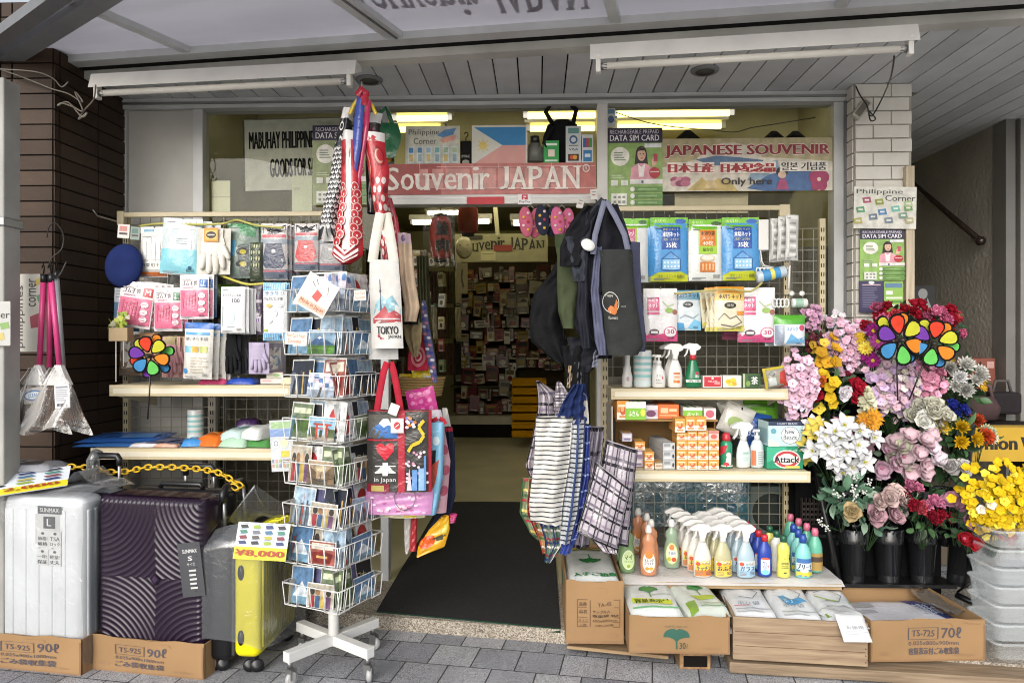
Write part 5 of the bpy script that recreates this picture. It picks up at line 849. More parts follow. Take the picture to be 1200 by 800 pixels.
bottle('dish_soap','dish soap','small amber bottle half hidden behind the first spray row',tp_(802,3.7),[(p_[0]*.9,p_[1]*.7)for p_ in dish],'a87a3a',sy=.72,lab=(.02,.07,-140,-40,'c8903a',[('r',.2,.2,.8,.6,'4a3a2a')]))
spb=[(.034,0),(.041,.006),(.041,.085),(.035,.115),(.02,.15),(.0145,.165),(.0145,.178)]
def spl(c1,c2,t1,c3='2a3466'):return(.008,.078,-150,-30,c1,[('p',[(0,0),(1,0),(1,.3),(0,.12)],'e0d8c8'),('r',.0,.62,1,1,c2),('t',t1,.12,.34,.9,.64,c3,3),('e',.2,.2,.13,.13,'c8503a'),('t','住宅用',.4,.12,.8,.26,'7a5a3a',1)]+lines(.1,.7,.5,.95,3,'8a7a6a')+lines(.6,.68,.95,.9,3,'6a5a5a'))
for col,(px,base,m_,lab,n,nm)in enumerate(((823,'d3d0c8',None,spl('d8c04a','cf7a34','キッチン'),5,'white kitchen spray with a yellow label'),(847,'c2bd9a',liquid_mat('pale yellow spray','b9b48e',.95),spl('d9b83c','d9c050','おふろ'),4,'yellowish bath spray with a yellow label'),(874,'b4c6cc',liquid_mat('pale blue spray','a9bec8',.92),spl('b4ccd8','8fb4d0','ガラス','24427a'),5,'pale blue glass spray with a blue label'))):
 for q in range(n):
  Y=3.36+.085*q;p=tp_(px-7.5*q*(1 if col<2 else 1.05),Y)
  bottle('spray_bottle','spray bottle',nm+', '+('frontmost of its row','second in its row','third in its row','fourth in its row','last in its row')[q],p,spb,base,sy=.6,rot=12+rr.uniform(-15,15),head=trig(.18,'d9d7d3',1.08),lab=lab,mm=m_,group=nm+' row')
# toilet cleaner, lemon cream cleanser, bleach
tc_=[(.026,0),(.032,.005),(.032,.1),(.029,.125),(.014,.155),(.0125,.165)]
for q in range(4):bottle('cleaner_bottle','bottle','royal blue cleaner bottle with red cap, '+('front of its row','second of its row','third of its row','rear of its row')[q],tp_(896-7*q,3.38+.085*q),tc_,'25409c',sy=.7,cap=lambda mb:mb.lathe([(.015,.16),(.015,.185),(.011,.19)],mat('c02c3a','plastic'),14),lab=(.01,.09,-140,-50,None,[('e',.5,.12,.4,.12,'d8543a'),('r',.1,.12,.9,.85,'d4dade'),('e',.5,.85,.4,.14,'7ac0d8'),('t','マルソ',.3,.2,.6,.75,'2a4a9a',2),('t','イ',.62,.4,.85,.6,'c04a50',2)]),group='blue cleaner bottles with red caps')
lm=[(.026,0),(.031,.004),(.029,.06),(.025,.085),(.029,.12),(.027,.14),(.012,.158),(.012,.165)]
for q in range(3):bottle('cleanser_bottle','bottle',('pale yellow cream cleanser bottle with green cap and LEMON print','white cleanser bottle with a dark green cap behind the yellow one','yellowish cleanser bottle with green cap at the rear')[q],tp_(918-8*q,3.37+.09*q),lm,('d3cd62','d4d4cc','cdc868')[q],sy=.75,cap=lambda mb:mb.lathe([(.0145,.16),(.0145,.185),(.008,.19)],mat('24583f','plastic'),14),lab=(.008,.1,-145,-35,None,[('t','LEMON',.2,.32,.8,.44,'4a4a2a',2),('r',.25,.5,.75,.53,'6a6a3a'),('r',.2,.57,.8,.6,'6a6a3a'),('r',.4,.8,.6,.86,'4a4a2a'),('e',.5,.15,.05,.05,'b0a840')])if q==0 else None)
for q in range(3):bottle('bleach_bottle','bottle','aqua bleach bottle with a blue cap, '+('frontmost','middle','rear')[q]+' of three',tp_(941-5.5*q,3.37+.1*q),[(.03,0),(.036,.005),(.036,.1),(.03,.13),(.014,.155),(.013,.16)],'7fc4c0',sy=.85,cap=lambda mb:mb.lathe([(.016,.157),(.0165,.18),(.013,.187),(.011,.195)],mat('2a4a9c','plastic'),14),lab=(.01,.09,-155,-25,'3f6ea8',[('r',.0,.25,1,.62,'cfdcdc'),('t','ブリーチ',.08,.28,.92,.58,'1f2a4a',4),('p',[(0,.75),(.5,.68),(1,.75),(1,1),(0,1)],'c8c040'),('e',.45,.68,.22,.1,'d8dcd0')]),group='aqua bleach bottles with blue caps')
for q in range(4):bottle('bleach_bottle','bottle','mint bottle with a pink cap, '+('front of four','second of four','third of four','rear of four')[q],tp_(955-9.5*q,3.46+.1*q),[(.027,0),(.033,.005),(.033,.11),(.027,.14),(.014,.165),(.013,.17)],'63b096',sy=.85,cap=lambda mb:mb.lathe([(.0155,.167),(.016,.19),(.013,.197),(.012,.203)],mat('d0708a','plastic'),14),lab=(.01,.09,-160,-20,'a88a4a',[('r',.1,.2,.9,.5,'4a3a30')])if q==0 else None,group='mint bottles with pink caps')
mb=MB();mb.sheet(lambda u,v:(-.36+.72*u,.02*sin(12*u),-.16+.3*v+.05*sin(3*u)),20,8,film_mat('blue wrapped bag','4f8fa4',.25));tag(mb.build('wrapped_bag',loc=at(805,592,4.22)),'blue film wrapped bundle behind the wire grid over the sprays','bundle')
mb=MB();mb.box(-.15,0,-.14,.15,.06,.15,mat('6f7a74','rough'),bev=.01);mb.lathe([(.05,-.002),(.11,-.002),(.11,.003),(.05,.003)],mat('3a403c','rough'),22,M=Matrix.Rotation(R(90),4,'X')@Matrix.Translation((.02,0,0)));tag(mb.build('fan_box',loc=at(900,600,4.24)),'grey green box with a dark ring behind the wire grid near the flower stand','box')
mb=MB()
for k in range(12):
 for j in range(14):mb.box(-.12+.0,-.0+.001*(j%2),j*.028,.12,.012,j*.028+.012,mat('3a3634','rough'))if k==0 else None
 mb.box(-.12+k*.021,-.006,0,-.114+k*.021,.018,.4,mat('2c2826','rough'))
tag(mb.build('woven_basket',loc=at(966,672,3.9)),'dark woven basket between the detergents and the flower stand','basket')
# ================================================================ LUGGAGE
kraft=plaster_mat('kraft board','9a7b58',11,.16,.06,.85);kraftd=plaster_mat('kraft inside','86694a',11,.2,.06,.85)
ink='4f4a52'
def rbox(mb,x0,y0,z0,x1,y1,z1,r,m,seg=4):
 b=bmesh.new();bmesh.ops.create_cube(b,size=1)
 for v in b.verts:v.co=Vector(((x0+x1)/2+v.co.x*(x1-x0),(y0+y1)/2+v.co.y*(y1-y0),(z0+z1)/2+v.co.z*(z1-z0)))
 bmesh.ops.bevel(b,geom=b.edges[:],offset=r,segments=seg,affect='EDGES',profile=.5);b.verts.index_update()
 mb.add([v.co.copy()for v in b.verts],[[v.index for v in f.verts]for f in b.faces],m,True);b.free()
def open_carton(label,p,ang,w_,d,h_,front=(),contents_z=None,tilt=(0,0),side=()):
 """open-topped carton: front edge starts at p and runs w_ along ang"""
 t=tag(empty('carton',p,(0,0,ang)),label,'box');T=.006;mb=MB()
 wob=lambda u,v:(.005*sin(5*u+w_*40)*sin(3.2*v),.005*sin(7*u+h_*90)*v+.003*sin(19*u)*v)
 fS=lambda u,v,o:Vector((w_*u,-.0015-wob(u,1-v)[0]-o,h_*(1-v)+wob(u,1-v)[1]))
 mb.sheet(lambda u,v:fS(u,1-v,0),24,8,kraft)
 for(x0,y0,x1,y1,dz)in((0,.006,w_,T+.006,-.006),(0,d-T,w_,d,.004),(0,T+.0005,T,d-T-.0005,-.003),(w_-T,T+.0005,w_,d-T-.0005,-.002)):mb.box(x0,y0,.0,x1,y1,h_+dz,kraft)
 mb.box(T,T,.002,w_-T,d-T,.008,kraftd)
 decorate(mb,fS,[('r',0,0,.012,1,'8a6a48'),('r',.985,.1,1,1,'86664a'),('r',.0,.955,1,1,'8c6c4c'),('e',.12,.8,.05,.04,'8f7050'),('e',.82,.86,.09,.03,'90714f'),('l',[(.55,.08),(.7,.12),(.72,.2)],.002,'7f6040')]+list(front),n=12,off0=.001);decorate(mb,lambda u,v,o:Vector((-o,d*(1-u),h_*(1-v))),list(side),n=1);mb.build('walls',t);return t
def ts_print(code,vol,u0,dims,jp):
 return[('l',[(u0,.2),(u0+.26,.2),(u0+.26,.48),(u0,.48),(u0,.2)],.004,ink),('t',code,u0+.03,.27,u0+.23,.42,ink,2),('t',vol,u0+.29,.2,u0+.46,.46,ink,2),('t',dims,u0,.53,u0+.44,.62,ink,1),('t',jp,u0,.68,u0+.44,.84,ink,3)]
# --- aubergine case in its carton
A,B=atz(107,783,ZG),atz(239,796,ZG);dv=B-A;ang=math.atan2(dv.y,dv.x);W=dv.length
open_carton('open carton marked TS-925 holding the aubergine suitcase',A,ang,W,.36,.155,ts_print('TS-925','90ℓ',.22,'0.025x900x1000mm','ごみ袋収集袋'))
def suitcase(label,p,ang,w_,d,h_,name='suitcase'):return tag(empty(name,p,(0,0,ang)),label,'suitcase')
au=mat('1f1124','plastic');aub=mat('241628','plastic');blk=mat('17171a','plastic')
t=suitcase('large aubergine suitcase with arched ribs standing in a carton',A+Vector((cos(ang+.0)*.012-sin(ang)*.015,sin(ang)*.012+cos(ang)*.015,.012)),ang,0,0,0);w_=W-.026;h_=.775;d=.31
mb=MB();rbox(mb,0,.006,0,w_,d*.56,h_,.05,aub,5);lam=.0245
def rel(u,v):
 x,z=w_*u,h_*v;X,Z=abs(x-w_*.56),abs(z-h_*.53);cx=0 if x<w_*.56 else w_;cz=0 if z<h_*.53 else h_
 rr_=math.hypot((x-cx)*1.06,z-cz);e=min(1,min(x,w_-x,z,h_-z)/.035);q=max(0,sin(2*pi*rr_/lam))**.8
 b=0
 if e<1:b=.045*(1-math.sqrt(max(0,1-(1-e)**2)))
 return Vector((x,.004+b-.0042*q*min(1,e+.3),z))
mb.sheet(rel,150,220,au);decorate(mb,lambda u,v,o:Vector((w_*.56+.05*(u-.5),-.003-o*2,h_*.53+.06*(.5-v))),[('p',[(.5,0),(1,.5),(.5,1),(0,.5)],'1a1020'),('p',[(.5,.2),(.8,.5),(.5,.8),(.2,.5)],'3a2a40')],'gloss')
mb.sheet(lambda u,v:Vector((.04+(w_-.08)*u,.03+(d*.56-.06)*v,h_+.001+.003*max(0,sin(2*pi*(w_*u)/.016)))),130,6,au);mb.build('front_shell',t)
mb=MB();rbox(mb,.002,d*.59,0,w_-.002,d,h_,.05,blk,4);mb.build('back_shell',t)
mb=MB();mb.box(.01,d*.555,.015,w_-.01,d*.595,h_-.012,mat('8f8a90','metal'));mb.build('zip',t)
def tele(t,x0,x1,y,z0,z1,wrapped=False):
 h=empty('pull_handle',(0,0,0));h.parent=t
 for x in(x0,x1):mb=MB();mb.tube([(x,y,z0),(x,y,z1)],.008,mat('9a9a9a','metal'));mb.build('rod',h)
 mb=MB();mb.tube([(x0,y,z1-.03),(x0,y,z1+.0),(x0+.01,y,z1+.015),(x1-.01,y,z1+.015),(x1,y,z1),(x1,y,z1-.03)],.015,blk,10);mb.build('grip',h)
tele(t,w_*.5,w_*.78,d*.85,h_-.03,h_+.085)
mb=MB();mb.tube([(w_*.3,d*.72,h_),(w_*.32,d*.72,h_+.02),(w_*.7,d*.72,h_+.02),(w_*.72,d*.72,h_)],.012,blk);mb.build('carry_handle',t)
for x in(.05,w_-.05):
 for y in(.06,d-.05):mb=MB();mb.lathe([(.022,-.01),(.022,.01)],blk,14,M=Matrix.Translation((x,y,.006))@Matrix.Rotation(R(90),4,'Y'));mb.build('wheel',t)
# --- white case in its carton
A2=atz(-48,777,ZG);B2=atz(95,791,ZG);dv=B2-A2;ang2=math.atan2(dv.y,dv.x);W2=dv.length
open_carton('open carton marked TS-925 holding the white suitcase',A2,ang2,W2,.36,.16,ts_print('TS-925','90ℓ',.36,'0.025x900x1000mm','ごみ袋収集袋'))
t=suitcase('large white suitcase wrapped in clear film standing in a carton',A2+Vector((cos(ang2)*.012-sin(ang2)*.02,sin(ang2)*.012+cos(ang2)*.02,.012)),ang2,0,0,0);w_=W2-.026;d=.31
wp=mat('dde1e4','plastic');mb=MB();rbox(mb,0,0,0,w_,d*.52,h_,.05,wp,5)
for k in range(7):rbox(mb,.07+k*(w_-.14)/7,-.005,.06,.07+(k+.82)*(w_-.14)/7,.02,h_-.06,.005,wp,2)
for k in range(3):rbox(mb,w_-.02,.035+.04*k,.06,w_+.005,.062+.04*k,h_-.06,.006,wp,2)
def wS(u,v,o):return Vector((w_*u,-.0065-o,h_*(1-v)))
P=[('r',.62,.1,.82,.28,'c9cbcb'),('r',.64,.055,.84,.1,'4a4c50'),('t','SUNMAX',.66,.065,.82,.09,'d8d8d8',2),('r',.69,.115,.79,.185,'3f4145'),('t','L',.72,.128,.755,.17,'dcdcdc',3)]
for i,(a_,b_)in enumerate((('価格!','破格'),('TSA','ロック'),('一年!','保証'),('軽量!','丈夫'))):
 u,v=.645+.105*(i%2),.21+.105*(i//2);P+=[('r',u-.01,v-.012,u+.09,v+.085,'d2d4d4'),('e',u+.04,v+.004,.014,.008,'4a4c50'),('t',a_,u,v+.022,u+.08,v+.045,'3f4145',3),('t',b_,u,v+.053,u+.08,v+.075,'3f4145',3)]
decorate(mb,wS,P,n=1);mb.build('front_shell',t)
mb=MB();rbox(mb,.002,d*.55,0,w_-.002,d,h_,.05,wp,4);mb.build('back_shell',t);mb=MB();mb.box(.01,d*.515,.015,w_-.008,d*.555,h_-.012,mat('4a4d50','plastic'));mb.build('zip',t)
tele(t,w_*.72,w_*1.0-.03,d*.88,h_-.03,h_+.13)
wrapf=film_mat('clear wrap','e4e9ee',.9,.1,14,1.0)
rr=random.Random(9);mb=MB()
mb.sheet(lambda u,v:Vector((-.01+(w_+.022)*u,-.012-.006*sin(11*u+5*v)*sin(8*v),h_*.02+(h_-.04)*v)),24,24,wrapf)
mb.sheet(lambda u,v:Vector((w_+.012+.005*sin(9*v+4*u),-.012+(d+.02)*u,h_*.02+(h_-.04)*v)),10,24,wrapf)
mb.sheet(lambda u,v:Vector((-.01+(w_+.03)*u,-.012+(d+.03)*v,h_+.004+.02*sin(pi*v)+.014*sin(9*u)*sin(6*v))),24,12,wrapf)
mb.sheet(lambda u,v:Vector((w_*.55+.34*u,.1+.16*v,h_+.03+.06*math.exp(-((u-.5)/.2)**2)+.01*sin(17*u))),16,6,wrapf);mb.build('film_wrap',t)
mb=MB();mb.tube([(w_*.72,d*.88,h_),(w_*.72-.003,d*.88,h_+.12),(w_*.76,d*.88,h_+.16)],.03,wrapf,10);mb.build('film_wrap',t)
# --- yellow case, edge on
C=atz(235,797,ZG);t=suitcase('small bright yellow and black suitcase in a clear bag beside the postcard stand',Vector((C.x+.0,3.2,ZG)),0,0,0,0);t.rotation_euler=(0,0,R(-3))
ye=mat('e6dc14','plastic');th_,dp,z0,z1=.242,.44,.055,.62
mb=MB();rbox(mb,.12,.0,z0+.02,th_,dp,z1,.035,ye,5)
for k in range(13):rbox(mb,th_-.02,.035+k*.0287,z0+.06,th_+.006,.052+k*.0287,z1-.035,.004,ye,2)
for k in range(13):rbox(mb,.17,.035+k*.0287,z1-.02,th_-.02,.052+k*.0287,z1+.005,.004,ye,2)
for z in(.17,.46):mb.lathe([(0,-.003),(.034,-.002),(.034,.003)],blk,16,sx=.42,M=Matrix.Translation((.16,-.002,z))@Matrix.Rotation(R(90),4,'X'))
mb.build('front_shell',t);mb=MB();rbox(mb,0,.0,z0,.113,dp,z1-.005,.035,mat('131316','plastic'),5);mb.build('back_shell',t);mb=MB();mb.box(.11,.012,z0+.03,.123,dp-.012,z1-.012,mat('3a3a3c','plastic'));mb.build('zip',t)
for x,y in((.04,.05),(.2,.05),(.04,dp-.05),(.2,dp-.05)):
 mb=MB();mb.box(x-.012,y-.02,.03,x+.012,y+.02,z0+.03,blk,bev=.004)
 for q in(-.017,.017):mb.lathe([(.0,-.008),(.026,-.008),(.03,-.003),(.03,.003),(.026,.008),(0,.008)],blk,18,M=Matrix.Translation((x+q,y-.01,.031))@Matrix.Rotation(R(90),4,'X')@Matrix.Rotation(R(25),4,'Y'))
 mb.build('wheel',t)
h=empty('pull_handle',(0,0,0));h.parent=t
for y in(.1,.3):mb=MB();mb.tube([(.035,y,z1-.02),(.03,y,z1+.17)],.009,mat('a2a4a6','metal'));mb.build('rod',h)
mb=MB();mb.tube([(.03,.085,z1+.13),(.03,.09,z1+.17),(.03,.12,z1+.195),(.03,.28,z1+.195),(.03,.31,z1+.17),(.03,.315,z1+.13)],.016,blk,10);mb.build('grip',h)
bagf=film_mat('clear bag','d6dbe2',.88,.12,11,1.0);mb=MB()
def loop(u,v): # bag skirt round the case
 per=[(-.02,-.02),(th_+.02,-.025),(th_+.03,dp+.02),(-.02,dp+.02)];q=(u*4)%4;i=int(q)%4;f=q-int(q);a_,b_=per[i],per[(i+1)%4]
 x,y=a_[0]+(b_[0]-a_[0])*f,a_[1]+(b_[1]-a_[1])*f;k=1+.06*sin(13*u+6*v)+.05*sin(31*u+4);cx,cy=th_/2,dp/2;sq=1-(.25*max(0,v-.85)/.15)
 return Vector((cx+(x-cx)*k*sq,cy+(y-cy)*(1+.03*sin(19*u))*sq,.1+.07*sin(2*pi*u+1.2)*(1-v)+.54*v+.03*sin(9*u)*v))
mb.sheet(loop,72,26,bagf);mb.sheet(lambda u,v:Vector((th_/2+(u-.5)*.22*(1-v),.1+.3*u*(1-v)+.12*v,.63+.16*v+.02*sin(14*u))),14,8,bagf);mb.build('film_bag',t)
mb=MB();mb.box(-.05,-.03,.36,.055,-.027,.6,mat('3d3e42','paper'),Matrix.Rotation(R(-7),4,'Y'));decorate(mb,lambda u,v,o:Matrix.Rotation(R(-7),4,'Y')@Vector((-.05+.105*u,-.0305-o,.6-.24*v)),[('t','SUNMAX',.2,.12,.85,.19,'d0d0d0',2),('t','S',.42,.25,.6,.33,'d8d8d8',3),('t','サイズ',.35,.37,.7,.43,'c8c8c8',1)]+[('r',.4,.5+.08*k,.72-.03*(k%2),.535+.08*k,'c0c0c0')for k in range(5)],n=1);mb.build('size_card',t)
SW=['2a2c30','7a2f3a','3f6a8a','8aa03a','4f4a44','3f7a6a','2f3a6a','a8a03a','6a6a70']
def price_prims(vfrac,txt,u0=.04,u1=.96):
 P=[('r',0,vfrac,1,1,'d9cf2a')]+[('p',[(.05+.24*i,.08+vfrac*.22*j),(.18+.24*i,.06+vfrac*.22*j),(.22+.24*i,.06+vfrac*.22*j+.09),(.08+.24*i,.06+vfrac*.22*j+.11)],SW[(i*3+j*5)%9])for i in range(4)for j in range(4)]
 return P+[('r',.06+.24*i,.02+vfrac*.22*j,.2+.24*i,.035+vfrac*.22*j,'7a8aa0')for i in range(4)for j in range(4)]+([('t',txt,u0,vfrac+(1-vfrac)*.22,u1,vfrac+(1-vfrac)*.8,'a03a22',4)])
poster('price_card','price card reading ¥8,000 over rows of suitcase pictures on the yellow case','price card',(276,613,338,655),3.17,'d0d6de',price_prims(.66,'¥8,000'),rot=2.5,tilt=-18)
o=poster('price_card','curled price card with suitcase pictures lying over the white suitcase','price card',(-60,560,62,600),3.12,'d0d6de',price_prims(.7,'¥12,000',.2,.92),rot=0,tilt=-58);o.rotation_euler=(R(-62),R(-6),R(24));o.location=at(14,572,3.26)+Vector((0,0,.02))
flatpack('film_sheet','packet','grey film wrapped papers lying on the white suitcase behind the price card',at(25,549,3.42)+Vector((0,0,-.0)),.36,.2,.03,'9a9ca2',[('r',.2,.2,.5,.4,'5a5c62'),('r',.55,.5,.8,.8,'3a3a40')],rot=10)
# --- yellow plastic chain
pts=[at(px,py,Y)for px,py,Y in((72,546,3.5),(98,547,3.5),(128,553,3.5),(150,552,3.5),(172,547,3.48),(200,547,3.46),(232,549,3.44),(256,553,3.4),(270,561,3.38),(284,570,3.36),(280,574,3.34),(268,566,3.34))]
mb=MB();ym=mat('d2a81e','plastic');acc=0
poly=[]
for a_,b_ in zip(pts,pts[1:]):
 n=max(1,int((b_-a_).length/.008));poly+=[a_.lerp(b_,i/n)for i in range(n)]
for i in range(0,len(poly)-5,4):
 c=(poly[i]+poly[i+4])/2;dv=(poly[i+4]-poly[i]).normalized();up=Vector((0,0,1))if(i//4)%2 else Vector((0,1,0));n_=(up-dv*up.dot(dv)).normalized()
 mb.tube([c+dv*.022*cos(q)+n_*.0125*sin(q)for q in[k*pi/6 for k in range(12)]],.0042,ym,6,closed=True)
tag(mb.build('plastic_chain'),'yellow plastic chain strung across the suitcase handles','chain')
# ================================================================ POSTCARD STAND
SC=Vector((at(391,400,3.3).x,3.3,ZG));SA=R(-24)
sp_=tag(empty('postcard_stand',SC,(0,0,SA)),'white wire postcard stand with eight tiers on a four legged wheeled base','postcard stand')
wt=mat('d6d6d3','paint');colm=mat('b4b5b4','paint');ht=.113
mb=MB();mb.box(-.075,-.075,.36,.075,.075,1.76,colm);mb.box(-.085,-.085,1.76,.085,.085,1.765,wt);mb.build('column',sp_)
mb=MB();mb.lathe([(.024,.1),(.024,.34)],wt,16);mb.lathe([(.03,.3),(.036,.31),(.036,.345),(.028,.36)],blk,16);mb.build('post',sp_)
for k in range(4):
 a=R(78+90*k);M=Matrix.Rotation(a,4,'Z');mb=MB();mb.box(.015,-.022,.105,.255,.022,.15,wt,M,bev=.003);lg=mb.build('leg',sp_)
 mb=MB();c=M@Vector((.235,0,0));mb.tube([(c.x,c.y,.108),(c.x,c.y,.075)],.012,mat('9a9a98','metal'));mb.lathe([(0,-.011),(.026,-.011),(.03,-.006),(.03,.006),(.026,.011),(0,.011)],mat('a8a8a8','plastic'),18,M=Matrix.Translation((c.x+.01,c.y,.031))@Matrix.Rotation(R(90),4,'X')@Matrix.Rotation(R(40*k),4,'Y'));mb.box(c.x-.012,c.y-.016,.03,c.x+.024,c.y-.0125,.075,mat('9a9a98','metal'));mb.box(c.x-.012,c.y+.0125,.03,c.x+.024,c.y+.016,.075,mat('9a9a98','metal'));mb.build('caster',lg)
yr=[337,389,441,494,547,598,644,696]
dn=SC.y-.2;zr=[CAMZ-(y-400)*dn/FPX-ZG for y in yr]
CARDS={'fuji':('86a4bc',[('r',0,.62,1,1,'4f7a34'),('p',[(0,.64),(.35,.3),(.42,.26),(.5,.3),(1,.64)],'46648c'),('p',[(.3,.38),(.42,.26),(.54,.36),(.46,.35),(.42,.4),(.36,.35)],'dde2e6'),('r',0,.75,1,.8,'6a9440')]),
 'torii':('8fb6d0',[('r',0,.75,1,1,'9a9286'),('r',.05,.45,.3,.85,'4a5a38'),('r',.75,.5,1,.85,'56663e'),('r',.18,.28,.86,.36,'b8442e'),('r',.26,.46,.78,.51,'b8442e'),('r',.3,.3,.37,.95,'b8442e'),('r',.66,.3,.73,.95,'b8442e'),('r',.45,.55,.55,.85,'3f4a34')]),
 'blossom':('c2cede',[('r',0,.7,1,1,'8f9aa8'),('p',[(.4,1),(.55,.2),(.6,.2),(.5,1)],'4a4440')]+[('e',.1+.2*(k%5),.15+.18*(k//5),.11,.1,('d9c8d4','5f7fb0','cfd6e2')[k%3])for k in range(15)]),
 'street':('a89478',[('r',0,.75,1,1,'5a5448'),('p',[(0,.2),(.35,.5),(.35,.9),(0,1)],'6a5640'),('p',[(1,.1),(.65,.5),(.65,.9),(1,1)],'75614a'),('l',[(.5,.9),(.53,.3)],.012,'3a342c'),('l',[(.0,.7),(.5,.86),(1,.66)],.012,'2f2a24'),('e',.5,.3,.2,.15,'c8b898')]),
 'night':('1c2230',[('r',.1*k,.3+.05*(k%4),.1*k+.07,.95,('3a4658','2a3648','b89a5a')[k%3])for k in range(10)]),'sea':('56789c',[('r',0,.6,1,1,'6f94ac'),('p',[(.1,.8),(.5,.4),(.9,.8)],'c8d2da'),('p',[(.45,.5),(.5,.4),(.55,.5)],'e0e4e6')]),
 'dusk':('5a587c',[('r',0,.6,1,1,'b8788a'),('p',[(0,.7),(.5,.3),(1,.7)],'5f4a7a'),('e',.5,.8,.3,.1,'d8a090')]),'red':('96564c',[('r',.1,.1,.9,.35,'d8d0c0'),('p',[(.1,.5),(.5,.4),(.9,.5),(.8,.9),(.2,.9)],'7a2a26'),('r',.3,.6,.7,.7,'c8a860')]),
 'green':('68755a',[('r',.1,.15,.9,.3,'c8d0b0'),('e',.3,.65,.15,.2,'3f5a24'),('e',.65,.6,.2,.22,'46622a')]),'dark':('25272c',[('t','日本',.3,.3,.7,.6,'c8b88a',2),('r',.1,.75,.9,.8,'7a6a4a')]),'people':('b0a898',[('e',.2+.2*k,.35,.09,.14,('3a3430','8a6a4a','c8a888')[k%3])for k in range(4)]+[('r',.12+.2*k,.5,.29+.2*k,.98,('a03a44','3f5a7a','b8a050','6a4a6a')[k])for k in range(4)]),'white':('d2d4d4',[('e',.5,.5,.25,.35,'b83a3a'),('r',.2,.88,.8,.93,'6a6a6a')]),'city':('9fb6c8',[('r',.08*k,.35+.09*((k*5)%4),.08*k+.07,1,('5f6a74','8a949c','4a545e')[k%3])for k in range(12)]+[('p',[(.47,1),(.5,.1),(.53,1)],'b8503a')])}
CM={}
def card_mesh(key,w_,h_):
 k=(key,w_,h_)
 if k not in CM:
  base,P=CARDS[key];mb=MB();mb.box(-w_/2,0,0,w_/2,.0012,h_,mat(base,'paper'));decorate(mb,lambda u,v,o:Vector((w_*(u-.5),-.0001-o*.6,h_*(1-v))),[('r',0,0,1,1,'d8d8d4')]+[('r',.03,.04,.97,.96,base)]+P,'photo',n=1);o=mb.build('postcard');CM[k]=o.data;bpy.data.objects.remove(o)
 return CM[k]
TIER=['top','second','third','fourth','fifth','sixth','seventh','lowest'];FACE=['street side','doorway side','shop side','suitcase side']
KEYS=[['white','sea','blossom','city','dark'],['fuji','sea','city','night','fuji'],['blossom','night','red','sea','city'],['torii','green','white','dark','city'],['street','people','green','white','dark'],['people','city','night','dusk','white'],['red','sea','city','people','white'],['people','sea','green','dusk','dark']]
MS=Matrix.Translation(SC)@Matrix.Rotation(SA,4,'Z')
for ti,z in enumerate(zr):
 for f in range(4):
  Mf=Matrix.Rotation(R(90*f),4,'Z');mb=MB();r_=.0024;hw=.155;o1=-.162;o0=-.078;zb_=z-.098
  mb.tube([(-hw,o0,z),(-hw,o1,z),(hw,o1,z),(hw,o0,z)],r_,wt,6);mb.tube([(-hw,o0,zb_),(-hw,-.146,zb_),(hw,-.146,zb_),(hw,o0,zb_)],r_,wt,6)
  for k in range(5 if f%2==0 else 7):x=-hw+2*hw*k/(4 if f%2==0 else 6);mb.tube([(x,o1,z),(x,-.147,zb_),(x,o0,zb_)],r_*.9,wt,6)
  for s in(-1,1):mb.tube([(s*hw,o0,z),(s*hw,o0,zb_)],r_,wt,6)
  b=mb.build('basket',sp_);b.rotation_euler=(0,0,R(90*f))
  if f==2:continue
  ks=KEYS[ti];rr=random.Random(ti*7+f)
  spec=[(ks[f%3],.045 if f==0 else .06,.152,.106,-.138,6),(ks[(f+1)%5],-.085 if f==0 else-.07,.125,.165,-.13,7),(ks[(f+2)%5],.085 if f==0 else-.02,.125,.172,-.118,6),(ks[(f+3)%5],-.05 if f==0 else .085,.152,.16,-.106,5),(ks[(f+4)%5],.03,.2,.176,-.095,3)]
  if f==3:spec=spec[:3]
  for ci,(key,x,w_,h_,y,tl)in enumerate(spec):
   o=bpy.data.objects.new('postcard',card_mesh(key,w_,h_));COL.objects.link(o)
   o.matrix_world=MS@Mf@Matrix.Translation((x+rr.uniform(-.01,.01),y,zb_+.004))@Matrix.Rotation(R(-tl-rr.uniform(0,6)),4,'X')@Matrix.Rotation(R(rr.uniform(-3,3)),4,'Y')
   o['label']='%s postcard, %s in the %s tier basket on the %s'%({'fuji':'green field and blue mountain','torii':'red torii gate','blossom':'blue and white blossom','street':'brown old street','night':'dark night city','sea':'blue lake and peak','dusk':'violet dusk peak','red':'red picture','green':'dark green','dark':'black','people':'costumed figures','white':'white red disc','city':'pale city tower'}[key],('front','second','third','fourth','rearmost')[ci],TIER[ti],FACE[f])
   o['category']='postcard';o['group']='postcards in the white wire stand'
 if ti<6: # grey plastic sleeves at the suitcase side
  pass
def sign_hand(bx,Y,prims,label,rot,base='d8d2c4'):return poster('hand_sign',label,'sign',bx,Y,base,prims,rot=rot)
sign_hand((351,325,391,366),3.05,[('p',[(.45,.35),(.66,.42),(.62,.68),(.4,.62)],'c0504a'),('l',[(.2,.2),(.35,.3)],.01,'4a4a48'),('l',[(.7,.15),(.8,.35)],.01,'4a4a48'),('l',[(.3,.1),(.4,.22)],.01,'4a4a48'),('r',.1,.74,.96,.94,'d0a890'),('t','Made in Japan',.14,.76,.92,.91,'8a3a2a',2)],'tilted white card reading Made in Japan with a red fan on the postcard stand',30,'d9d8d4')
sign_hand((334,389,360,404),3.06,[('t','Post Card Yours',.08,.12,.92,.42,'a85a3a',1),('t','Souvenir !',.15,.55,.85,.85,'a85a3a',1)],'small cream hand lettered note on the second tier of the postcard stand',5)
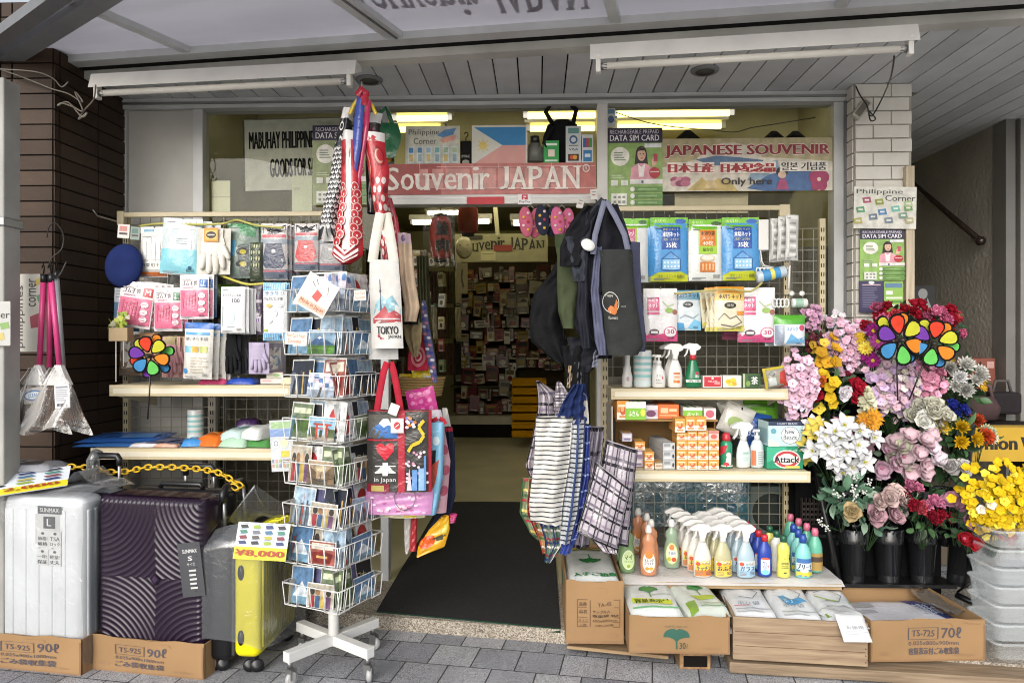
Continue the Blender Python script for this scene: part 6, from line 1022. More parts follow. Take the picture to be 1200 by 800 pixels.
sign_hand((415,340,429,352),3.1,[('t','Post Card',.1,.15,.9,.45,'a04a3a',1),('t','Souvenir',.1,.55,.9,.85,'a04a3a',1)],'small white hand lettered note on the top tier facing the doorway',-4)
# ================================================================ SOFT HANGING THINGS
def drape(name,label,cat,rows,Y,col,T=.04,folds=3,amp=.01,kind='cloth',prims=(),group=None,nu=26,nv=30,yaw=0,ph=0,extra=None,slope=0,edge=2.5,pk=None):
 """soft object given by its width at a few heights; bulged, folded, with a back"""
 ys=[r[0]for r in rows];O=at((rows[0][1]+rows[0][2])/2,rows[0][0],Y);k=mpp((rows[0][1]+rows[0][2])/2,Y)
 def ip(v):
  y=ys[0]+(ys[-1]-ys[0])*v
  for(a,l0,r0),(b,l1,r1)in zip(rows,rows[1:]):
   if a<=y<=b:f=(y-a)/max(b-a,1e-6);return y,l0+(l1-l0)*f,r0+(r1-r0)*f
  return y,rows[-1][1],rows[-1][2]
 cx=(rows[0][1]+rows[0][2])/2
 def base(u,v):
  y,l,r=ip(min(max(v,0),1));return((l+(r-l)*u)-cx)*k,-(y-ys[0])*k
 def S(u,v,o):
  x,z=base(u,v);b=T/2*(1-abs(2*u-1)**edge);f=amp*sin(2*pi*folds*u+ph+2.2*v+.8*sin(5*v))*(1-.3*v)+amp*.35*sin(23*v+7*u+ph)*(1-abs(2*u-1)**4)
  return Vector((x,-b-f-slope*v-o,z))
 mb=MB();m=mat(col,kind);mb.sheet(lambda u,v:S(u,1-v,0),nu,nv,m);mb.sheet(lambda u,v:(lambda p:Vector((p[0],T/2*(1-abs(2*u-1)**edge)-slope*(1-v)+.001,p[1])))(base(1-u,1-v)),12,14,m)
 for e in(0,1):mb.sheet(lambda u,v:(lambda p,q:Vector((p.x,p.y+(q-p.y)*u,p.z)))(S(e,v,0),.001-slope*v),1,20,m)
 decorate(mb,S,list(prims),pk or kind,off0=.0014,doff=.0003,n=12)
 if extra:extra(mb,S,k)
 return tag(mb.build(name,loc=O,rot=(0,0,R(yaw))),label,cat,group)
def strap(mb,pts,wd,col,kind='cloth',th=.003): # flat band through points (local), facing the street
 m=mat(col,kind);pts=[Vector(p)for p in pts];vs=[];fs=[]
 for i,p in enumerate(pts):
  d=(pts[min(i+1,len(pts)-1)]-pts[max(i-1,0)]);n=Vector((d.z,0,-d.x));n=n.normalized()*wd/2 if n.length>1e-6 else Vector((wd/2,0,0));vs+=[p-n,p+n,p-n+Vector((0,th,0)),p+n+Vector((0,th,0))]
 for i in range(len(pts)-1):a=i*4;b=a+4;fs+=[(a,a+1,b+1,b),(a+3,a+2,b+2,b+3),(a+1,a+3,b+3,b+1),(a+2,a,b,b+2)]
 mb.add(vs,fs,m,True)
# ---------------------------------------------------------------- carp streamers and ribbons
scale_b=[]
for j in range(17):
 for i in range(4):u,v=.14+.24*i+(.12 if j%2 else 0),.3+.037*j;scale_b+=[('e',u,v,.13,.026,'1c1c1f'),('e',u,v+.006,.1,.02,'d2d1cf'),('e',u,v-.006,.05,.009,'55555a')]
eye=lambda u,v,c:[('e',u,v,.2,.042,'dedcd8'),('o',u,v,.2,.042,.2,'1a1a1c'),('e',u,v,.1,.022,'17171a')]
drape('carp_streamer','black and white carp streamer with a big round eye, hung from the ribbon','carp streamer',[(128,402,416),(140,399,413),(165,393,413),(185,390,411),(220,386,406),(260,379,397),(284,377,402)],3.46,'c9c8c6',T=.07,folds=1.5,amp=.004,kind='film',prims=[('r',0,.08,1,.3,'1d1d20')]+eye(.35,.14,'')+[('p',[(.5,.2),(.95,.16),(.95,.26),(.6,.28)],'cfcfcc'),('l',[(.1,.26),(.4,.22),(.7,.28)],.01,'d0d0cc')]+scale_b+[('p',[(.0,.93),(.4,.9),(.2,1),(0,1)],'1c1c1f'),('l',[(.5,.92),(.6,1)],.03,'1c1c1f'),('l',[(.75,.92),(.85,.99)],.03,'1c1c1f')])
red_s=[]
for j in range(9):
 for i in range(2):u,v=(.22 if i==0 else .8),.42+.052*j;red_s+=[('e',u+(.06 if j%2 else-.04),v,.15,.035,'b02a32'),('o',u+(.06 if j%2 else-.04),v+.004,.15,.035,.2,'d8b8b4'),('e',u+(.06 if j%2 else-.04),v+.012,.03,.01,'dcc8c4')]
drape('carp_streamer','red and white carp streamer with white belly, in the middle of the bunch','carp streamer',[(155,402,420),(170,400,421),(220,399,424),(270,393,425),(300,389,426),(309,400,412)],3.42,'b32d35',T=.08,folds=1,amp=.004,kind='film',prims=[('r',.0,0,1,.07,'d5d2d0'),('p',[(.38,.06),(.62,.06),(.62,.9),(.36,.9)],'cfc6c6'),('e',.18,.2,.16,.07,'8e2028'),('e',.85,.2,.14,.07,'8e2028')]+red_s+[('l',[(.1,.9),(.5,.97),(.9,.9)],.012,'d8cccc'),('l',[(.1,.94),(.5,1.0),(.9,.94)],.01,'d8cccc'),('l',[(.2,.87),(.5,.93),(.8,.87)],.01,'d8cccc')])
sc3=[]
for j in range(12):
 for i in range(3):sc3+=[('e',.2+.3*i+(.1 if j%2 else 0),.3+.055*j,.11,.022,'d8c8c4' if(i+j)%3 else '7f1f28')]
drape('carp_streamer','red carp streamer with crescent eye hanging toward the doorway','carp streamer',[(157,426,451),(166,426,451),(185,429,453),(200,432,457),(230,436,454),(252,440,455),(300,448,466),(345,456,470)],3.44,'b42c36',T=.08,folds=1,amp=.004,kind='film',prims=[('r',0,0,1,.055,'d8d5d2'),('p',[(0,.055),(.5,.02),(1,.055),(.5,.1)],'b42c36'),('e',.68,.15,.17,.045,'c8a08c'),('e',.74,.145,.14,.036,'b42c36'),('o',.68,.15,.24,.06,.12,'7f1f28'),('l',[(.1,.1),(.2,.2),(.1,.25)],.02,'c88a7a')]+sc3)
drape('carp_streamer','small black white mouthed carp streamer behind the ribbons','carp streamer',[(134,433,449),(142,432,447),(160,430,445),(190,428,440),(250,430,440)],3.52,'2a2426',T=.06,folds=1,amp=.004,kind='film',prims=[('r',0,0,1,.1,'d2d0ce'),('e',.5,.2,.3,.06,'6a2a3a')])
def ribbon(mb):
 o=at(424,108,3.4);P=lambda px,py,dy=0:at(px,py,3.4)-o+Vector((0,dy,0))
 strap(mb,[P(424,108),P(421,140,-.01),P(419,170,-.012),P(414,200,-.01)],.042,'3f4f9c','film');strap(mb,[P(421,110,-.004),P(432,120,-.008),P(429,150,-.004),P(421,200),P(416,232)],.026,'b03058','film')
 strap(mb,[P(422,112,.006),P(414,122,.008),P(409,133,.01)],.016,'c8a82a','film');strap(mb,[P(428,112,.006),P(436,124,.008),P(440,133,.01)],.016,'c8a82a','film');strap(mb,[P(419,113,-.012),P(424,105,-.014),P(430,110,-.012),P(427,124,-.01)],.03,'a82a3a','film')
 mb.tube([P(424,108),P(424,96)],.004,mat('b8b8b4','metal'))
mesh_prop('ribbon_streamer','blue, red and yellow ribbons tied above the carp streamers','ribbon',at(424,108,3.4),ribbon)
drape('carp_tail','long red banner strip with white dots beside the cream tote handles','banner',[(232,449,459),(260,455,467),(290,462,470),(305,464,468)],3.55,'a82838',T=.02,folds=1,amp=.002,kind='film',prims=[('e',.3+.1*(k%3),.1+.09*k,.14,.03,'d0b0b0')for k in range(9)])
# ---------------------------------------------------------------- totes at the doorway edge
def handles(pxs,top,bottom,col,wd=.025,y=-.012,sway=0):
 def f(mb,S,k):
  cx0=(rows_[0][1]+rows_[0][2])/2
  for(a,b)in pxs:
   z1=(rows_[0][0]-top)*k;xa,xb=(a-cx0)*k,(b-cx0)*k;xm=(xa+xb)/2+sway
   strap(mb,[(xa,y,-.01),(xa+(xm-xa)*.25,y-.004,z1*.35),(xa+(xm-xa)*.6,y-.004,z1*.8),(xm-wd*.25,y,z1)],wd,col);strap(mb,[(xb,y+.006,-.01),(xb+(xm-xb)*.25,y+.006,z1*.35),(xb+(xm-xb)*.6,y+.006,z1*.8),(xm+wd*.25,y+.006,z1)],wd,col)
 return f
def tote(name,label,rows,Y,col,hp=(),top=None,hcol=None,wd=.025,**kw):
 global rows_;rows_=rows
 return drape(name,label,'bag',rows,Y,col,extra=handles(hp,top,0,hcol or col,wd)if hp else None,**kw)
TK=[('p',[(.12,.62),(.2,.5),(.4,.4),(.55,.45),(.75,.4),(.97,.55),(.97,.65)],'8fb9c6'),('r',.36,.22,.385,.6,'3a4450'),('r',.345,.34,.4,.37,'3a4450'),('p',[(.33,.6),(.37,.36),(.41,.6)],'3f4f60'),('p',[(.1,.66),(.3,.6),(.5,.52),(.6,.6),(.8,.57),(.97,.62),(.97,.7),(.1,.72)],'b2434a'),('r',.15,.66,.95,.675,'d8c8c8'),('e',.5,.48,.05,.02,'c8d8dc'),('e',.75,.5,.06,.02,'b8d0d8'),('t','TOKYO',.22,.75,.88,.84,'25262a',4),('t','JAPAN',.56,.85,.95,.895,'25262a',3),('e',.27,.86,.04,.017,'b8405a'),('e',.33,.885,.03,.013,'b8405a'),('e',.4,.89,.02,.01,'c8607a')]
tote('tote_bag','off white canvas tote printed TOKYO JAPAN with a skyline',[(305,433,467),(340,433,470),(408,436,473)],3.26,'cbc9c5',[(437,462)],250,'d2cec2',.045,T=.05,folds=1,amp=.004,prims=TK,pk='photo')
tote('tote_bag','plain white tote lower edge hanging behind the TOKYO tote',[(390,432,466),(421,432,467)],3.32,'c2c2c0',T=.03,folds=1,amp=.003)
tote('tote_bag','cream tote bag with tied patterned top beside the TOKYO tote',[(274,466,481),(290,467,483),(330,470,487),(360,474,492),(377,474,488)],3.4,'bfa78e',T=.07,folds=2,amp=.008,prims=[('r',0,0,1,.12,'b8a0a8'),('e',.5,.06,.2,.04,'6a5a7a')])
drape('cloth_bag','black cloth bag corner under the cream tote','bag',[(352,486,491),(366,478,492),(380,472,490)],3.42,'1a191b',T=.04)
drape('cloth_bag','khaki folded bag under the black cloth corner','bag',[(378,472,495),(400,476,494),(418,484,490)],3.45,'7a6c50',T=.04,folds=2)
drape('patterned_scarf','long blue and white patterned scarf hanging by the doorway edge','scarf',[(352,494,499),(380,494,503),(420,500,510),(448,507,513)],3.6,'5a5a78',T=.03,folds=1,amp=.004,prims=[('e',.3+.4*(k%2),.05+.045*k,.25,.018,('c0bcc8','3a3f8a','b06a80')[k%3])for k in range(21)])
drape('red_scarf','red cloth with white rings under the khaki bag','scarf',[(392,484,498),(420,478,503),(434,478,502)],3.62,'a82a40',T=.03,folds=2,prims=[('o',.5,.6,.36,.3,.3,'c87a80'),('o',.5,.6,.18,.15,.4,'d0a0a0')])
drape('green_bag','dim olive hanging merchandise behind the scarf by the doorway','bag',[(300,488,502),(380,492,506),(430,494,512)],4.2,'4a4a34',T=.05,folds=4,amp=.02)
# wicker basket with yellow packs
mb=MB();bk=mat('8f774c','rough');c0=at(494,462,3.75)
for k in range(7):mb.tube([(.1*cos(a)*(1+.03*k),.07*sin(a)*(1+.03*k),.014*k)for a in[i*pi/10 for i in range(20)]],.0075,bk,6,closed=True)
for i in range(20):a=i*pi/10;mb.tube([(.1*cos(a),.07*sin(a),0),(.122*cos(a),.085*sin(a),.092)],.003,bk,5)
tag(mb.build('wicker_basket',loc=c0),'small wicker basket holding yellow packets by the doorway','basket')
pack('snack_pack','packet','bright yellow packet standing in the wicker basket, larger',(482,430,508,456),3.72,'cdb81e',[('r',.55,.4,.9,.95,'b8bcc0'),('e',.3,.7,.15,.15,'b04a2a'),('r',.1,.1,.6,.2,'a8882a')],T=.04,rot=-5);pack('snack_pack','packet','smaller yellow packet in the wicker basket beside the larger',(468,438,483,456),3.73,'c4a826',[('e',.4,.6,.25,.2,'a04a2a'),('r',.1,.15,.9,.3,'8a6a2a')],T=.03)
pack('pouch','pouch','magenta floral pouch hanging below the wicker basket',(474,455,508,486),3.6,'c03a86',[('e',.2+.3*(k%3),.2+.3*(k//3),.08,.08,'d878b0')for k in range(9)]+[('l',[(.7,0),(.9,1)],.02,'9a2a6a')],T=.03,rot=-12)
# the printed souvenir bag and its neighbours
JB=[('r',0,0,1,.012,'9a2a36'),('r',.03,.05,.5,.34,'55534e'),('p',[(.03,.33),(.1,.22),(.27,.12),(.34,.12),(.5,.3),(.5,.34),(.03,.34)],'3f6fae'),('p',[(.2,.16),(.27,.1),(.34,.1),(.42,.2),(.34,.18),(.28,.21)],'d8dce0'),('r',.0,.355,.52,.375,'a82a3a'),
      ('p',[(.3,.62),(.17,.5),(.16,.43),(.21,.4),(.27,.41),(.3,.45),(.33,.41),(.39,.4),(.44,.43),(.43,.5)],'b82436'),('t','本',.16,.64,.44,.8,'d8d8d6',5),('t','in Japan',.13,.82,.46,.89,'c8c8c6',2),('r',.0,.9,.36,1,'7a2430'),('r',.08,.92,.28,.99,'a89a5a'),('r',.5,0,.6,1,'a82a3a'),('r',.96,0,1,1,'a82a3a')]
rr=random.Random(12)
for k in range(26):JB.append(('e',.62+.33*rr.random(),.5+.4*rr.random(),.022,.016,('d8c0cc','c890a8','e0d4d8')[k%3]))
for k in range(14):JB.append(('e',.63+.3*rr.random(),.04+.2*rr.random(),.03,.018,('d8c0cc','c8742c','3a5a9a','d0ccd0')[k%4]))
JB+=[('l',[(.9,.12),(.82,.2),(.9,.3),(.84,.38),(.72,.42),(.66,.5)],.022,'c8b02c'),('r',.72,.72,.8,.97,'5f8ac0'),('r',.82,.7,.9,.97,'88acd4'),('r',.9,.55,.93,.97,'5f8ac0'),('p',[(.64,.97),(.68,.7),(.72,.97)],'d0b8c0')]
tote('souvenir_bag','glossy black souvenir bag with red trim, red heart and blue mountain print',[(480,430,506),(575,430,506)],3.28,'3a3836',[(442,470)],424,'a82a3a',.03,T=.05,folds=1,amp=.003,kind='film',prims=JB,edge=6,pk='film')
o=poster('hang_tag','white paper tag with a red disc on the black souvenir bag','tag',(458,490,473,507),3.235,'d4d2ce',[('e',.5,.5,.26,.26,'b03038'),('l',[(.35,.6),(.65,.4)],.03,'d4d2ce')]);poster('hang_tag','small blank white tag dangling by the red handles','tag',(456,473,467,486),3.225,'d2d0cc',[],rot=20)
PK=[('e',.1+.8*rr.random(),.1+.8*rr.random(),.03,.05,('d8b0cc','b05a90','e0cada')[k%3])for k in range(24)]+[('e',.55+.05*cos(k*1.257),.7+.09*sin(k*1.257),.035,.06,'d8a8bc')for k in range(5)]+[('e',.55,.7,.015,.025,'a04a6a'),('o',.6,.3,.16,.5,.06,'6a5a6a')]
tote('gift_bag','pink and violet gift bag with white blossoms under the black souvenir bag',[(573,428,508),(602,430,506)],3.33,'bf86b4',T=.04,folds=1,amp=.003,kind='film',prims=PK,edge=6)
tote('gift_bag','pale blue gift bag with red handles behind the black souvenir bag',[(494,500,521),(560,498,519),(602,494,511)],3.36,'7fb4d4',[(506,522)],490,'a82a3a',.02,T=.05,folds=1,amp=.003,kind='film',prims=[('r',.1,.3,.6,.5,'2a2a2e'),('p',[(.1,.5),(.8,.4),(.6,.7),(.1,.8)],'b04a3a'),('e',.6,.2,.2,.05,'c8d8e0')],edge=6)
tote('gift_bag','pink floral gift bag edge beyond the pale blue one',[(480,500,517),(540,508,528),(600,500,523)],3.42,'b8909c',T=.05,folds=1,amp=.004,kind='film',prims=[('e',.2+.6*(k%2),.08+.1*k,.2,.05,('d8c4ca','a04a60')[k%2])for k in range(9)]+[('r',0,.0,1,.08,'c0b8c0')])
tote('gift_bag','white and lemon bag corner showing beneath the pink gift bag',[(598,445,500),(606,450,498)],3.38,'c8c4a0',T=.03,folds=1,amp=.002,kind='film',prims=[('r',.5,.1,.8,.9,'c8b42c')])
drape('apron','dark navy cloth hanging down beside the gift bags','cloth',[(500,521,530),(520,521,533),(580,517,534),(610,508,526),(622,500,510)],3.5,'22263a',T=.05,folds=2,amp=.008,prims=[('r',0,.0,1,.04,'a02a3a')])
drape('white_cloth','white cloth strip hanging behind the navy cloth','cloth',[(478,518,524),(510,520,531),(556,530,534)],3.56,'b2aeaa',T=.02,folds=1,amp=.004)
drape('printed_pouch','yellow printed pouch with orange fruit hanging lowest by the doorway','pouch',[(604,518,526),(620,503,527),(640,490,521),(652,488,492)],3.44,'cf9a22',T=.04,folds=1,amp=.006,kind='film',prims=[('e',.25,.62,.3,.17,'c8521e'),('p',[(.5,.5),(.75,.42),(.85,.55),(.6,.6)],'4a4a34'),('p',[(.7,.2),(.95,.1),(.9,.4),(.7,.4)],'c4b84a'),('l',[(.4,.55),(.9,.45)],.02,'4a4434')])
for k,(rows,c,l)in enumerate(([[(604,473,482),(640,474,481),(648,475,479)],'a8a4a0','grey film pouch edge hanging left of the yellow printed pouch'.replace(' left of',' beside')],[[(606,482,489),(645,480,488)],'a02a30','red pouch edge hanging beside the yellow printed pouch'],[[(602,527,536),(612,524,533)],'b03a70','pink pouch corner peeking out beyond the navy cloth'])):
 drape('pouch',l,'pouch',rows,3.47,c,T=.03,folds=1,amp=.004,kind='film')
# ---------------------------------------------------------------- dark bags hanging by the other door edge
cyn=mat('b0b0ac','paper')
drape('tote_bag','matt black tote swinging out furthest into the doorway','bag',[(268,664,682),(300,655,684),(320,645,680),(345,625,668),(375,620,656),(400,622,664),(415,640,664),(426,652,668)],3.62,'131315',kind='crease',T=.09,folds=1.5,amp=.018,prims=[('l',[(.5,.0),(.46,.3),(.4,1)],.006,'2b2b2f'),('l',[(.75,.0),(.8,.4),(.86,1)],.006,'232327')])
drape('tote_bag','olive green tote between the black and navy totes','bag',[(275,650,684),(284,650,684),(300,653,682),(340,653,680),(365,654,674),(385,660,674)],3.55,'424a34',kind='crease',T=.07,folds=1.2,amp=.008,prims=[('r',0,0,1,.14,'3a422e')])
drape('tote_bag','navy lined black tote hanging behind the charcoal tote','bag',[(252,680,722),(285,672,735),(320,662,738),(370,666,728),(405,684,722),(420,690,716)],3.56,'1b1c24',kind='crease',T=.12,folds=3,amp=.022,prims=[('p',[(.12,.2),(.18,.2),(.35,.95),(.28,.95)],'4a4c62'),('p',[(.4,.3),(.5,.25),(.6,.9),(.52,.95)],'3c3e54'),('p',[(.3,.35),(.36,.3),(.44,.6),(.38,.62)],'55577a')])
drape('tote_bag','slate blue tote whose edge frames the charcoal tote','bag',[(284,690,750),(300,692,750),(350,696,752),(395,700,757),(412,708,756)],3.5,'494b60',kind='crease',T=.06,folds=1.5,amp=.008)
drape('tote_bag','black inner tote with grey handle loop rising highest in the bunch','bag',[(236,700,714),(246,690,722),(262,680,731),(285,678,738),(318,682,738),(345,685,715)],3.46,'1c1c22',kind='crease',T=.09,folds=2,amp=.014,extra=lambda mb,S,k:(strap(mb,[(.0,-.07,-.01),(-.02,-.08,-.08),(-.045,-.08,-.17),(-.055,-.08,-.26)],.026,'6f7284'),strap(mb,[(.008,-.07,-.01),(.05,-.085,-.09),(.09,-.085,-.17),(.105,-.085,-.24)],.026,'6f7284'),strap(mb,[(-.004,-.06,-.0),(-.05,-.07,-.06),(-.08,-.07,-.14),(-.085,-.07,-.2)],.03,'2e3038')))
for rows,c,l in(([(250,686,697),(300,678,692),(370,676,690),(408,682,694)],'23242c','folded black tote edge between the olive and navy ones'),([(290,697,706),(340,692,704),(400,697,712),(416,702,712)],'5b5e74','narrow slate tote edge beside the charcoal tote'),([(300,712,724),(360,712,722),(404,716,728)],'191a1e','black tote lining edge peeping behind the charcoal tote'),([(278,660,690),(300,668,692),(330,672,690)],'34373f','dark grey tote shoulder above the olive tote'),([(395,664,700),(412,668,704),(428,672,698),(436,680,692)],'202127','bundled dark tote bottoms below the olive tote'),([(242,684,704),(262,668,700),(290,656,692),(312,656,686)],'141418','black strap tangle falling from the top of the bunch over the olive tote'),([(240,716,724),(262,724,733),(286,730,740)],'2b2d36','black tote handle arching toward the mullion')):
 drape('tote_bag',l,'bag',rows,3.42 if 'bott' not in l else 3.5,c,kind='crease',T=.05,folds=1.5,amp=.014)
FX=[('o',.22,.5,.24,.1,.08,'b8b8b0'),('p',[(.12,.56),(.2,.53),(.32,.55),(.38,.47),(.42,.5),(.36,.6),(.3,.62),(.14,.6)],'b8692e'),('t','Happy',.08,.42,.3,.455,'b8b8b0',1),('t','forest',.12,.63,.38,.66,'b8b8b0',1),('t','natural',.5,.53,.64,.545,'a0a09c',1),('l',[(.05,.05),(.95,.06)],.003,'55575c')]
drape('tote_bag','charcoal tote printed with an orange fox in an oval, frontmost of the dark bags','bag',[(293,703,741),(330,705,743),(380,708,750),(405,711,754),(416,713,747)],3.38,'2f3130',kind='crease',T=.05,folds=.6,amp=.006,prims=FX,pk='paper',edge=5)
mb=MB();mb.lathe([(0,0),(.026,0),(.026,.002),(0,.002)],mat('d2d2ce','paper'),20,sx=1.3,M=Matrix.Rotation(R(30),4,'Y')@Matrix.Rotation(R(90),4,'X'));tag(mb.build('hang_tag',loc=at(689,287,3.36)),'oval white tag on the dark tote bunch','tag')
for px,py,rot,l in((680,238,8,'small white price tag clipped above the dark totes, nearer the doorway'),(696,228,-4,'small white price tag clipped above the dark totes, nearer the mullion')):poster('price_tag',l,'tag',(px-4,py-6,px+4,py+6),4.18,'d0cec8',[('r',.2,.2,.8,.3,'8a8a88'),('r',.2,.5,.7,.6,'a05a5a')],rot=rot)
for rows,c,l in(([(405,658,690),(430,662,690),(450,664,684),(462,668,682)],'141416','tangle of black bag straps under the dark totes'),([(428,666,671),(454,664,670)],'b09a80','beige umbrella handle showing under the black straps'),([(424,672,682),(458,671,681)],'55555a','grey folded umbrella under the black straps'),([(410,690,702),(430,688,700)],'7a7c8c','grey lilac bag tail under the slate tote'),([(430,683,691),(520,684,692)],'1a1b1d','long black folded umbrella between the dark totes and plaid bags')):
 drape('hanging_bag' if 'umbrella' not in l else 'folded_umbrella',l,'bag' if 'umbrella' not in l else 'umbrella',rows,3.5,c,T=.04,folds=2,amp=.01)
for px,py,rx,c,l in((622,240,10,'b05a70','pink cloth sandal pair hanging first from the doorway side'),(641,238,10,'2a2c3c','navy flowered sandal pair hanging in the middle'),(659,240,9,'b85f80','rose pink sandal pair hanging beside the dark bags')):
 t=tag(empty('sandal_pair',at(px,py,3.9)),l,'sandals','cloth sandals hanging from the door track')
 for s in(-1,1):
  mb=MB();mb.lathe([(.0,-.008),(.036,-.006),(.038,0),(.036,.006),(0,.008)],mat(c,'cloth'),18,sx=1,sy=2.2,M=Matrix.Translation((s*.026,.02*s,-.095))@Matrix.Rotation(R(6*s),4,'Y')@Matrix.Rotation(R(90),4,'X'))
  for k in range(5):mb.lathe([(0,0),(.008,0),(.008,.003),(0,.003)],mat(('d0b8bc','c89a40','a03a4a')[k%3],'cloth'),8,M=Matrix.Translation((s*.026+.012*(-1)**k,.012+.02*s-.022,-.05-.022*k))@Matrix.Rotation(R(90),4,'X'))
  mb.tube([(s*.02,.02*s,-.02),(0,.02*s,.0)],.0015,cyn,5);mb.build('sandal',t)
# ---------------------------------------------------------------- woven plaid shoppers
def stripes(cols,n,horiz=True,w0=.35):
 out=[]
 for i in range(n):
  a=i/n;c=cols[i%len(cols)]
  if c:out.append(('r',0,a,1,a+w0/n,c)if horiz else('r',a,0,a+w0/n,1,c))
 return out
PLA=stripes(['2a2730',None,'5a5562',None,'2a2730','8a7f90'],18,True,.5)+stripes(['2f2c36','6a6472',None,None],12,False,.35)
BORD=[('r',0,0,1,.02,'141418'),('r',0,0,.02,1,'141418'),('r',.975,0,1,1,'141418'),('r',0,.975,1,1,'141418')]
drape('plaid_shopper','black and lilac plaid shopper furthest into the doorway','bag',[(446,628,632),(462,630,656),(480,630,660),(520,622,660),(545,616,652),(560,622,650)],3.62,'aaa2a8',T=.05,folds=2.2,amp=.016,prims=PLA+BORD,kind='film',pk='film')
drape('plaid_shopper','pale plaid shopper tip poking up behind the blue handles','bag',[(447,652,657),(460,650,666),(480,648,672)],3.6,'b8b2b8',T=.03,folds=1,prims=PLA[:20],kind='film',pk='film')
for k,(rows,base,c)in enumerate(([[(560,612,640),(600,609,640),(625,622,645),(632,630,645)],'7f8a6a',('a83a44','c8b060','3a5a3a')],[[(590,618,650),(625,630,655),(648,636,650)],'b08a5a',('3f6a3a','c8c0b0','a04a3a')],[[(600,628,665),(635,640,664),(658,638,646)],'5f7a6a',('d0ccc4','8a2a3a','2a3a6a')])):
 drape('plaid_shopper',('multicoloured shopper hem showing lowest toward the mat','tan and green checked shopper hem in the middle of the fringe','green and red checked shopper hem behind the white lined shopper')[k],'bag',rows,3.5-.02*k,base,T=.03,folds=4,amp=.012,prims=stripes([c[0],None,c[1],c[2]],12,True,.5)+stripes([c[2],None,c[0]],7,False,.4),kind='film',pk='film',group='checked shopper hems')
WL=stripes(['20222a'],23,True,.2)+[('r',0,0,1,.012,'17171c')]+[('r',.985,0,1,1,'2a2f4a')]
drape('plaid_shopper','large white shopper with thin black horizontal lines, frontmost','bag',[(488,628,672),(495,628,671),(540,626,668),(590,620,660),(612,622,658),(614,640,658)],3.34,'cac8c2',T=.05,folds=1.6,amp=.012,prims=WL,kind='film',pk='film')
drape('plaid_shopper','white and navy lined shopper just behind the frontmost white one','bag',[(490,668,686),(540,666,684),(600,658,678),(636,656,668)],3.37,'b8bcc0',T=.05,folds=2,amp=.008,prims=stripes(['20222a'],26,True,.25)+[('r',.45,0,.6,1,'2f3f6a'),('r',.9,0,1,1,'2a3150')],kind='film',pk='film')
drape('plaid_shopper','royal blue checked shopper folded beside the navy lined one','bag',[(498,683,692),(560,680,690),(620,664,680),(648,656,668)],3.4,'2f3f86',T=.06,folds=2,amp=.012,prims=stripes(['8a9ac8',None],16,True,.2),kind='film',pk='film')
drape('plaid_shopper','dark blue gathered shopper tops with a long drawstring','bag',[(450,672,686),(470,660,688),(490,652,690),(496,650,690)],3.38,'23305a',T=.06,folds=3,amp=.02,kind='cloth',prims=[('p',[(.85,.2),(1,.3),(1,1),(.85,1)],'a8a49e')])
PL2=stripes(['1f1d24',None,'6a6470','2a2730',None,'9a8a9a'],15,True,.5)+stripes(['26242c','55505c',None,'7a7280',None],14,False,.4)+BORD
drape('plaid_shopper','grey black plaid shopper seen edge-on between the blue and the tilted plaid ones','bag',[(500,690,708),(540,686,704),(600,675,696),(640,670,690)],3.42,'77727c',T=.06,folds=2,amp=.012,prims=PL2,kind='film',pk='film')
def quadbag(label,q,Y,base,prims): # flat shopper by its four corners (px), tilted
 pts=[at(x,y,Y)for x,y in q];O=pts[0]
 def S(u,v,o):p=(pts[0]*(1-u)+pts[1]*u)*(1-v)+(pts[3]*(1-u)+pts[2]*u)*v-O;return Vector((p.x,-.02*(1-abs(2*u-1)**3)-.006*sin(9*u+4*v)-.004*sin(13*v-6*u)-o,p.z))
 mb=MB();m=mat(base,'film');mb.sheet(lambda u,v:S(u,1-v,0),16,16,m);mb.sheet(lambda u,v:S(1-u,1-v,0)*1+Vector((0,.045,0)),4,4,m);
 for e in(0,1):mb.sheet(lambda u,v:S(e,v,0)+Vector((0,.035*u,0)),1,8,mat('141418','cloth'))
 decorate(mb,S,prims,'film',off0=.0015,doff=.0003,n=12);return tag(mb.build('plaid_shopper',loc=O),label,'bag')
quadbag('black edged plaid shopper hanging upright behind the tilted plaid one',[(711,516),(747,527),(736,640),(690,628)],3.42,'b2aab2',PL2);quadbag('tilted black and lilac plaid shopper resting toward the detergents',[(699,542),(739,573),(724,644),(676,622)],3.36,'b8b0b8',PL2)
drape('plaid_shopper','plaid shopper hem hanging down over the ginkgo carton','bag',[(625,688,724),(646,706,724),(648,718,724)],3.37,'b0a8b0',T=.03,folds=1,prims=stripes(['1f1d24',None,'6a6470'],8,False,.5)+[('r',.93,0,1,1,'141418')],kind='film',pk='film')
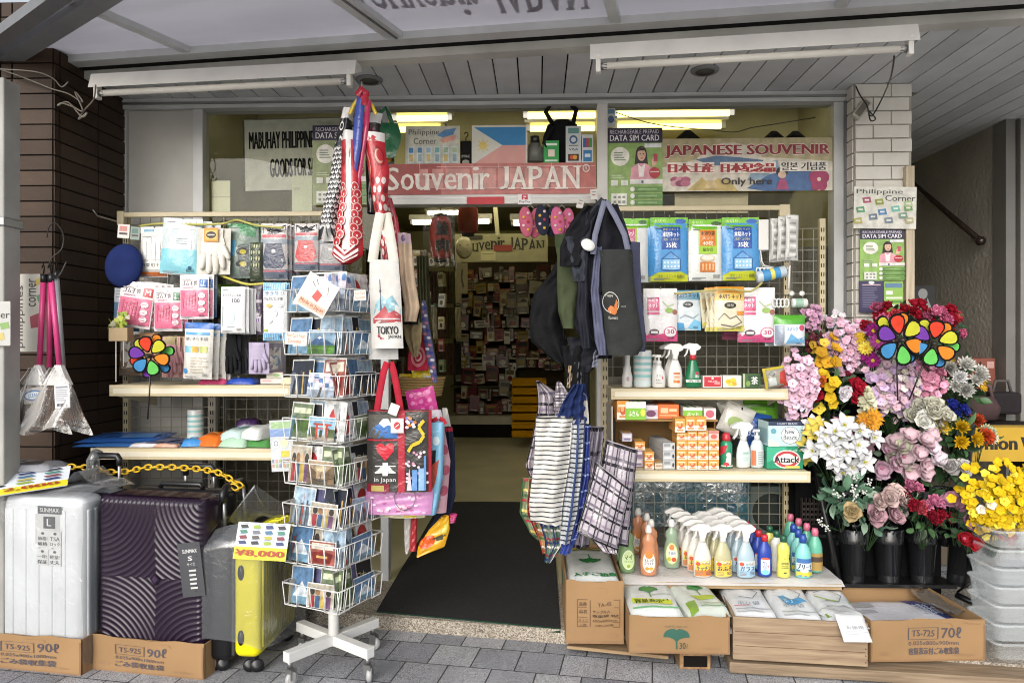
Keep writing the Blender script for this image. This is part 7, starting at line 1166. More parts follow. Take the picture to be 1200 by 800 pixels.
# ---------------------------------------------------------------- brooms by the pillar
def broom(label,x0,x1,ytop,Y,tilt,col,head=True,cx=0):
 o=at(x0,ytop,Y);t=tag(empty('broom',o),label,'broom','bagged brooms hanging at the pillar');k=mpp(x0,Y);d=Vector(((x1-x0)*k,0,-(430-ytop)*k))
 mb=MB();mb.tube([(0,0,.0),d],.0125,mat(col,'plastic'),12);mb.tube([(0,0,-.02),(0,0,.02)],.014,blk,10);mb.tube([(0,0,.02),(.004,0,.05),(.0,0,.07),(-.008,0,.05)],.003,dark,6);mb.build('handle',t)
 if head:
  w_=.13;mb=MB();mb.add([(d.x-.014,-.014,d.z+.01),(d.x+.014,-.014,d.z+.01),(d.x+w_*.42,-.02,d.z-.085),(d.x-w_*.55,-.02,d.z-.085),(d.x-.014,.014,d.z+.01),(d.x+.014,.014,d.z+.01),(d.x+w_*.42,.02,d.z-.085),(d.x-w_*.55,.02,d.z-.085)],[(3,2,1,0),(4,5,6,7),(0,1,5,4),(1,2,6,5),(2,3,7,6),(3,0,4,7)],mat('d4d3d0','film'));mb.build('collar',t)
  rr=random.Random(int(x0));mb=MB();bm_=[mat(c,'rough')for c in('4a3428','5f4636','3a281e')]
  for i in range(150):
   u=rr.random();y=rr.uniform(-.02,.02);xa=d.x-w_*.52+w_*.92*u;xb=d.x+(u-.55)*.27+rr.uniform(-.01,.01);zb_=d.z-.25-rr.random()*.03
   mb.add([(xa-.0015,y,d.z-.08),(xa+.0015,y,d.z-.08),(xb+.0015,y*1.4-.004,zb_),(xb-.0015,y*1.4-.004,zb_)],[(0,1,2,3)],bm_[i%3])
  mb.build('bristles',t)
  mb=MB();mb.sheet(lambda u,v:Vector((d.x+(u-.5-.03)*(.05+.32*v**.8)+.01*sin(9*v+5*u),-.03-.012*sin(13*u+6*v)-.02*sin(pi*u),d.z+.0-.3*v-.02*sin(8*u)*v)),22,16,film_mat('broom bag','c8c4c0',.93,.1,16,.8));mb.build('film_bag',t)
 return t
broom('pink handled broom in a clear bag, nearest the street pole',51,46,326,3.42,0,'c03a72');broom('pink handled broom in a clear bag, middle of the three',58,58,326,3.44,0,'b8336a',False);broom('pink handled broom with brown bristles, nearest the rack',60,70,326,3.38,0,'c4407a');broom('grey handled broom stick behind the pink ones',66,74,322,3.46,0,'8a8c90',False)
poster('broom_label','white tag with barcode on the clear bagged broom','tag',(64,450,82,478),3.335,'c8c9cc',[('r',.1,.08,.9,.16,'8a8c92')]+lines(.12,.2,.9,.72,6,'9a9ca4')+[('r',.15+.09*i,.8,.19+.09*i,.92,'3a3a3e')for i in range(8)],rot=-3,kind='film');poster('broom_label','clear tag with blue oval mark on the broom nearest the pole','tag',(27,454,52,472),3.37,'a8a49e',[('e',.5,.5,.46,.34,'3f6aa0'),('e',.5,.5,.4,.24,'c8d0d6'),('t','CLEAN',.25,.38,.75,.62,'3f6aa0',2)],rot=-8,kind='film')
cable('wire_hanger',[at(55,278,3.55),at(58,265,3.54),at(66,262,3.53),at(74,275,3.5),at(72,292,3.48),at(60,303,3.46),at(58,316,3.44),at(62,326,3.44),at(70,322,3.44),at(78,306,3.46)],.003,'2a2622','bent black wire hanger holding the brooms')
# ================================================================ CARTONS, CRATE AND GARBAGE BAG PACKS
GL_=[(0,.5),(-.25,.24),(-.6,.12),(-1,.1),(-.97,-.15),(-.78,-.38),(-.48,-.52),(-.18,-.56),(0,-.44)]
GINK=lambda cu,cv,s,c,a=1.0:[('p',[(cu+x*.13*s,cv+y*.16*s*a)for x,y in GL_+[(-x,y)for x,y in GL_[-2:0:-1]]],c),('l',[(cu,cv+.06*s*a),(cu+.004,cv+.17*s*a)],.008*s,c)]
def bagpack(loc,w_,d,ang,label,prims,base='d2d6d4',h_=.03,pit=0,rollz=0):
 o=flatpack('garbage_bag_pack','bag pack',label,loc,w_,d,h_,base,prims,pit=pit,T=14);o.rotation_euler=(R(pit),R(rollz),ang);return o
GB=[('t','ごみ収集',.03,.08,.72,.2,'2f7a4a',4),('r',.78,.06,.97,.2,'2f7a4a'),('e',.87,.13,.05,.04,'d0d8d0')]+GINK(.48,.42,1.5,'1f7a3a',.8)+[('p',[(.08,.66),(.85,.72),(.84,.85),(.07,.8)],'c3cc3a'),('t','容量表示付',.12,.7,.8,.81,'3a4a24',3),('r',.05,.9,.95,.93,'6fae7a'),('r',.5,.56,.9,.575,'8a9a90')]
GB2=[('t','ごみ収集',.12,.06,.9,.16,'3f7a54',3)]+GINK(.55,.34,1.5,'2f7a3a',.8)+[('p',[(.3,.55),(.92,.58),(.75,.68),(.45,.7)],'9fb53a'),('p',[(.05,.75),(.3,.7),(.25,.95),(.05,1)],'7a9a3a'),('r',.35,.78,.95,.8,'a8b8a0'),('r',.35,.86,.95,.88,'6f9a6a')]
# carton A, tall, at the mat
fA=3.40;a,b=at(663,753,fA),at(731,751,fA);wA=b.x-a.x;zA=a.z;hA=at(664,680,fA).z-zA
TA=[('l',[(.2,.3),(.93,.3),(.93,.73),(.2,.73),(.2,.3)],.006,'6a4a34'),('l',[(.2,.42),(.93,.42)],.005,'6a4a34'),('l',[(.2,.58),(.93,.58)],.005,'6a4a34'),('l',[(.2,.655),(.93,.655)],.005,'6a4a34'),('l',[(.42,.3),(.42,.73)],.006,'6a4a34'),('t','品番',.23,.33,.36,.39,'5a4030',2),('t','TA-45',.55,.33,.78,.39,'5a4030',2),('t','品名',.23,.45,.36,.51,'5a4030',2),('t','サンプル入',.46,.45,.76,.5,'5a4030',2),('t','収集袋 45ℓ',.46,.52,.9,.565,'4a3424',3),('t','サイズ',.22,.6,.38,.64,'5a4030',1),('t','650x800mm',.46,.6,.88,.64,'5a4030',1),('t','入数',.23,.675,.36,.715,'5a4030',1),('t','10枚x60冊',.5,.675,.82,.715,'5a4030',1)]
open_carton('tall carton marked TA-45 filled with ginkgo bag packs at the mat edge',Vector((a.x,fA,zA)),0,wA,.6,hA,TA,side=GINK(.25,.45,1.8,'2c5a44'))
for k in range(3):bagpack(Vector((a.x+wA/2,fA+.29,zA+hA-.085+.028*k)),wA-.02,.54,R(0),('lowest','middle','uppermost')[k]+' ginkgo printed garbage bag pack in the tall carton',[('p',[(.1,.03),(.95,.03),(.98,.1),(.2,.12)],'c3cc3a'),('t','容量表示付',.25,.045,.9,.1,'3a4a24',3)]+[('p',[(1-u,.95-v)for u,v in p_[1]],p_[2])if p_[0]=='p' else('l',[(1-u,.95-v)for u,v in p_[1]],p_[2],p_[3])for p_ in GINK(.5,.5,1.7,'1f7a3a',.55)]+[('t','入手ご箱集',.12,.84,.95,.92,'2f7a4a',4),('r',.1,.3,.5,.31,'8aa08e')],'d4d8d8',h_=.03)
# carton B, ginkgo 30 l
fB=3.27;a,b=at(737,764,fB),at(855,763,fB);wB=b.x-a.x;zB=a.z;hB=at(737,721,fB).z-zB
open_carton('low carton with a dark green ginkgo leaf and 30 litre print',Vector((a.x,fB,zB)),R(-.5),wB,.5,hB,GINK(.47,.5,1.0,'2c5a4c',2.2)+[('t','PLANET BAG CO',.36,.22,.58,.27,'5a5a4a',1),('t','30',.5,.68,.56,.86,'3a4a44',2),('t','ℓ',.57,.72,.58,.86,'3a4a44',1)],side=[])
for k in range(3):
 bagpack(Vector((a.x+.125,fB+.2,zB+hB-.06+.026*k+.012)),.235,.36,R(-2+2*k),('lowest','middle','top')[k]+' bright white ginkgo bag pack in the low carton beside the tall carton',GB,h_=.03,pit=5)
 bagpack(Vector((a.x+.345,fB+.2,zB+hB-.062+.025*k+.012)),.2,.35,R(3+3*k),('lowest','middle','top')[k]+' clear crinkled ginkgo bag pack in the low carton beside the wooden crate',GB2,'c6cdc4',h_=.032,pit=5)
# wooden crate
A3=atz(859,772,.0);B3=atz(1017,781,.0);dv=B3-A3;an3=math.atan2(dv.y,dv.x);w3=dv.length;h3=.19;cw=wood_mat('crate wood','86705a','a08b70',0,4)
t=tag(empty('wooden_crate',A3,(0,0,an3)),'long weathered wooden crate holding clear bag packs','crate')
for nm,bx in(('front_board',(0,0,0,w3,.014,h3)),('back_board',(0,.43,0,w3,.444,h3+.01)),('side_board',(-.0,.0145,0,.014,.4295,h3-.002)),('side_board',(w3-.014,.0145,0,w3,.4295,h3-.002)),('bottom_board',(.0145,.0145,.002,w3-.0145,.4295,.014))):
 mb=MB();mb.box(*bx,cw,bev=.002)
 if nm=='front_board':
  for k in range(6):mb.box(w3-.012,-.001,.016+k*.03,w3-.006,.0005,.02+k*.03,mat('4a3424','rough'))
  for z in(.062,.125):mb.box(.01,-.0012,z,w3-.01,.0004,z+.0015,mat('5f452f','rough'))
 mb.build(nm,t)
MC=Matrix.Translation(A3)@Matrix.Rotation(an3,4,'Z')
CLB=[('l',[(.15,.2),(.5,.12),(.8,.3),(.6,.5),(.3,.45)],.01,'8a9096'),('t','ポリ袋',.2,.6,.7,.7,'8a9098',1),('r',.1,.8,.9,.82,'a8acb0'),('r',.1,.88,.7,.9,'b0b4b8')]
for px,w_,P,l,pit in((.1,.2,[('t','Wb',.12,.08,.3,.15,'2a2a30',2),('l',[(.1,.72),(.45,.7)],.01,'c05a6a')]+CLB,'clear bag pack with faint print, first in the wooden crate',4),(.3,.19,[('p',[(.2,.4),(.35,.36),(.5,.46),(.7,.42),(.85,.52),(.5,.62),(.3,.6)],'4a96c8'),('t','ポリ',.3,.44,.5,.56,'d0e0ec',2)]+CLB,'clear bag pack with blue lettering in the middle of the wooden crate',6),(.49,.18,[('l',[(.1,.3),(.4,.42),(.9,.5)],.014,'9ab04a'),('p',[(.05,.8),(.95,.72),(.95,.8),(.05,.9)],'7fa03a')]+CLB,'clear bag pack with green stripe at the far end of the wooden crate',5)):
 for k in range(3):
  p=MC@Vector((px,.2,h3-.075+.028*k));bagpack(p,w_,.36,an3+R((k-1)*3),('lowest ','second ','uppermost ')[k]+l,P if k==2 else CLB,('c9cccd','cdd0d2','d4d7d9')[k],h_=.034,pit=pit)
p=MC@Vector((w3-.07,.01,h3+.0));o=flatpack('film_packet','packet','small white film packet hanging over the front edge of the crate',p,.12,.13,.012,'d6d8d8',[('t','お徳用',.2,.5,.8,.62,'9a9ea2',1),('r',.1,.7,.9,.72,'b0b4b8'),('r',.1,.8,.8,.82,'b0b4b8')]);o.rotation_euler=(R(40),0,an3+R(6));o.location=p+Vector((0,-.03,-.015))
flatpack('film_packet','packet','crumpled clear packet lying on the crate beside the hanging one',p+Vector((.0,.1,-.012)),.16,.13,.03,'c8cbcc',rot=20)
# carton D 70 l
A4=atz(1020,775,.0);B4=atz(1154,773,.0);w4=(B4-A4).length;an4=math.atan2(B4.y-A4.y,B4.x-A4.x);h4=.185
open_carton('wide open carton marked TS-725 70 litre in front of the flower buckets',A4,an4,w4,.46,h4,ts_print('TS-725','70ℓ',.33,'0.025x800x900mm','容量表示付ごみ収集袋')+[('t','プラスチック',.8,.06,.96,.1,'8a6a4a',1)])
p=A4+Vector((w4*.5,.23,h4-.085));bagpack(p,w4-.04,.4,an4,'stack of printed white bags lying in the 70 litre carton',[('p',[(.66,.05),(.82,.05),(.98,.7),(.86,.75)],'27407a'),('t','容量表示',.7,.2,.9,.55,'c8d0dc',2),('r',.05,.12,.3,.3,'a8aaae'),('r',.06,.4,.25,.5,'b4b6ba'),('r',.0,.85,.9,.88,'b8bac0')],'d2d2d8',h_=.03)
mb=MB();mb.sheet(lambda u,v:Vector((w4*(.82+.17*u),.12+.3*v,h4-.02+.012*sin(9*u+7*v))),10,12,film_mat('loose film','c0b8ac',.75));o=tag(mb.build('film_sheet',loc=A4,rot=(0,0,an4)),'loose clear film crumpled in the corner of the 70 litre carton','film')
# boards under everything
pal=wood_mat('old plank','74634e','95816a',0,4)
q0,q1=atz(855,775,-.012),atz(1230,797,-.012);dv=q1-q0;mb=MB();mb.box(0,0,-.05,dv.length,.16,-.001,pal,bev=.004);tag(mb.build('wooden_plank',loc=q0,rot=(0,0,math.atan2(dv.y,dv.x))),'long rough plank running under the crate and the 70 litre carton','plank')
mb=MB();mb.box(0,0,-.05,1.6,.5,-.014,pal,bev=.004);tag(mb.build('wooden_plank',loc=q0+Vector((.02,.17,.0)),rot=(0,0,R(-2))),'wide board under the rear of the crate behind the rough plank','plank')
q0,q1=atz(664,756,-.02),atz(742,764,-.02);dv=q1-q0;mb=MB();mb.box(0,0,-.016,dv.length+.16,.3,0,wood_mat('thin ply','80694c','a88e6c',0,2),bev=.003);tag(mb.build('plywood_sheet',loc=q0,rot=(0,0,math.atan2(dv.y,dv.x))),'thin plywood under the tall carton and ginkgo carton','plank')
p=atz(816,784,ZG);mb=MB();mb.box(-.075,0,0,.065,.3,.075,wood_mat('block end','7a5c40','a08058',1,2),bev=.004)
mb.box(-.058,-.0015,.012,.05,.001,.062,mat('14110f','rough'),bev=.001);tag(mb.build('timber_block',loc=p),'short timber block with a black stained end under the ginkgo carton','block')
# entrance mat
c=[atz(441,716,.004),atz(657,736,.004),atz(646,588,.004),atz(517,588,.004)]
def mS(u,v):p=(c[0]*(1-u)+c[1]*u)*(1-v)+(c[3]*(1-u)+c[2]*u)*v;return Vector((p.x,p.y,.006+.004*sin(5*u+9*v)*sin(4*v)))
mb=MB();mm_=speckle_mat('black carpet','0c0c0e','17171a','2c2c30',320,.95);mb.sheet(mS,20,30,mm_,True)
mb.add([mS(0,0),mS(1,0),mS(1,0)+Vector((0,-.005,-.022)),mS(0,0)+Vector((0,-.005,-.022))],[(3,2,1,0)],mat('1c3a2c','rough'));tag(mb.build('entrance_mat'),'long black carpet runner with a green front edge in the doorway','mat')
# ================================================================ FLOWER STAND
STX=at(1050,400,3.7).x;st_=tag(empty('flower_stand',(STX,3.7,0)),'black stepped tubular stand carrying the artificial flowers','flower stand');bk_=mat('131314','plastic')
def fs(n,mb):o=mb.build(n,st_);o.matrix_parent_inverse=Matrix.Translation((-STX,-3.7,0));return o
xl,xr=at(962,400,3.6).x,at(1138,400,3.6).x
TIERS=[(3.79,.2,.26),(3.9,.42,.25),(4.0,.7,.27),(4.08,.98,.27)]
for y,z,h_ in TIERS:
 mb=MB();mb.box(xl,y-.075,z-.02,xr,y+.06,z-.002,bk_);fs('step',mb);mb=MB();mb.box(xl+.005,y+.062,z-.3 if z>.3 else .0,xr-.005,y+.07,z+.26,mat('0d0d0e','rough'));fs('back_panel',mb)  # black back panels added to darken the space behind the buckets
mb=MB();mb.tube([at(955,545,3.86),at(966,600,3.78),at(985,690,3.7)],.016,bk_,10);fs('leg',mb)
mb=MB();mb.tube([at(1130,640,3.74),at(1140,662,3.7),at(1150,688,3.67),at(1151,698,3.67),at(1146,705,3.68),at(1136,704,3.7),at(1120,696,3.74)],.016,bk_,10);mb.tube([at(1141,680,3.69),at(1122,693,3.74)],.006,bk_,6);fs('leg',mb)
BUCK=[(.042,0),(.044,.004),(.06,.19),(.063,.192),(.0635,.198),(.063,.2),(.066,.255),(.063,.258),(.061,.25),(.046,.02)]
bmat=mat('1c1d1f','gloss');bm0=None
def bucket(px,py_rim,Y,label,tilt=0,s=1.0):
 global bm0
 p=at(px,py_rim,Y)
 if bm0 is None:mb=MB();mb.lathe(BUCK,bmat,26,caps=False);mb.lathe([(.0,.003),(.043,.003)],bmat,26,caps=False);bm0=mb.build('flower_bucket');o=bm0
 else:o=dup(bm0,(0,0,0))
 s=1.14;o.location=p-Vector((0,0,.258*s));o.rotation_euler=(0,R(tilt),0);o.scale=(s,s,s);return tag(o,label,'bucket','black flower buckets')
for k,(px,tl)in enumerate(((1000,0),(1041,0),(1080,0),(1122,8))):bucket(px,617,3.78,'glossy black flower bucket in the front row, under the %s'%('cream and mauve roses','mauve roses','dark red carnations','red blossoms, tilted')[k],tl)
for k,px in enumerate((985,1030,1072,1108)):bucket(px,572,3.88,'black flower bucket in the second row, under the %s'%('white lilies','pale pink magnolias by the lilies','large pale magnolias','yellow and orange pompons')[k])
for k,px in enumerate((986,1045,1090,1125)):bucket(px,486,3.98,'black flower bucket in the third row, under the %s'%('red and white roses','lilac hydrangeas','pink hydrangeas','white chrysanthemums')[k])
# ---------------------------------------------------------------- blossoms
BT={}
def petal(mb,L,W,m,M,curl=.3,ruf=0,cup=.0):
 mb.sheet(lambda u,v:Vector(((u-.5)*2*W*(sin(pi*min(1,v*.92+.08))**.7),L*v,curl*L*v*v+cup*W*(2*u-1)**2+ruf*L*sin(11*u+3)*v)),4,4,m,True,M)
def blossom_mesh(kind,col,col2=None):
 key=(kind,col,col2)
 if key in BT:return BT[key]
 mb=MB();m=mat(col,'petal');r_=random.Random(len(BT)+5);dk=tuple(c*.8 for c in lin(col));md=mat(dk,'petal')
 Z=lambda a:Matrix.Rotation(a,4,'Z')
 if kind=='five':
  for k in range(5):petal(mb,1,.52,m,Z(k*1.257)@Matrix.Rotation(R(r_.uniform(-5,12)),4,'X'),.12,.03,.25)
  mb.lathe([(.0,.0),(.16,.02),(.12,.12),(0,.14)],mat(col2 or 'c8b45a','petal'),7)
 elif kind=='lily':
  for k in range(6):petal(mb,1.1,.3,m,Z(k*1.047)@Matrix.Rotation(R(22 if k%2 else 32),4,'X'),-.28,.01,.5)
  for k in range(5):a=k*1.257;mb.tube([(0,0,.05),(.14*cos(a),.14*sin(a),.45)],.022,mat('c8b83a','petal'),5)
  mb.lathe([(0,0),(.18,.03),(.1,.12),(0,.13)],mat('b8c46a','petal'),7)
 elif kind=='rose':
  for i in range(16):f=i/15;petal(mb,.35+.65*f,.3+.32*f,m if i%3 else md,Z(i*2.4)@Matrix.Translation((0,.04+.14*f,.12*(1-f)))@Matrix.Rotation(R(86-62*f),4,'X'),-.22*f,.02,.35)
 elif kind=='carn':
  for i in range(34):f=(i+1)/34;petal(mb,.4+.55*f,.34,(m,m,md)[i%3],Z(i*2.4)@Matrix.Rotation(R(88-78*f),4,'X'),.1,.14,.2)
 elif kind=='pom':
  for i in range(70):f=(i+1)/70;petal(mb,.45+.5*f,.15,(m,md,m)[i%3],Z(i*2.4)@Matrix.Rotation(R(86-84*f),4,'X'),.22,.0,.4)
 elif kind=='daisy':
  for k in range(16):petal(mb,1,.17,m if k%2 else md,Z(k*2*pi/16)@Matrix.Rotation(R(8+8*(k%2)),4,'X'),-.05,0,.4)
  mb.lathe([(0,.0),(.26,.03),(.2,.14),(0,.18)],mat(col2 or 'd0a82a','petal'),9)
 elif kind=='magno':
  for k in range(6):petal(mb,1,.55,m,Z(k*1.047+.2*r_.random())@Matrix.Rotation(R(18+24*(k%2)),4,'X'),.12,.02,.4)
  mb.lathe([(0,0),(.2,.05),(.15,.2),(0,.26)],mat(col2 or 'b06a86','petal'),8)
 elif kind=='bell':
  for k in range(9):mb.lathe([(0,-.12),(.14,-.08),(.16,.04),(0,.14)],m,7,M=Matrix.Translation((r_.uniform(-.5,.5),.0+.2*k-.8,r_.uniform(-.3,.3))))
 o=mb.build('blossom');BT[key]=o.data;bpy.data.objects.remove(o);return BT[key]
leafm=[mat(c,'leaf')for c in('2c4a2a','3d5f38','23391f','4f6f48')];eucm=[mat(c,'leaf')for c in('6f8f78','55785f','87a08a','3f5f4a')]
def leaf(mb,p,n,L,W,m,r_):
 n=n.normalized();q=n.to_track_quat('Y','Z').to_matrix().to_4x4();M=Matrix.Translation(p)@q@Matrix.Rotation(r_.uniform(0,6.28),4,'Y')
 mb.sheet(lambda u,v:((u-.5)*2*W*sin(pi*(v*.9+.08))**.8,L*v,-.35*L*v*v+.35*W*abs(2*u-1)),2,4,m,True,M)
def bunch(name,label,ctr,Y,rad,flowers,foot=None,leaves=14,lsize=.05,lm=None,spray=0,dep=.07):
 """ctr, rad in px; flowers: list of (kind, colour, colour2, count, size px) or explicit (kind, col, col2, [(px,py),...], size)"""
 Y=3.62+(Y-3.36)*.75 if Y>3.3 else Y+.25;c=at(*ctr,Y);k=mpp(ctr[0],Y);f=foot if foot is not None else Vector((c.x,Y+.02,c.z-rad[1]*k-.12));t=tag(empty(name,f),label,'flowers','artificial flower bunches on the stand')
 r_=random.Random(int(ctr[0]*13+ctr[1]));heads=[]
 for fl in flowers:
  kind,c1,c2,n,sz=fl;pts=n if isinstance(n,list)else None
  if not pts and kind=='five':n,sz=int(n*2.1),sz*.64
  if kind=='carn' or(pts and kind=='five'):sz*=.84
  for i in range(len(pts)if pts else n):
   if pts:dx,dz=(pts[i][0]-ctr[0])/rad[0],(ctr[1]-pts[i][1])/rad[1]
   else:
    a=i*2.4+r_.uniform(-.3,.3);q=math.sqrt((i+.5)/n)*r_.uniform(.8,1.22);dx,dz=q*cos(a),q*sin(a)
   dy=-math.sqrt(max(0,1-min(1,dx*dx+dz*dz)))*dep+r_.uniform(-.02,.02)
   p=c+Vector((dx*rad[0]*k,dy,dz*rad[1]*k));nrm=Vector((dx*.55+r_.uniform(-.3,.3),-1,dz*.5+.35+r_.uniform(-.3,.3))).normalized();heads.append((kind,c1 if len(heads)%3 or kind in('lily','bell')else tuple(round(min(.8,x*(1.35 if len(heads)%2 else .72)+(.05 if len(heads)%2 else 0)),3)for x in lin(c1)),c2,p,nrm,sz*k*r_.uniform(.85,1.12)))
 def place(h):
  kind,c1,c2,p,nrm,s=h;return Matrix.Translation(p-f)@nrm.to_track_quat('Z','Y').to_matrix().to_4x4()@Matrix.Rotation(r_.uniform(0,6),4,'Z')@Matrix.Scale(s,4)
 r_.shuffle(heads)
 for h in heads[:100]:
  o=bpy.data.objects.new('blossom',blossom_mesh(h[0],h[1],h[2]));COL.objects.link(o);o.parent=t;o.matrix_local=place(h)
 if len(heads)>100:
  mb=MB()
  for h in heads[100:]:me=blossom_mesh(*h[:3]);mb.add([v.co for v in me.vertices],[tuple(p_.vertices)for p_ in me.polygons],me.materials[0],True,place(h))
  o=mb.build('blossom',t);o['kind']='stuff'
 mb=MB();sm_=mat('2f4a26','leaf')
 for h in heads[::1 if len(heads)<20 else 3]:p=h[3]-f;mb.tube([(p.x*.08,p.y*.1+.01,0),(p.x*.6,p.y*.4+.02,p.z*.6),(p.x,p.y+.008,p.z-.004)],.0018,sm_,4)
 mb.build('stem',t)
 if leaves:
  mb=MB();lm=lm or leafm
  for i in range(int(leaves*1.7)):
   a=r_.uniform(0,6.28);q=r_.uniform(.2,1.05);p=c+Vector((cos(a)*q*rad[0]*k,r_.uniform(-.03,.05),sin(a)*q*rad[1]*k-.02))-f
   leaf(mb,p,Vector((cos(a),-.5+r_.uniform(-.4,.4),sin(a)*.6+.2)),lsize*r_.uniform(.6,1.2),lsize*.3,lm[i%len(lm)],r_)
  mb.build('foliage',t)
 return t
B_=bunch
# topmost row
B_('flower_bunch','tall pale pink blossom sprig at the rack side, highest on that end',(950,372),3.9,(9,16),[('five','c79ab6','a86a8a',12,7)],leaves=3);B_('flower_bunch','small white blossom sprig behind the pink mass',(976,373),4.0,(10,8),[('five','cfc9d0',None,10,6)],leaves=2)
B_('flower_bunch','big pink cherry blossom mass above the red roses',(988,408),3.86,(27,32),[('five','dcb0c4','b8788a',44,8),('five','d8b4c6','b8788a',16,8)],leaves=12)
B_('flower_bunch','yellow freesias in front of the pink cherry blossom',(964,420),3.78,(18,20),[('five','d0a02c','b8742a',[(956,413),(964,424),(975,408),(962,402),(975,395),(956,424),(972,424)],9)],leaves=8)
B_('flower_bunch','dark maroon and yellow freesias beside the sponge pack',(948,398),3.92,(10,14),[('five','5a2230',None,5,8),('five','d0a83a',None,[(946,404),(949,408)],8)],leaves=8)
B_('flower_bunch','purple daisies with yellow hearts beside the pinwheel',(1024,403),3.74,(13,28),[('daisy','97267f','d8c040',[(1019,388),(1030,391),(1027,404),(1021,400),(1033,410),(1018,422),(1024,386),(1015,418),(1032,398)],10),('daisy','d0b02c',None,[(1012,408),(1009,396)],9)],leaves=10)
B_('flower_bunch','red carnations crowning the flower stand',(1074,376),3.84,(54,19),[('carn','a81c30',None,24,11.5),('carn','b8243a',None,[(1042,359),(1071,357),(1015,381)],10)],leaves=26,lsize=.06)
B_('flower_bunch','pink carnations scattered around the red crown',(1080,374),3.8,(58,22),[('carn','cf6a8f',None,[(1027,361),(1031,375),(1126,391),(1085,366),(1093,366),(1098,376),(1078,372)],11)],leaves=6)
for px,py,r1,yaw,l,rot in((1055,398,.13,8,'rainbow flower pinwheel facing the street at the rack side of the stand',0),(1094,402,.115,-14,'rainbow flower pinwheel tilted toward the stair passage',20)):
 pinwheel(l,at(px,py,3.62),r1,(0,R(rot),R(yaw)),petals=6,inner=4,stick=.3)
B_('flower_bunch','white chrysanthemums with yellow rims at the passage end',(1126,445),3.72,(26,26),[('pom','d4d3cd',None,[(1110,432),(1124,428),(1138,435),(1118,442),(1103,450),(1134,445),(1122,456),(1114,451),(1140,440)],12),('daisy','d0a028',None,[(1112,424),(1126,424),(1142,444),(1140,452)],8)],leaves=34,lsize=.06)
B_('flower_bunch','lilac pink hydrangeas in the middle of the stand',(1046,455),3.68,(34,32),[('five','bfa3c4','a88ab0',22,9),('five','d2b2bf','b88a90',34,8),('five','c9c0b8','a8a860',14,8)],leaves=14)
B_('flower_bunch','rosy pink hydrangeas next to the white chrysanthemums',(1084,447),3.7,(20,22),[('carn','d0829c',None,[(1083,430),(1092,436)],10),('five','d48ea6','b86a7a',22,8)],leaves=10)
B_('flower_bunch','cream green hydrangea cluster below the lilac one',(1011,470),3.66,(9,16),[('five','c6c4a6','a8b07a',16,8)],leaves=5)
B_('flower_bunch','pale pink cherry blossom hanging over the detergent boxes',(936,450),3.62,(19,36),[('five','d8b4c6','a8607c',44,9),('five','c3aebf',None,[(922,470),(940,482),(928,486),(935,492)],9)],leaves=5)
B_('flower_bunch','red and white roses with yellow freesias in a bucket',(975,455),3.7,(26,22),[('rose','b01e34',None,[(953,460),(994,463),(998,455)],13),('rose','d3c0c6',None,[(980,459)],12),('five','d2b028','b8862a',[(964,440),(971,447),(966,453),(969,465),(972,472),(960,478),(962,437)],9),('rose','c8682e',None,[(958,447)],9),('carn','a0304a',None,[(990,438),(954,438)],7)],leaves=22)
# third row down
LP=[(955,500),(972,505),(985,498),(1002,505),(1012,500),(962,520),(978,512),(985,528),(1004,538),(950,528),(975,540),(992,545),(968,532),(1018,512),(998,520),(983,552),(960,510)]
B_('flower_bunch','large spray of white lilies over the second row',(985,524),3.5,(42,34),[('lily','cfd0d2',None,LP,14.5)],leaves=14)
B_('flower_bunch','pink and yellow lilies tucked behind the white lilies',(975,508),3.58,(42,28),[('lily','cf9fb2',None,[(980,500),(1008,508),(990,515),(1015,520)],14),('lily','d0bd5a',None,[(947,505),(942,520),(945,535),(952,498)],12)],leaves=10)
B_('flower_bunch','golden gerberas behind the white lilies',(1012,493),3.56,(16,9),[('daisy','d2922a','b8742a',[(1006,490),(1014,494),(1020,488)],12),('five','d0b84a',None,[(1028,498),(1024,504),(994,492),(998,497)],8)],leaves=8)
B_('flower_bunch','cream white roses above the magnolias',(1085,490),3.6,(24,20),[('rose','d0cebd',None,[(1075,478),(1085,482),(1096,486),(1072,492),(1080,498),(1094,496),(1066,486),(1088,474),(1078,506)],12)],leaves=12)
B_('flower_bunch','large pale pink magnolias beside the lilies',(1064,530),3.5,(34,28),[('magno','d3b8c0','a86a80',[(1045,518),(1058,512),(1072,516),(1082,524),(1066,528),(1075,540),(1050,532),(1060,548),(1074,550),(1086,536),(1084,512)],14),('magno','c2c3ac',None,[(1050,522),(1044,535),(1056,540)],12)],leaves=14)
B_('flower_bunch','mauve magnolia petals drooping next to the white lilies',(1030,538),3.52,(14,20),[('magno','cda9ba','a86a80',[(1025,545),(1036,528),(1038,540),(1028,552)],12)],leaves=6)
B_('flower_bunch','royal blue blossoms between white roses and yellow pompons',(1114,480),3.64,(17,10),[('carn','26308c',None,[(1104,482),(1112,473),(1120,478),(1127,482),(1114,484),(1108,476)],9)],leaves=6)
B_('flower_bunch','yellow pompon chrysanthemums in the second row',(1120,508),3.52,(18,18),[('pom','d6ab16',None,[(1116,499),(1117,515),(1134,512),(1105,500)],13)],leaves=30,lsize=.065)
B_('flower_bunch','orange and pale green pompons near the yellow sign',(1148,505),3.56,(14,15),[('pom','c8502a',None,[(1142,493),(1150,511),(1143,508)],11),('pom','c6ccac',None,[(1158,512),(1146,502),(1155,505)],9)],leaves=12)
B_('flower_bunch','pair of white peonies low among broad leaves',(1112,543),3.46,(18,10),[('rose','d6d2d0',None,[(1106,544),(1119,545)],13)],leaves=18,lsize=.07)
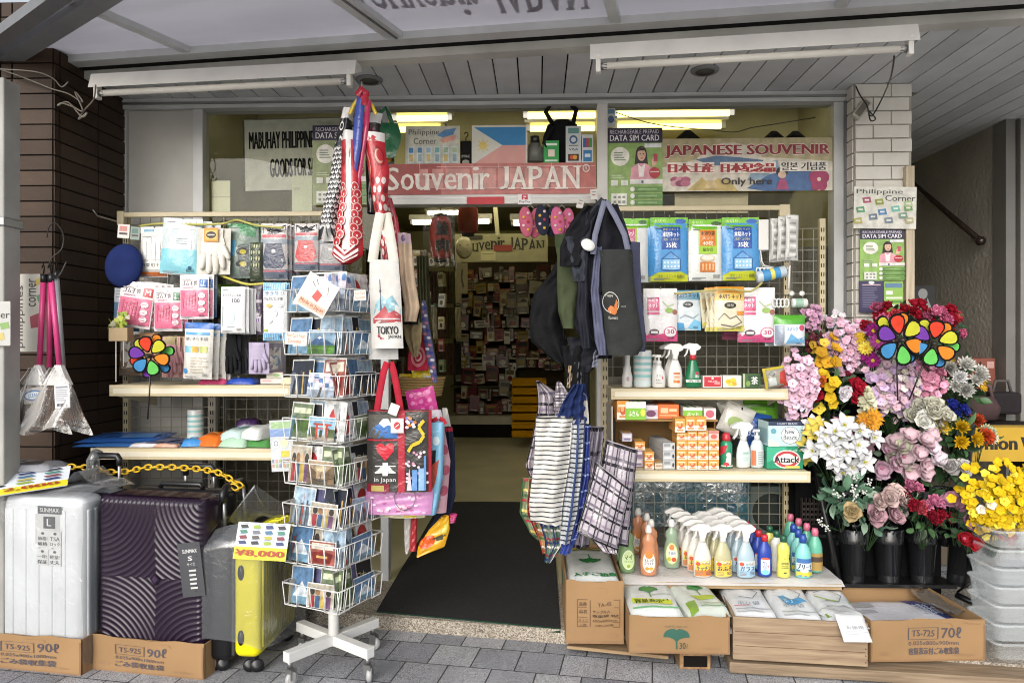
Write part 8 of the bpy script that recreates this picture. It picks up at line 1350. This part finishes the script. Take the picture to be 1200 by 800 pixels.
# front row
B_('flower_bunch','cream and dusty mauve roses in the front row',(1018,594),3.36,(38,24),[('rose','d2bb8c',None,[(992,596)],13),('rose','b38f98',None,[(1017,599),(1041,602)],14),('rose','c3aca8',None,[(1047,577),(1033,580),(1022,585),(1056,586)],12),('rose','bfb4b4',None,[(1056,600)],10)],leaves=26,lm=eucm,lsize=.055)
B_('flower_bunch','lily of the valley sprigs with blue green leaves at the rack side',(988,577),3.38,(28,18),[('bell','d8d8d2',None,[(976,576),(993,570),(1004,560),(1010,574),(1020,566),(962,612),(968,618),(998,582)],8)],leaves=26,lm=eucm,lsize=.07)
B_('flower_bunch','pink and crimson carnations in the front row',(1084,594),3.36,(32,22),[('carn','d07a9c',None,[(1066,570),(1074,572),(1086,584),(1094,588),(1078,588)],12),('carn','981c30',None,[(1060,580),(1083,602),(1096,600),(1108,604),(1070,592),(1064,588),(1090,606)],12)],leaves=40,lsize=.05)
B_('flower_bunch','single pink orchid over the tilted bucket',(1122,602),3.32,(10,10),[('magno','d09ab4','a82a4a',[(1124,604),(1114,588),(1120,592)],13)],leaves=10)
B_('flower_bunch','large bright yellow blossom mass by the storage boxes',(1166,582),3.22,(40,42),[('five','d6b41a','b8862a',88,9),('five','d6d0c4',None,[(1146,586),(1152,600),(1180,605),(1138,592),(1194,560)],8)],leaves=16,dep=.1)
B_('flower_bunch','scarlet trailing blossoms below the yellow mass',(1146,622),3.28,(36,12),[('magno','a8202c',None,[(1124,628),(1134,632),(1146,614),(1160,620),(1172,625),(1182,630),(1152,610),(1166,612)],11)],leaves=16,lsize=.05)
# clear storage boxes
cb=liquid_mat('frosted box','e4eaec',.3)
for k in range(7):
 p=at(1216,776-22*k,3.3);t=tag(empty('storage_box',p),'%s clear plastic storage box of the stack at the pavement corner'%('lowest','second','third','fourth','fifth','sixth','topmost')[k],'storage box','stack of clear storage boxes');s=mpp(1187,3.3);w_,d,h_=96*s,.24,22*s
 def ring(sc_,z,rad=.035):return[((w_/2*sc_-rad)*sx+rad*cos(q),d/2+(d/2*sc_-rad)*sy+rad*sin(q),z)for sx,sy,q0 in((1,1,0),(-1,1,90),(-1,-1,180),(1,-1,270))for q in[R(q0+22.5*i)for i in range(5)]]
 def loops(mb,prof,cap):
  L=[ring(*p_)for p_ in prof];N=20;vs=sum(L,[]);mb.add(vs,[(i*N+k,i*N+(k+1)%N,(i+1)*N+(k+1)%N,(i+1)*N+k)for i in range(len(L)-1)for k in range(N)]+([tuple(range(N))[::-1]]if cap<2 else[])+([tuple((len(L)-1)*N+k for k in range(N))]if cap else[]),cb,True)
 mb=MB();loops(mb,[(.88,.002),(.9,.006),(.96,h_*.8),(.985,h_*.82),(.985,h_*.86)],0);mb.build('tub',t)
 mb=MB();loops(mb,[(1.0,h_*.84),(1.01,h_*.86),(1.01,h_*.95),(.97,h_*.97),(.94,h_*.9)],2);mb.build('lid',t)
# passage clutter
poster('exchange_sign','yellow sign board with dark lettering low in the passage behind the flowers','sign',(1120,498,1214,540),4.2,'b8942a',[('t','Union',.2,.3,.74,.68,'1f1c14',5),('t','W',.8,.32,1.0,.68,'1f1c14',4),('r',0,0,1,.05,'8a7020')],T=.02)
boxy('storage_carton','box','brick red box on a stair beside the white chrysanthemums',Vector((at(1140,400,4.95).x,4.93,at(1140,458,4.95).z)),.26,.3,.22,'7a3f30',[('r',.8,.1,.97,.3,'b8908a')],rot=-4)
poster('picture_board','black picture board with white figures on the stair landing','picture',(1067,335,1094,366),4.9,'1a1a1c',[('e',.5,.3,.2,.2,'8a8a8a'),('p',[(.2,.9),(.4,.4),(.5,.9)],'a0a09c'),('p',[(.6,.9),(.7,.45),(.85,.8)],'8a8a88')],T=.02)
def handbag(mb):mb.lathe([(0,-.08),(.1,-.07),(.12,0),(.08,.07),(0,.08)],mat('4a3a3a','cloth'),14,sy=.5);mb.tube([(-.07,0,.05),(-.05,0,.14),(.05,0,.14),(.07,0,.05)],.012,mat('5f4f4c','cloth'))
mesh_prop('handbag','dim brown handbag lying on the stair above the yellow sign','bag',at(1150,478,4.7),handbag);mesh_prop('handbag','dark grey handbag with upright handle beside the brown one on the stair','bag',at(1174,470,4.75),lambda mb:(mb.box(-.1,-.05,-.08,.1,.05,.06,mat('2a2628','cloth'),bev=.02),mb.tube([(-.06,0,.05),(-.04,0,.13),(.04,0,.13),(.06,0,.05)],.01,mat('55504e','cloth'))))
mb=MB();mb.box(-.5,0,-.03,.3,.3,0,mat('2a2522','rough'));mb.box(-.46,.02,-.5,-.42,.28,-.031,dark);mb.box(.22,.02,-.5,.26,.28,-.031,dark);tag(mb.build('side_table',loc=at(1170,497,4.62)),'dark low table in the passage carrying handbags above the yellow sign','table')
# ================================================================ DEEP IN THE SHOP
rr=random.Random(21)
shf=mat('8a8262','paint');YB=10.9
t=tag(empty('display_shelf',(at(585,400,11.2).x,11.2,0)),'tall crowded souvenir shelf at the far end of the shop','shelf unit')
def ds(n,mb):o=mb.build(n,t);o.matrix_parent_inverse=Matrix.Translation(-t.location);return o
xa,xb=at(528,400,YB).x,at(662,400,YB).x
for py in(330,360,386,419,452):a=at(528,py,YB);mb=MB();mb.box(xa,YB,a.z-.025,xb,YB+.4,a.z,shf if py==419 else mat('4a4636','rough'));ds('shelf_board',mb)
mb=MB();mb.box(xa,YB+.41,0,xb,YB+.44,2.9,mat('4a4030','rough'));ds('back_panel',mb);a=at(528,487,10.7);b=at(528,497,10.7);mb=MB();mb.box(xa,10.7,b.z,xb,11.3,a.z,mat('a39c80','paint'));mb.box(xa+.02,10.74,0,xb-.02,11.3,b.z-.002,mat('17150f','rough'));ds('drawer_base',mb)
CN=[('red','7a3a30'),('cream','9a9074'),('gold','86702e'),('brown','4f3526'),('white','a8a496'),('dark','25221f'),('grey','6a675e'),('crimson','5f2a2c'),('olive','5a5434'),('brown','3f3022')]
RN=['top','second','third','fourth','fifth','sixth','seventh','eighth','ninth','lowest'];seen={}
IM={}
def item(px,py,w_,h_,Y,c,label,kindn):
 k=(c,int(w_),int(h_));s=mpp(px,Y)
 if k not in IM:
  q=random.Random(len(IM));mb=MB();mb.box(-w_*s/2,0,0,w_*s/2,.08,h_*s,mat(c,'film'),bev=.006)
  a1,a2=q.choice(CN)[1],q.choice(CN)[1];decorate(mb,lambda u,v,o:Vector((w_*s*(u-.5),-o*3,h_*s*(1-v))),[('r',.12,.1+.1*q.random(),.88,.4,a1),('e',.5,.66,.25,.18,a2),('r',.2,.88,.8,.94,'b8b4a8')],'film',n=1);o=mb.build(kindn);IM[k]=o
 else:o=IM[k].copy();COL.objects.link(o)
 o.location=at(px,py,Y);o.rotation_euler=(0,R(rr.uniform(-6,6)),R(rr.uniform(-12,12)));return tag(o,label,'packet','souvenir packets on the far shelves')
rows_y=[328,344,358,371,384,400,417,434,450,467,485]
for ri,y in enumerate(rows_y):
 x=534
 while x<648:
  w_=rr.choice((5,7,9,12,15));h_=rr.choice((9,12,15,19));
  if not(x>598 and y>440):
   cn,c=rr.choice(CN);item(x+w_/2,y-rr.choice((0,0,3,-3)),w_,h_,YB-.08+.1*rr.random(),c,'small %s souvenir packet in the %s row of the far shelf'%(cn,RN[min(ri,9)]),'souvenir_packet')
  x+=w_*rr.choice((.75,.9,1,1.1))
for k in range(7):
 p=at(620,512-10*k,9.6);s=mpp(620,9.6);t=tag(empty('plastic_crate',p),'%s mustard yellow plastic crate of the stack deep in the shop'%('lowest','second','third','fourth','fifth','sixth','topmost')[k],'crate','stack of mustard crates');mb=MB();w_,h_=40*s,7.6*s;m=mat('a87800','soft')
 for x0,y0,x1,y1 in((-w_/2,0,w_/2,.015),(-w_/2,.385,w_/2,.4),(-w_/2,.015,-w_/2+.015,.385),(w_/2-.015,.015,w_/2,.385)):mb.box(x0,y0,0,x1,y1,h_,m)
 for z in(.35,.75):mb.box(-w_/2-.008,-.01,h_*z,w_/2+.008,-.0005,h_*z+.012,m)
 mb.box(-w_/2+.016,.016,.002,w_/2-.016,.384,.012,m);mb.build('crate_body',t)
# side display down the shop
xs0=at(522,400,8.5).x;mb=MB();mb.box(xs0-.75,6.2,0,xs0-.7,10.5,2.4,mat('3a362a','rough'))
for z in(.5,1.0,1.5,2.0):mb.box(xs0-.7,6.2,z-.02,xs0-.4,10.5,z,shf)
tag(mb.build('side_shelf'),'long side shelf of dim merchandise along the shop wall','shelf unit')
for k in range(60):
 z=(.5,1.0,1.5,2.0)[k%4];Y=6.3+4.1*(k//4)/15+rr.uniform(-.05,.05);cn,c=rr.choice(CN);mb=MB();h_=rr.uniform(.18,.38);mb.box(-.12,-.07,0,.12,.07,h_,mat(c,'film'),bev=.01);mb.box(.121,-.04,h_*.3,.124,.04,h_*.7,mat(rr.choice(CN)[1],'film'))
 tag(mb.build('souvenir_box',loc=(xs0-.55,Y,z+.001)),'%s merchandise box at the %s level of the long side shelf'%(cn,('lowest','second','third','top')[k%4]),'box','merchandise on the side shelf')
for k in range(5):
 for j in range(3):
  cn,c=rr.choice((('dark grey','2f2e2c'),('brown','3e2f24'),('olive','47442c'),('cream','9a937a')))
  drape('hanging_goods','%s hanging goods, %s in the %s rank down the shop'%(cn,('upper','middle','lower')[j],('first','second','third','fourth','fifth')[k]),'goods',[(318+42*j,500+7*k,512+7*k),(355+42*j,499+7*k,513+7*k)],6.6+.8*k,c,T=.1,folds=4,amp=.03,nu=14,nv=12,group='hanging goods down the shop')
for ri,y in enumerate((312,336,360,386,412,436)):
 for k,x in enumerate((487,496,506,517)):
  cn,c=(('cream','b8b090'),('white','c4c2b4'),('olive','7a7a4e'),('grey','8a887c'),('green','5f7a56'),('red','8a4038'))[(ri*5+k*3)%6]
  item(x,y,9,19,5.6+.5*k,c,'%s hanging packet in the %s near rank just inside the doorway'%(cn,RN[ri]),'hanging_packet')
# lanterns, inner sign, mask
def lantern(px0,py0,px1,py1,Y,label,txt):
 p=at((px0+px1)/2,py1,Y);k=mpp(px0,Y);H_,r=(py1-py0)*k,(px1-px0)*k/2;t=tag(empty('paper_lantern',p),label,'lantern');prof=[(r*.55,0),(r*.62,.004)]+[(r*(.72+.28*sin(pi*(i+.5)/18)**.5)*(1 if i%2 else .965),H_*i/18)for i in range(1,18)]+[(r*.6,H_-.004),(r*.55,H_)]
 mb=MB();mb.lathe(prof,mat('a02a22','paper'),24)
 lab_lathe(mb,prof,H_*.08,H_*.92,-150,-30,None,[('t',txt[0],.42,.08,.85,.46,'1a1614',5),('t',txt[1],.42,.54,.85,.92,'1a1614',5)]if txt else[],off=.012)if txt else None
 mb.build('shade',t);mb=MB();mb.lathe([(r*.58,-.02),(r*.58,.005)],dark,20);mb.lathe([(r*.58,H_-.005),(r*.58,H_+.02)],dark,20);mb.tube([(0,0,H_),(0,0,H_+.3)],.003,dark,5);mb.build('rim',t)
 mb=MB();mb.sheet(lambda u,v:Vector(((u-.5)*r*2.7,-r*1.08-.01*sin(14*u+5*v),-.08*H_-.12*H_+H_*1.3*v)),12,14,film_mat('lantern bag','a8a48c',.96,.15,12,.6));mb.build('film_bag',t)
lantern(503,254,530,304,6.0,'red paper lantern with black characters in a clear bag above the aisle','焼肉');lantern(536,240,561,274,6.6,'red paper lantern without visible characters nearer the aisle middle',None)
P=serif('Souvenir JAPAN',.04,.3,.96,.72,'2a2820',.18)+[('r',.42,.4,.62,.62,'8a3028'),('r',.28,.62,.44,.96,'b8b48c'),('l',[(.3,.72),(.42,.72)],.008,'6a6448'),('p',[(.7,.6),(.98,.5),(1,1),(.68,1)],'9a9674'),('r',.12,.05,.3,.2,'35322a')]
poster('inner_sign','pale hanging board reading Souvenir JAPAN inside the shop','sign',(533,274,642,307),8.6,'9c9878',P,T=.02)
poster('strap','pale ribbon strap hanging from the ceiling over the inner sign','strap',(579,236,584,276),8.5,'b0ac90',[],rot=-5)
mb=MB();mb.lathe([(0,.05),(.05,.045),(.085,.02),(.1,0)],mat('b5ae92','plastic'),18,sy=1.3);
for s in(-1,1):mb.lathe([(0,0),(.02,0),(.0,.004)],dark,10,sy=.4,M=Matrix.Translation((s*.035,.02,.044)))
mb.lathe([(0,0),(.045,0),(0,.006)],mat('6a2a24','paper'),12,sy=.4,M=Matrix.Translation((0,-.05,.04)));tag(mb.build('festival_mask',loc=at(544,290,8.3),rot=(R(90),0,0)),'pale smiling festival mask beside the inner sign','mask')
poster('scroll','long cream hanging scroll below the festival mask','scroll',(536,308,548,344),8.3,'8f8868',[('l',[(.5,.2),(.4,.5),(.6,.8)],.08,'4a4434')])
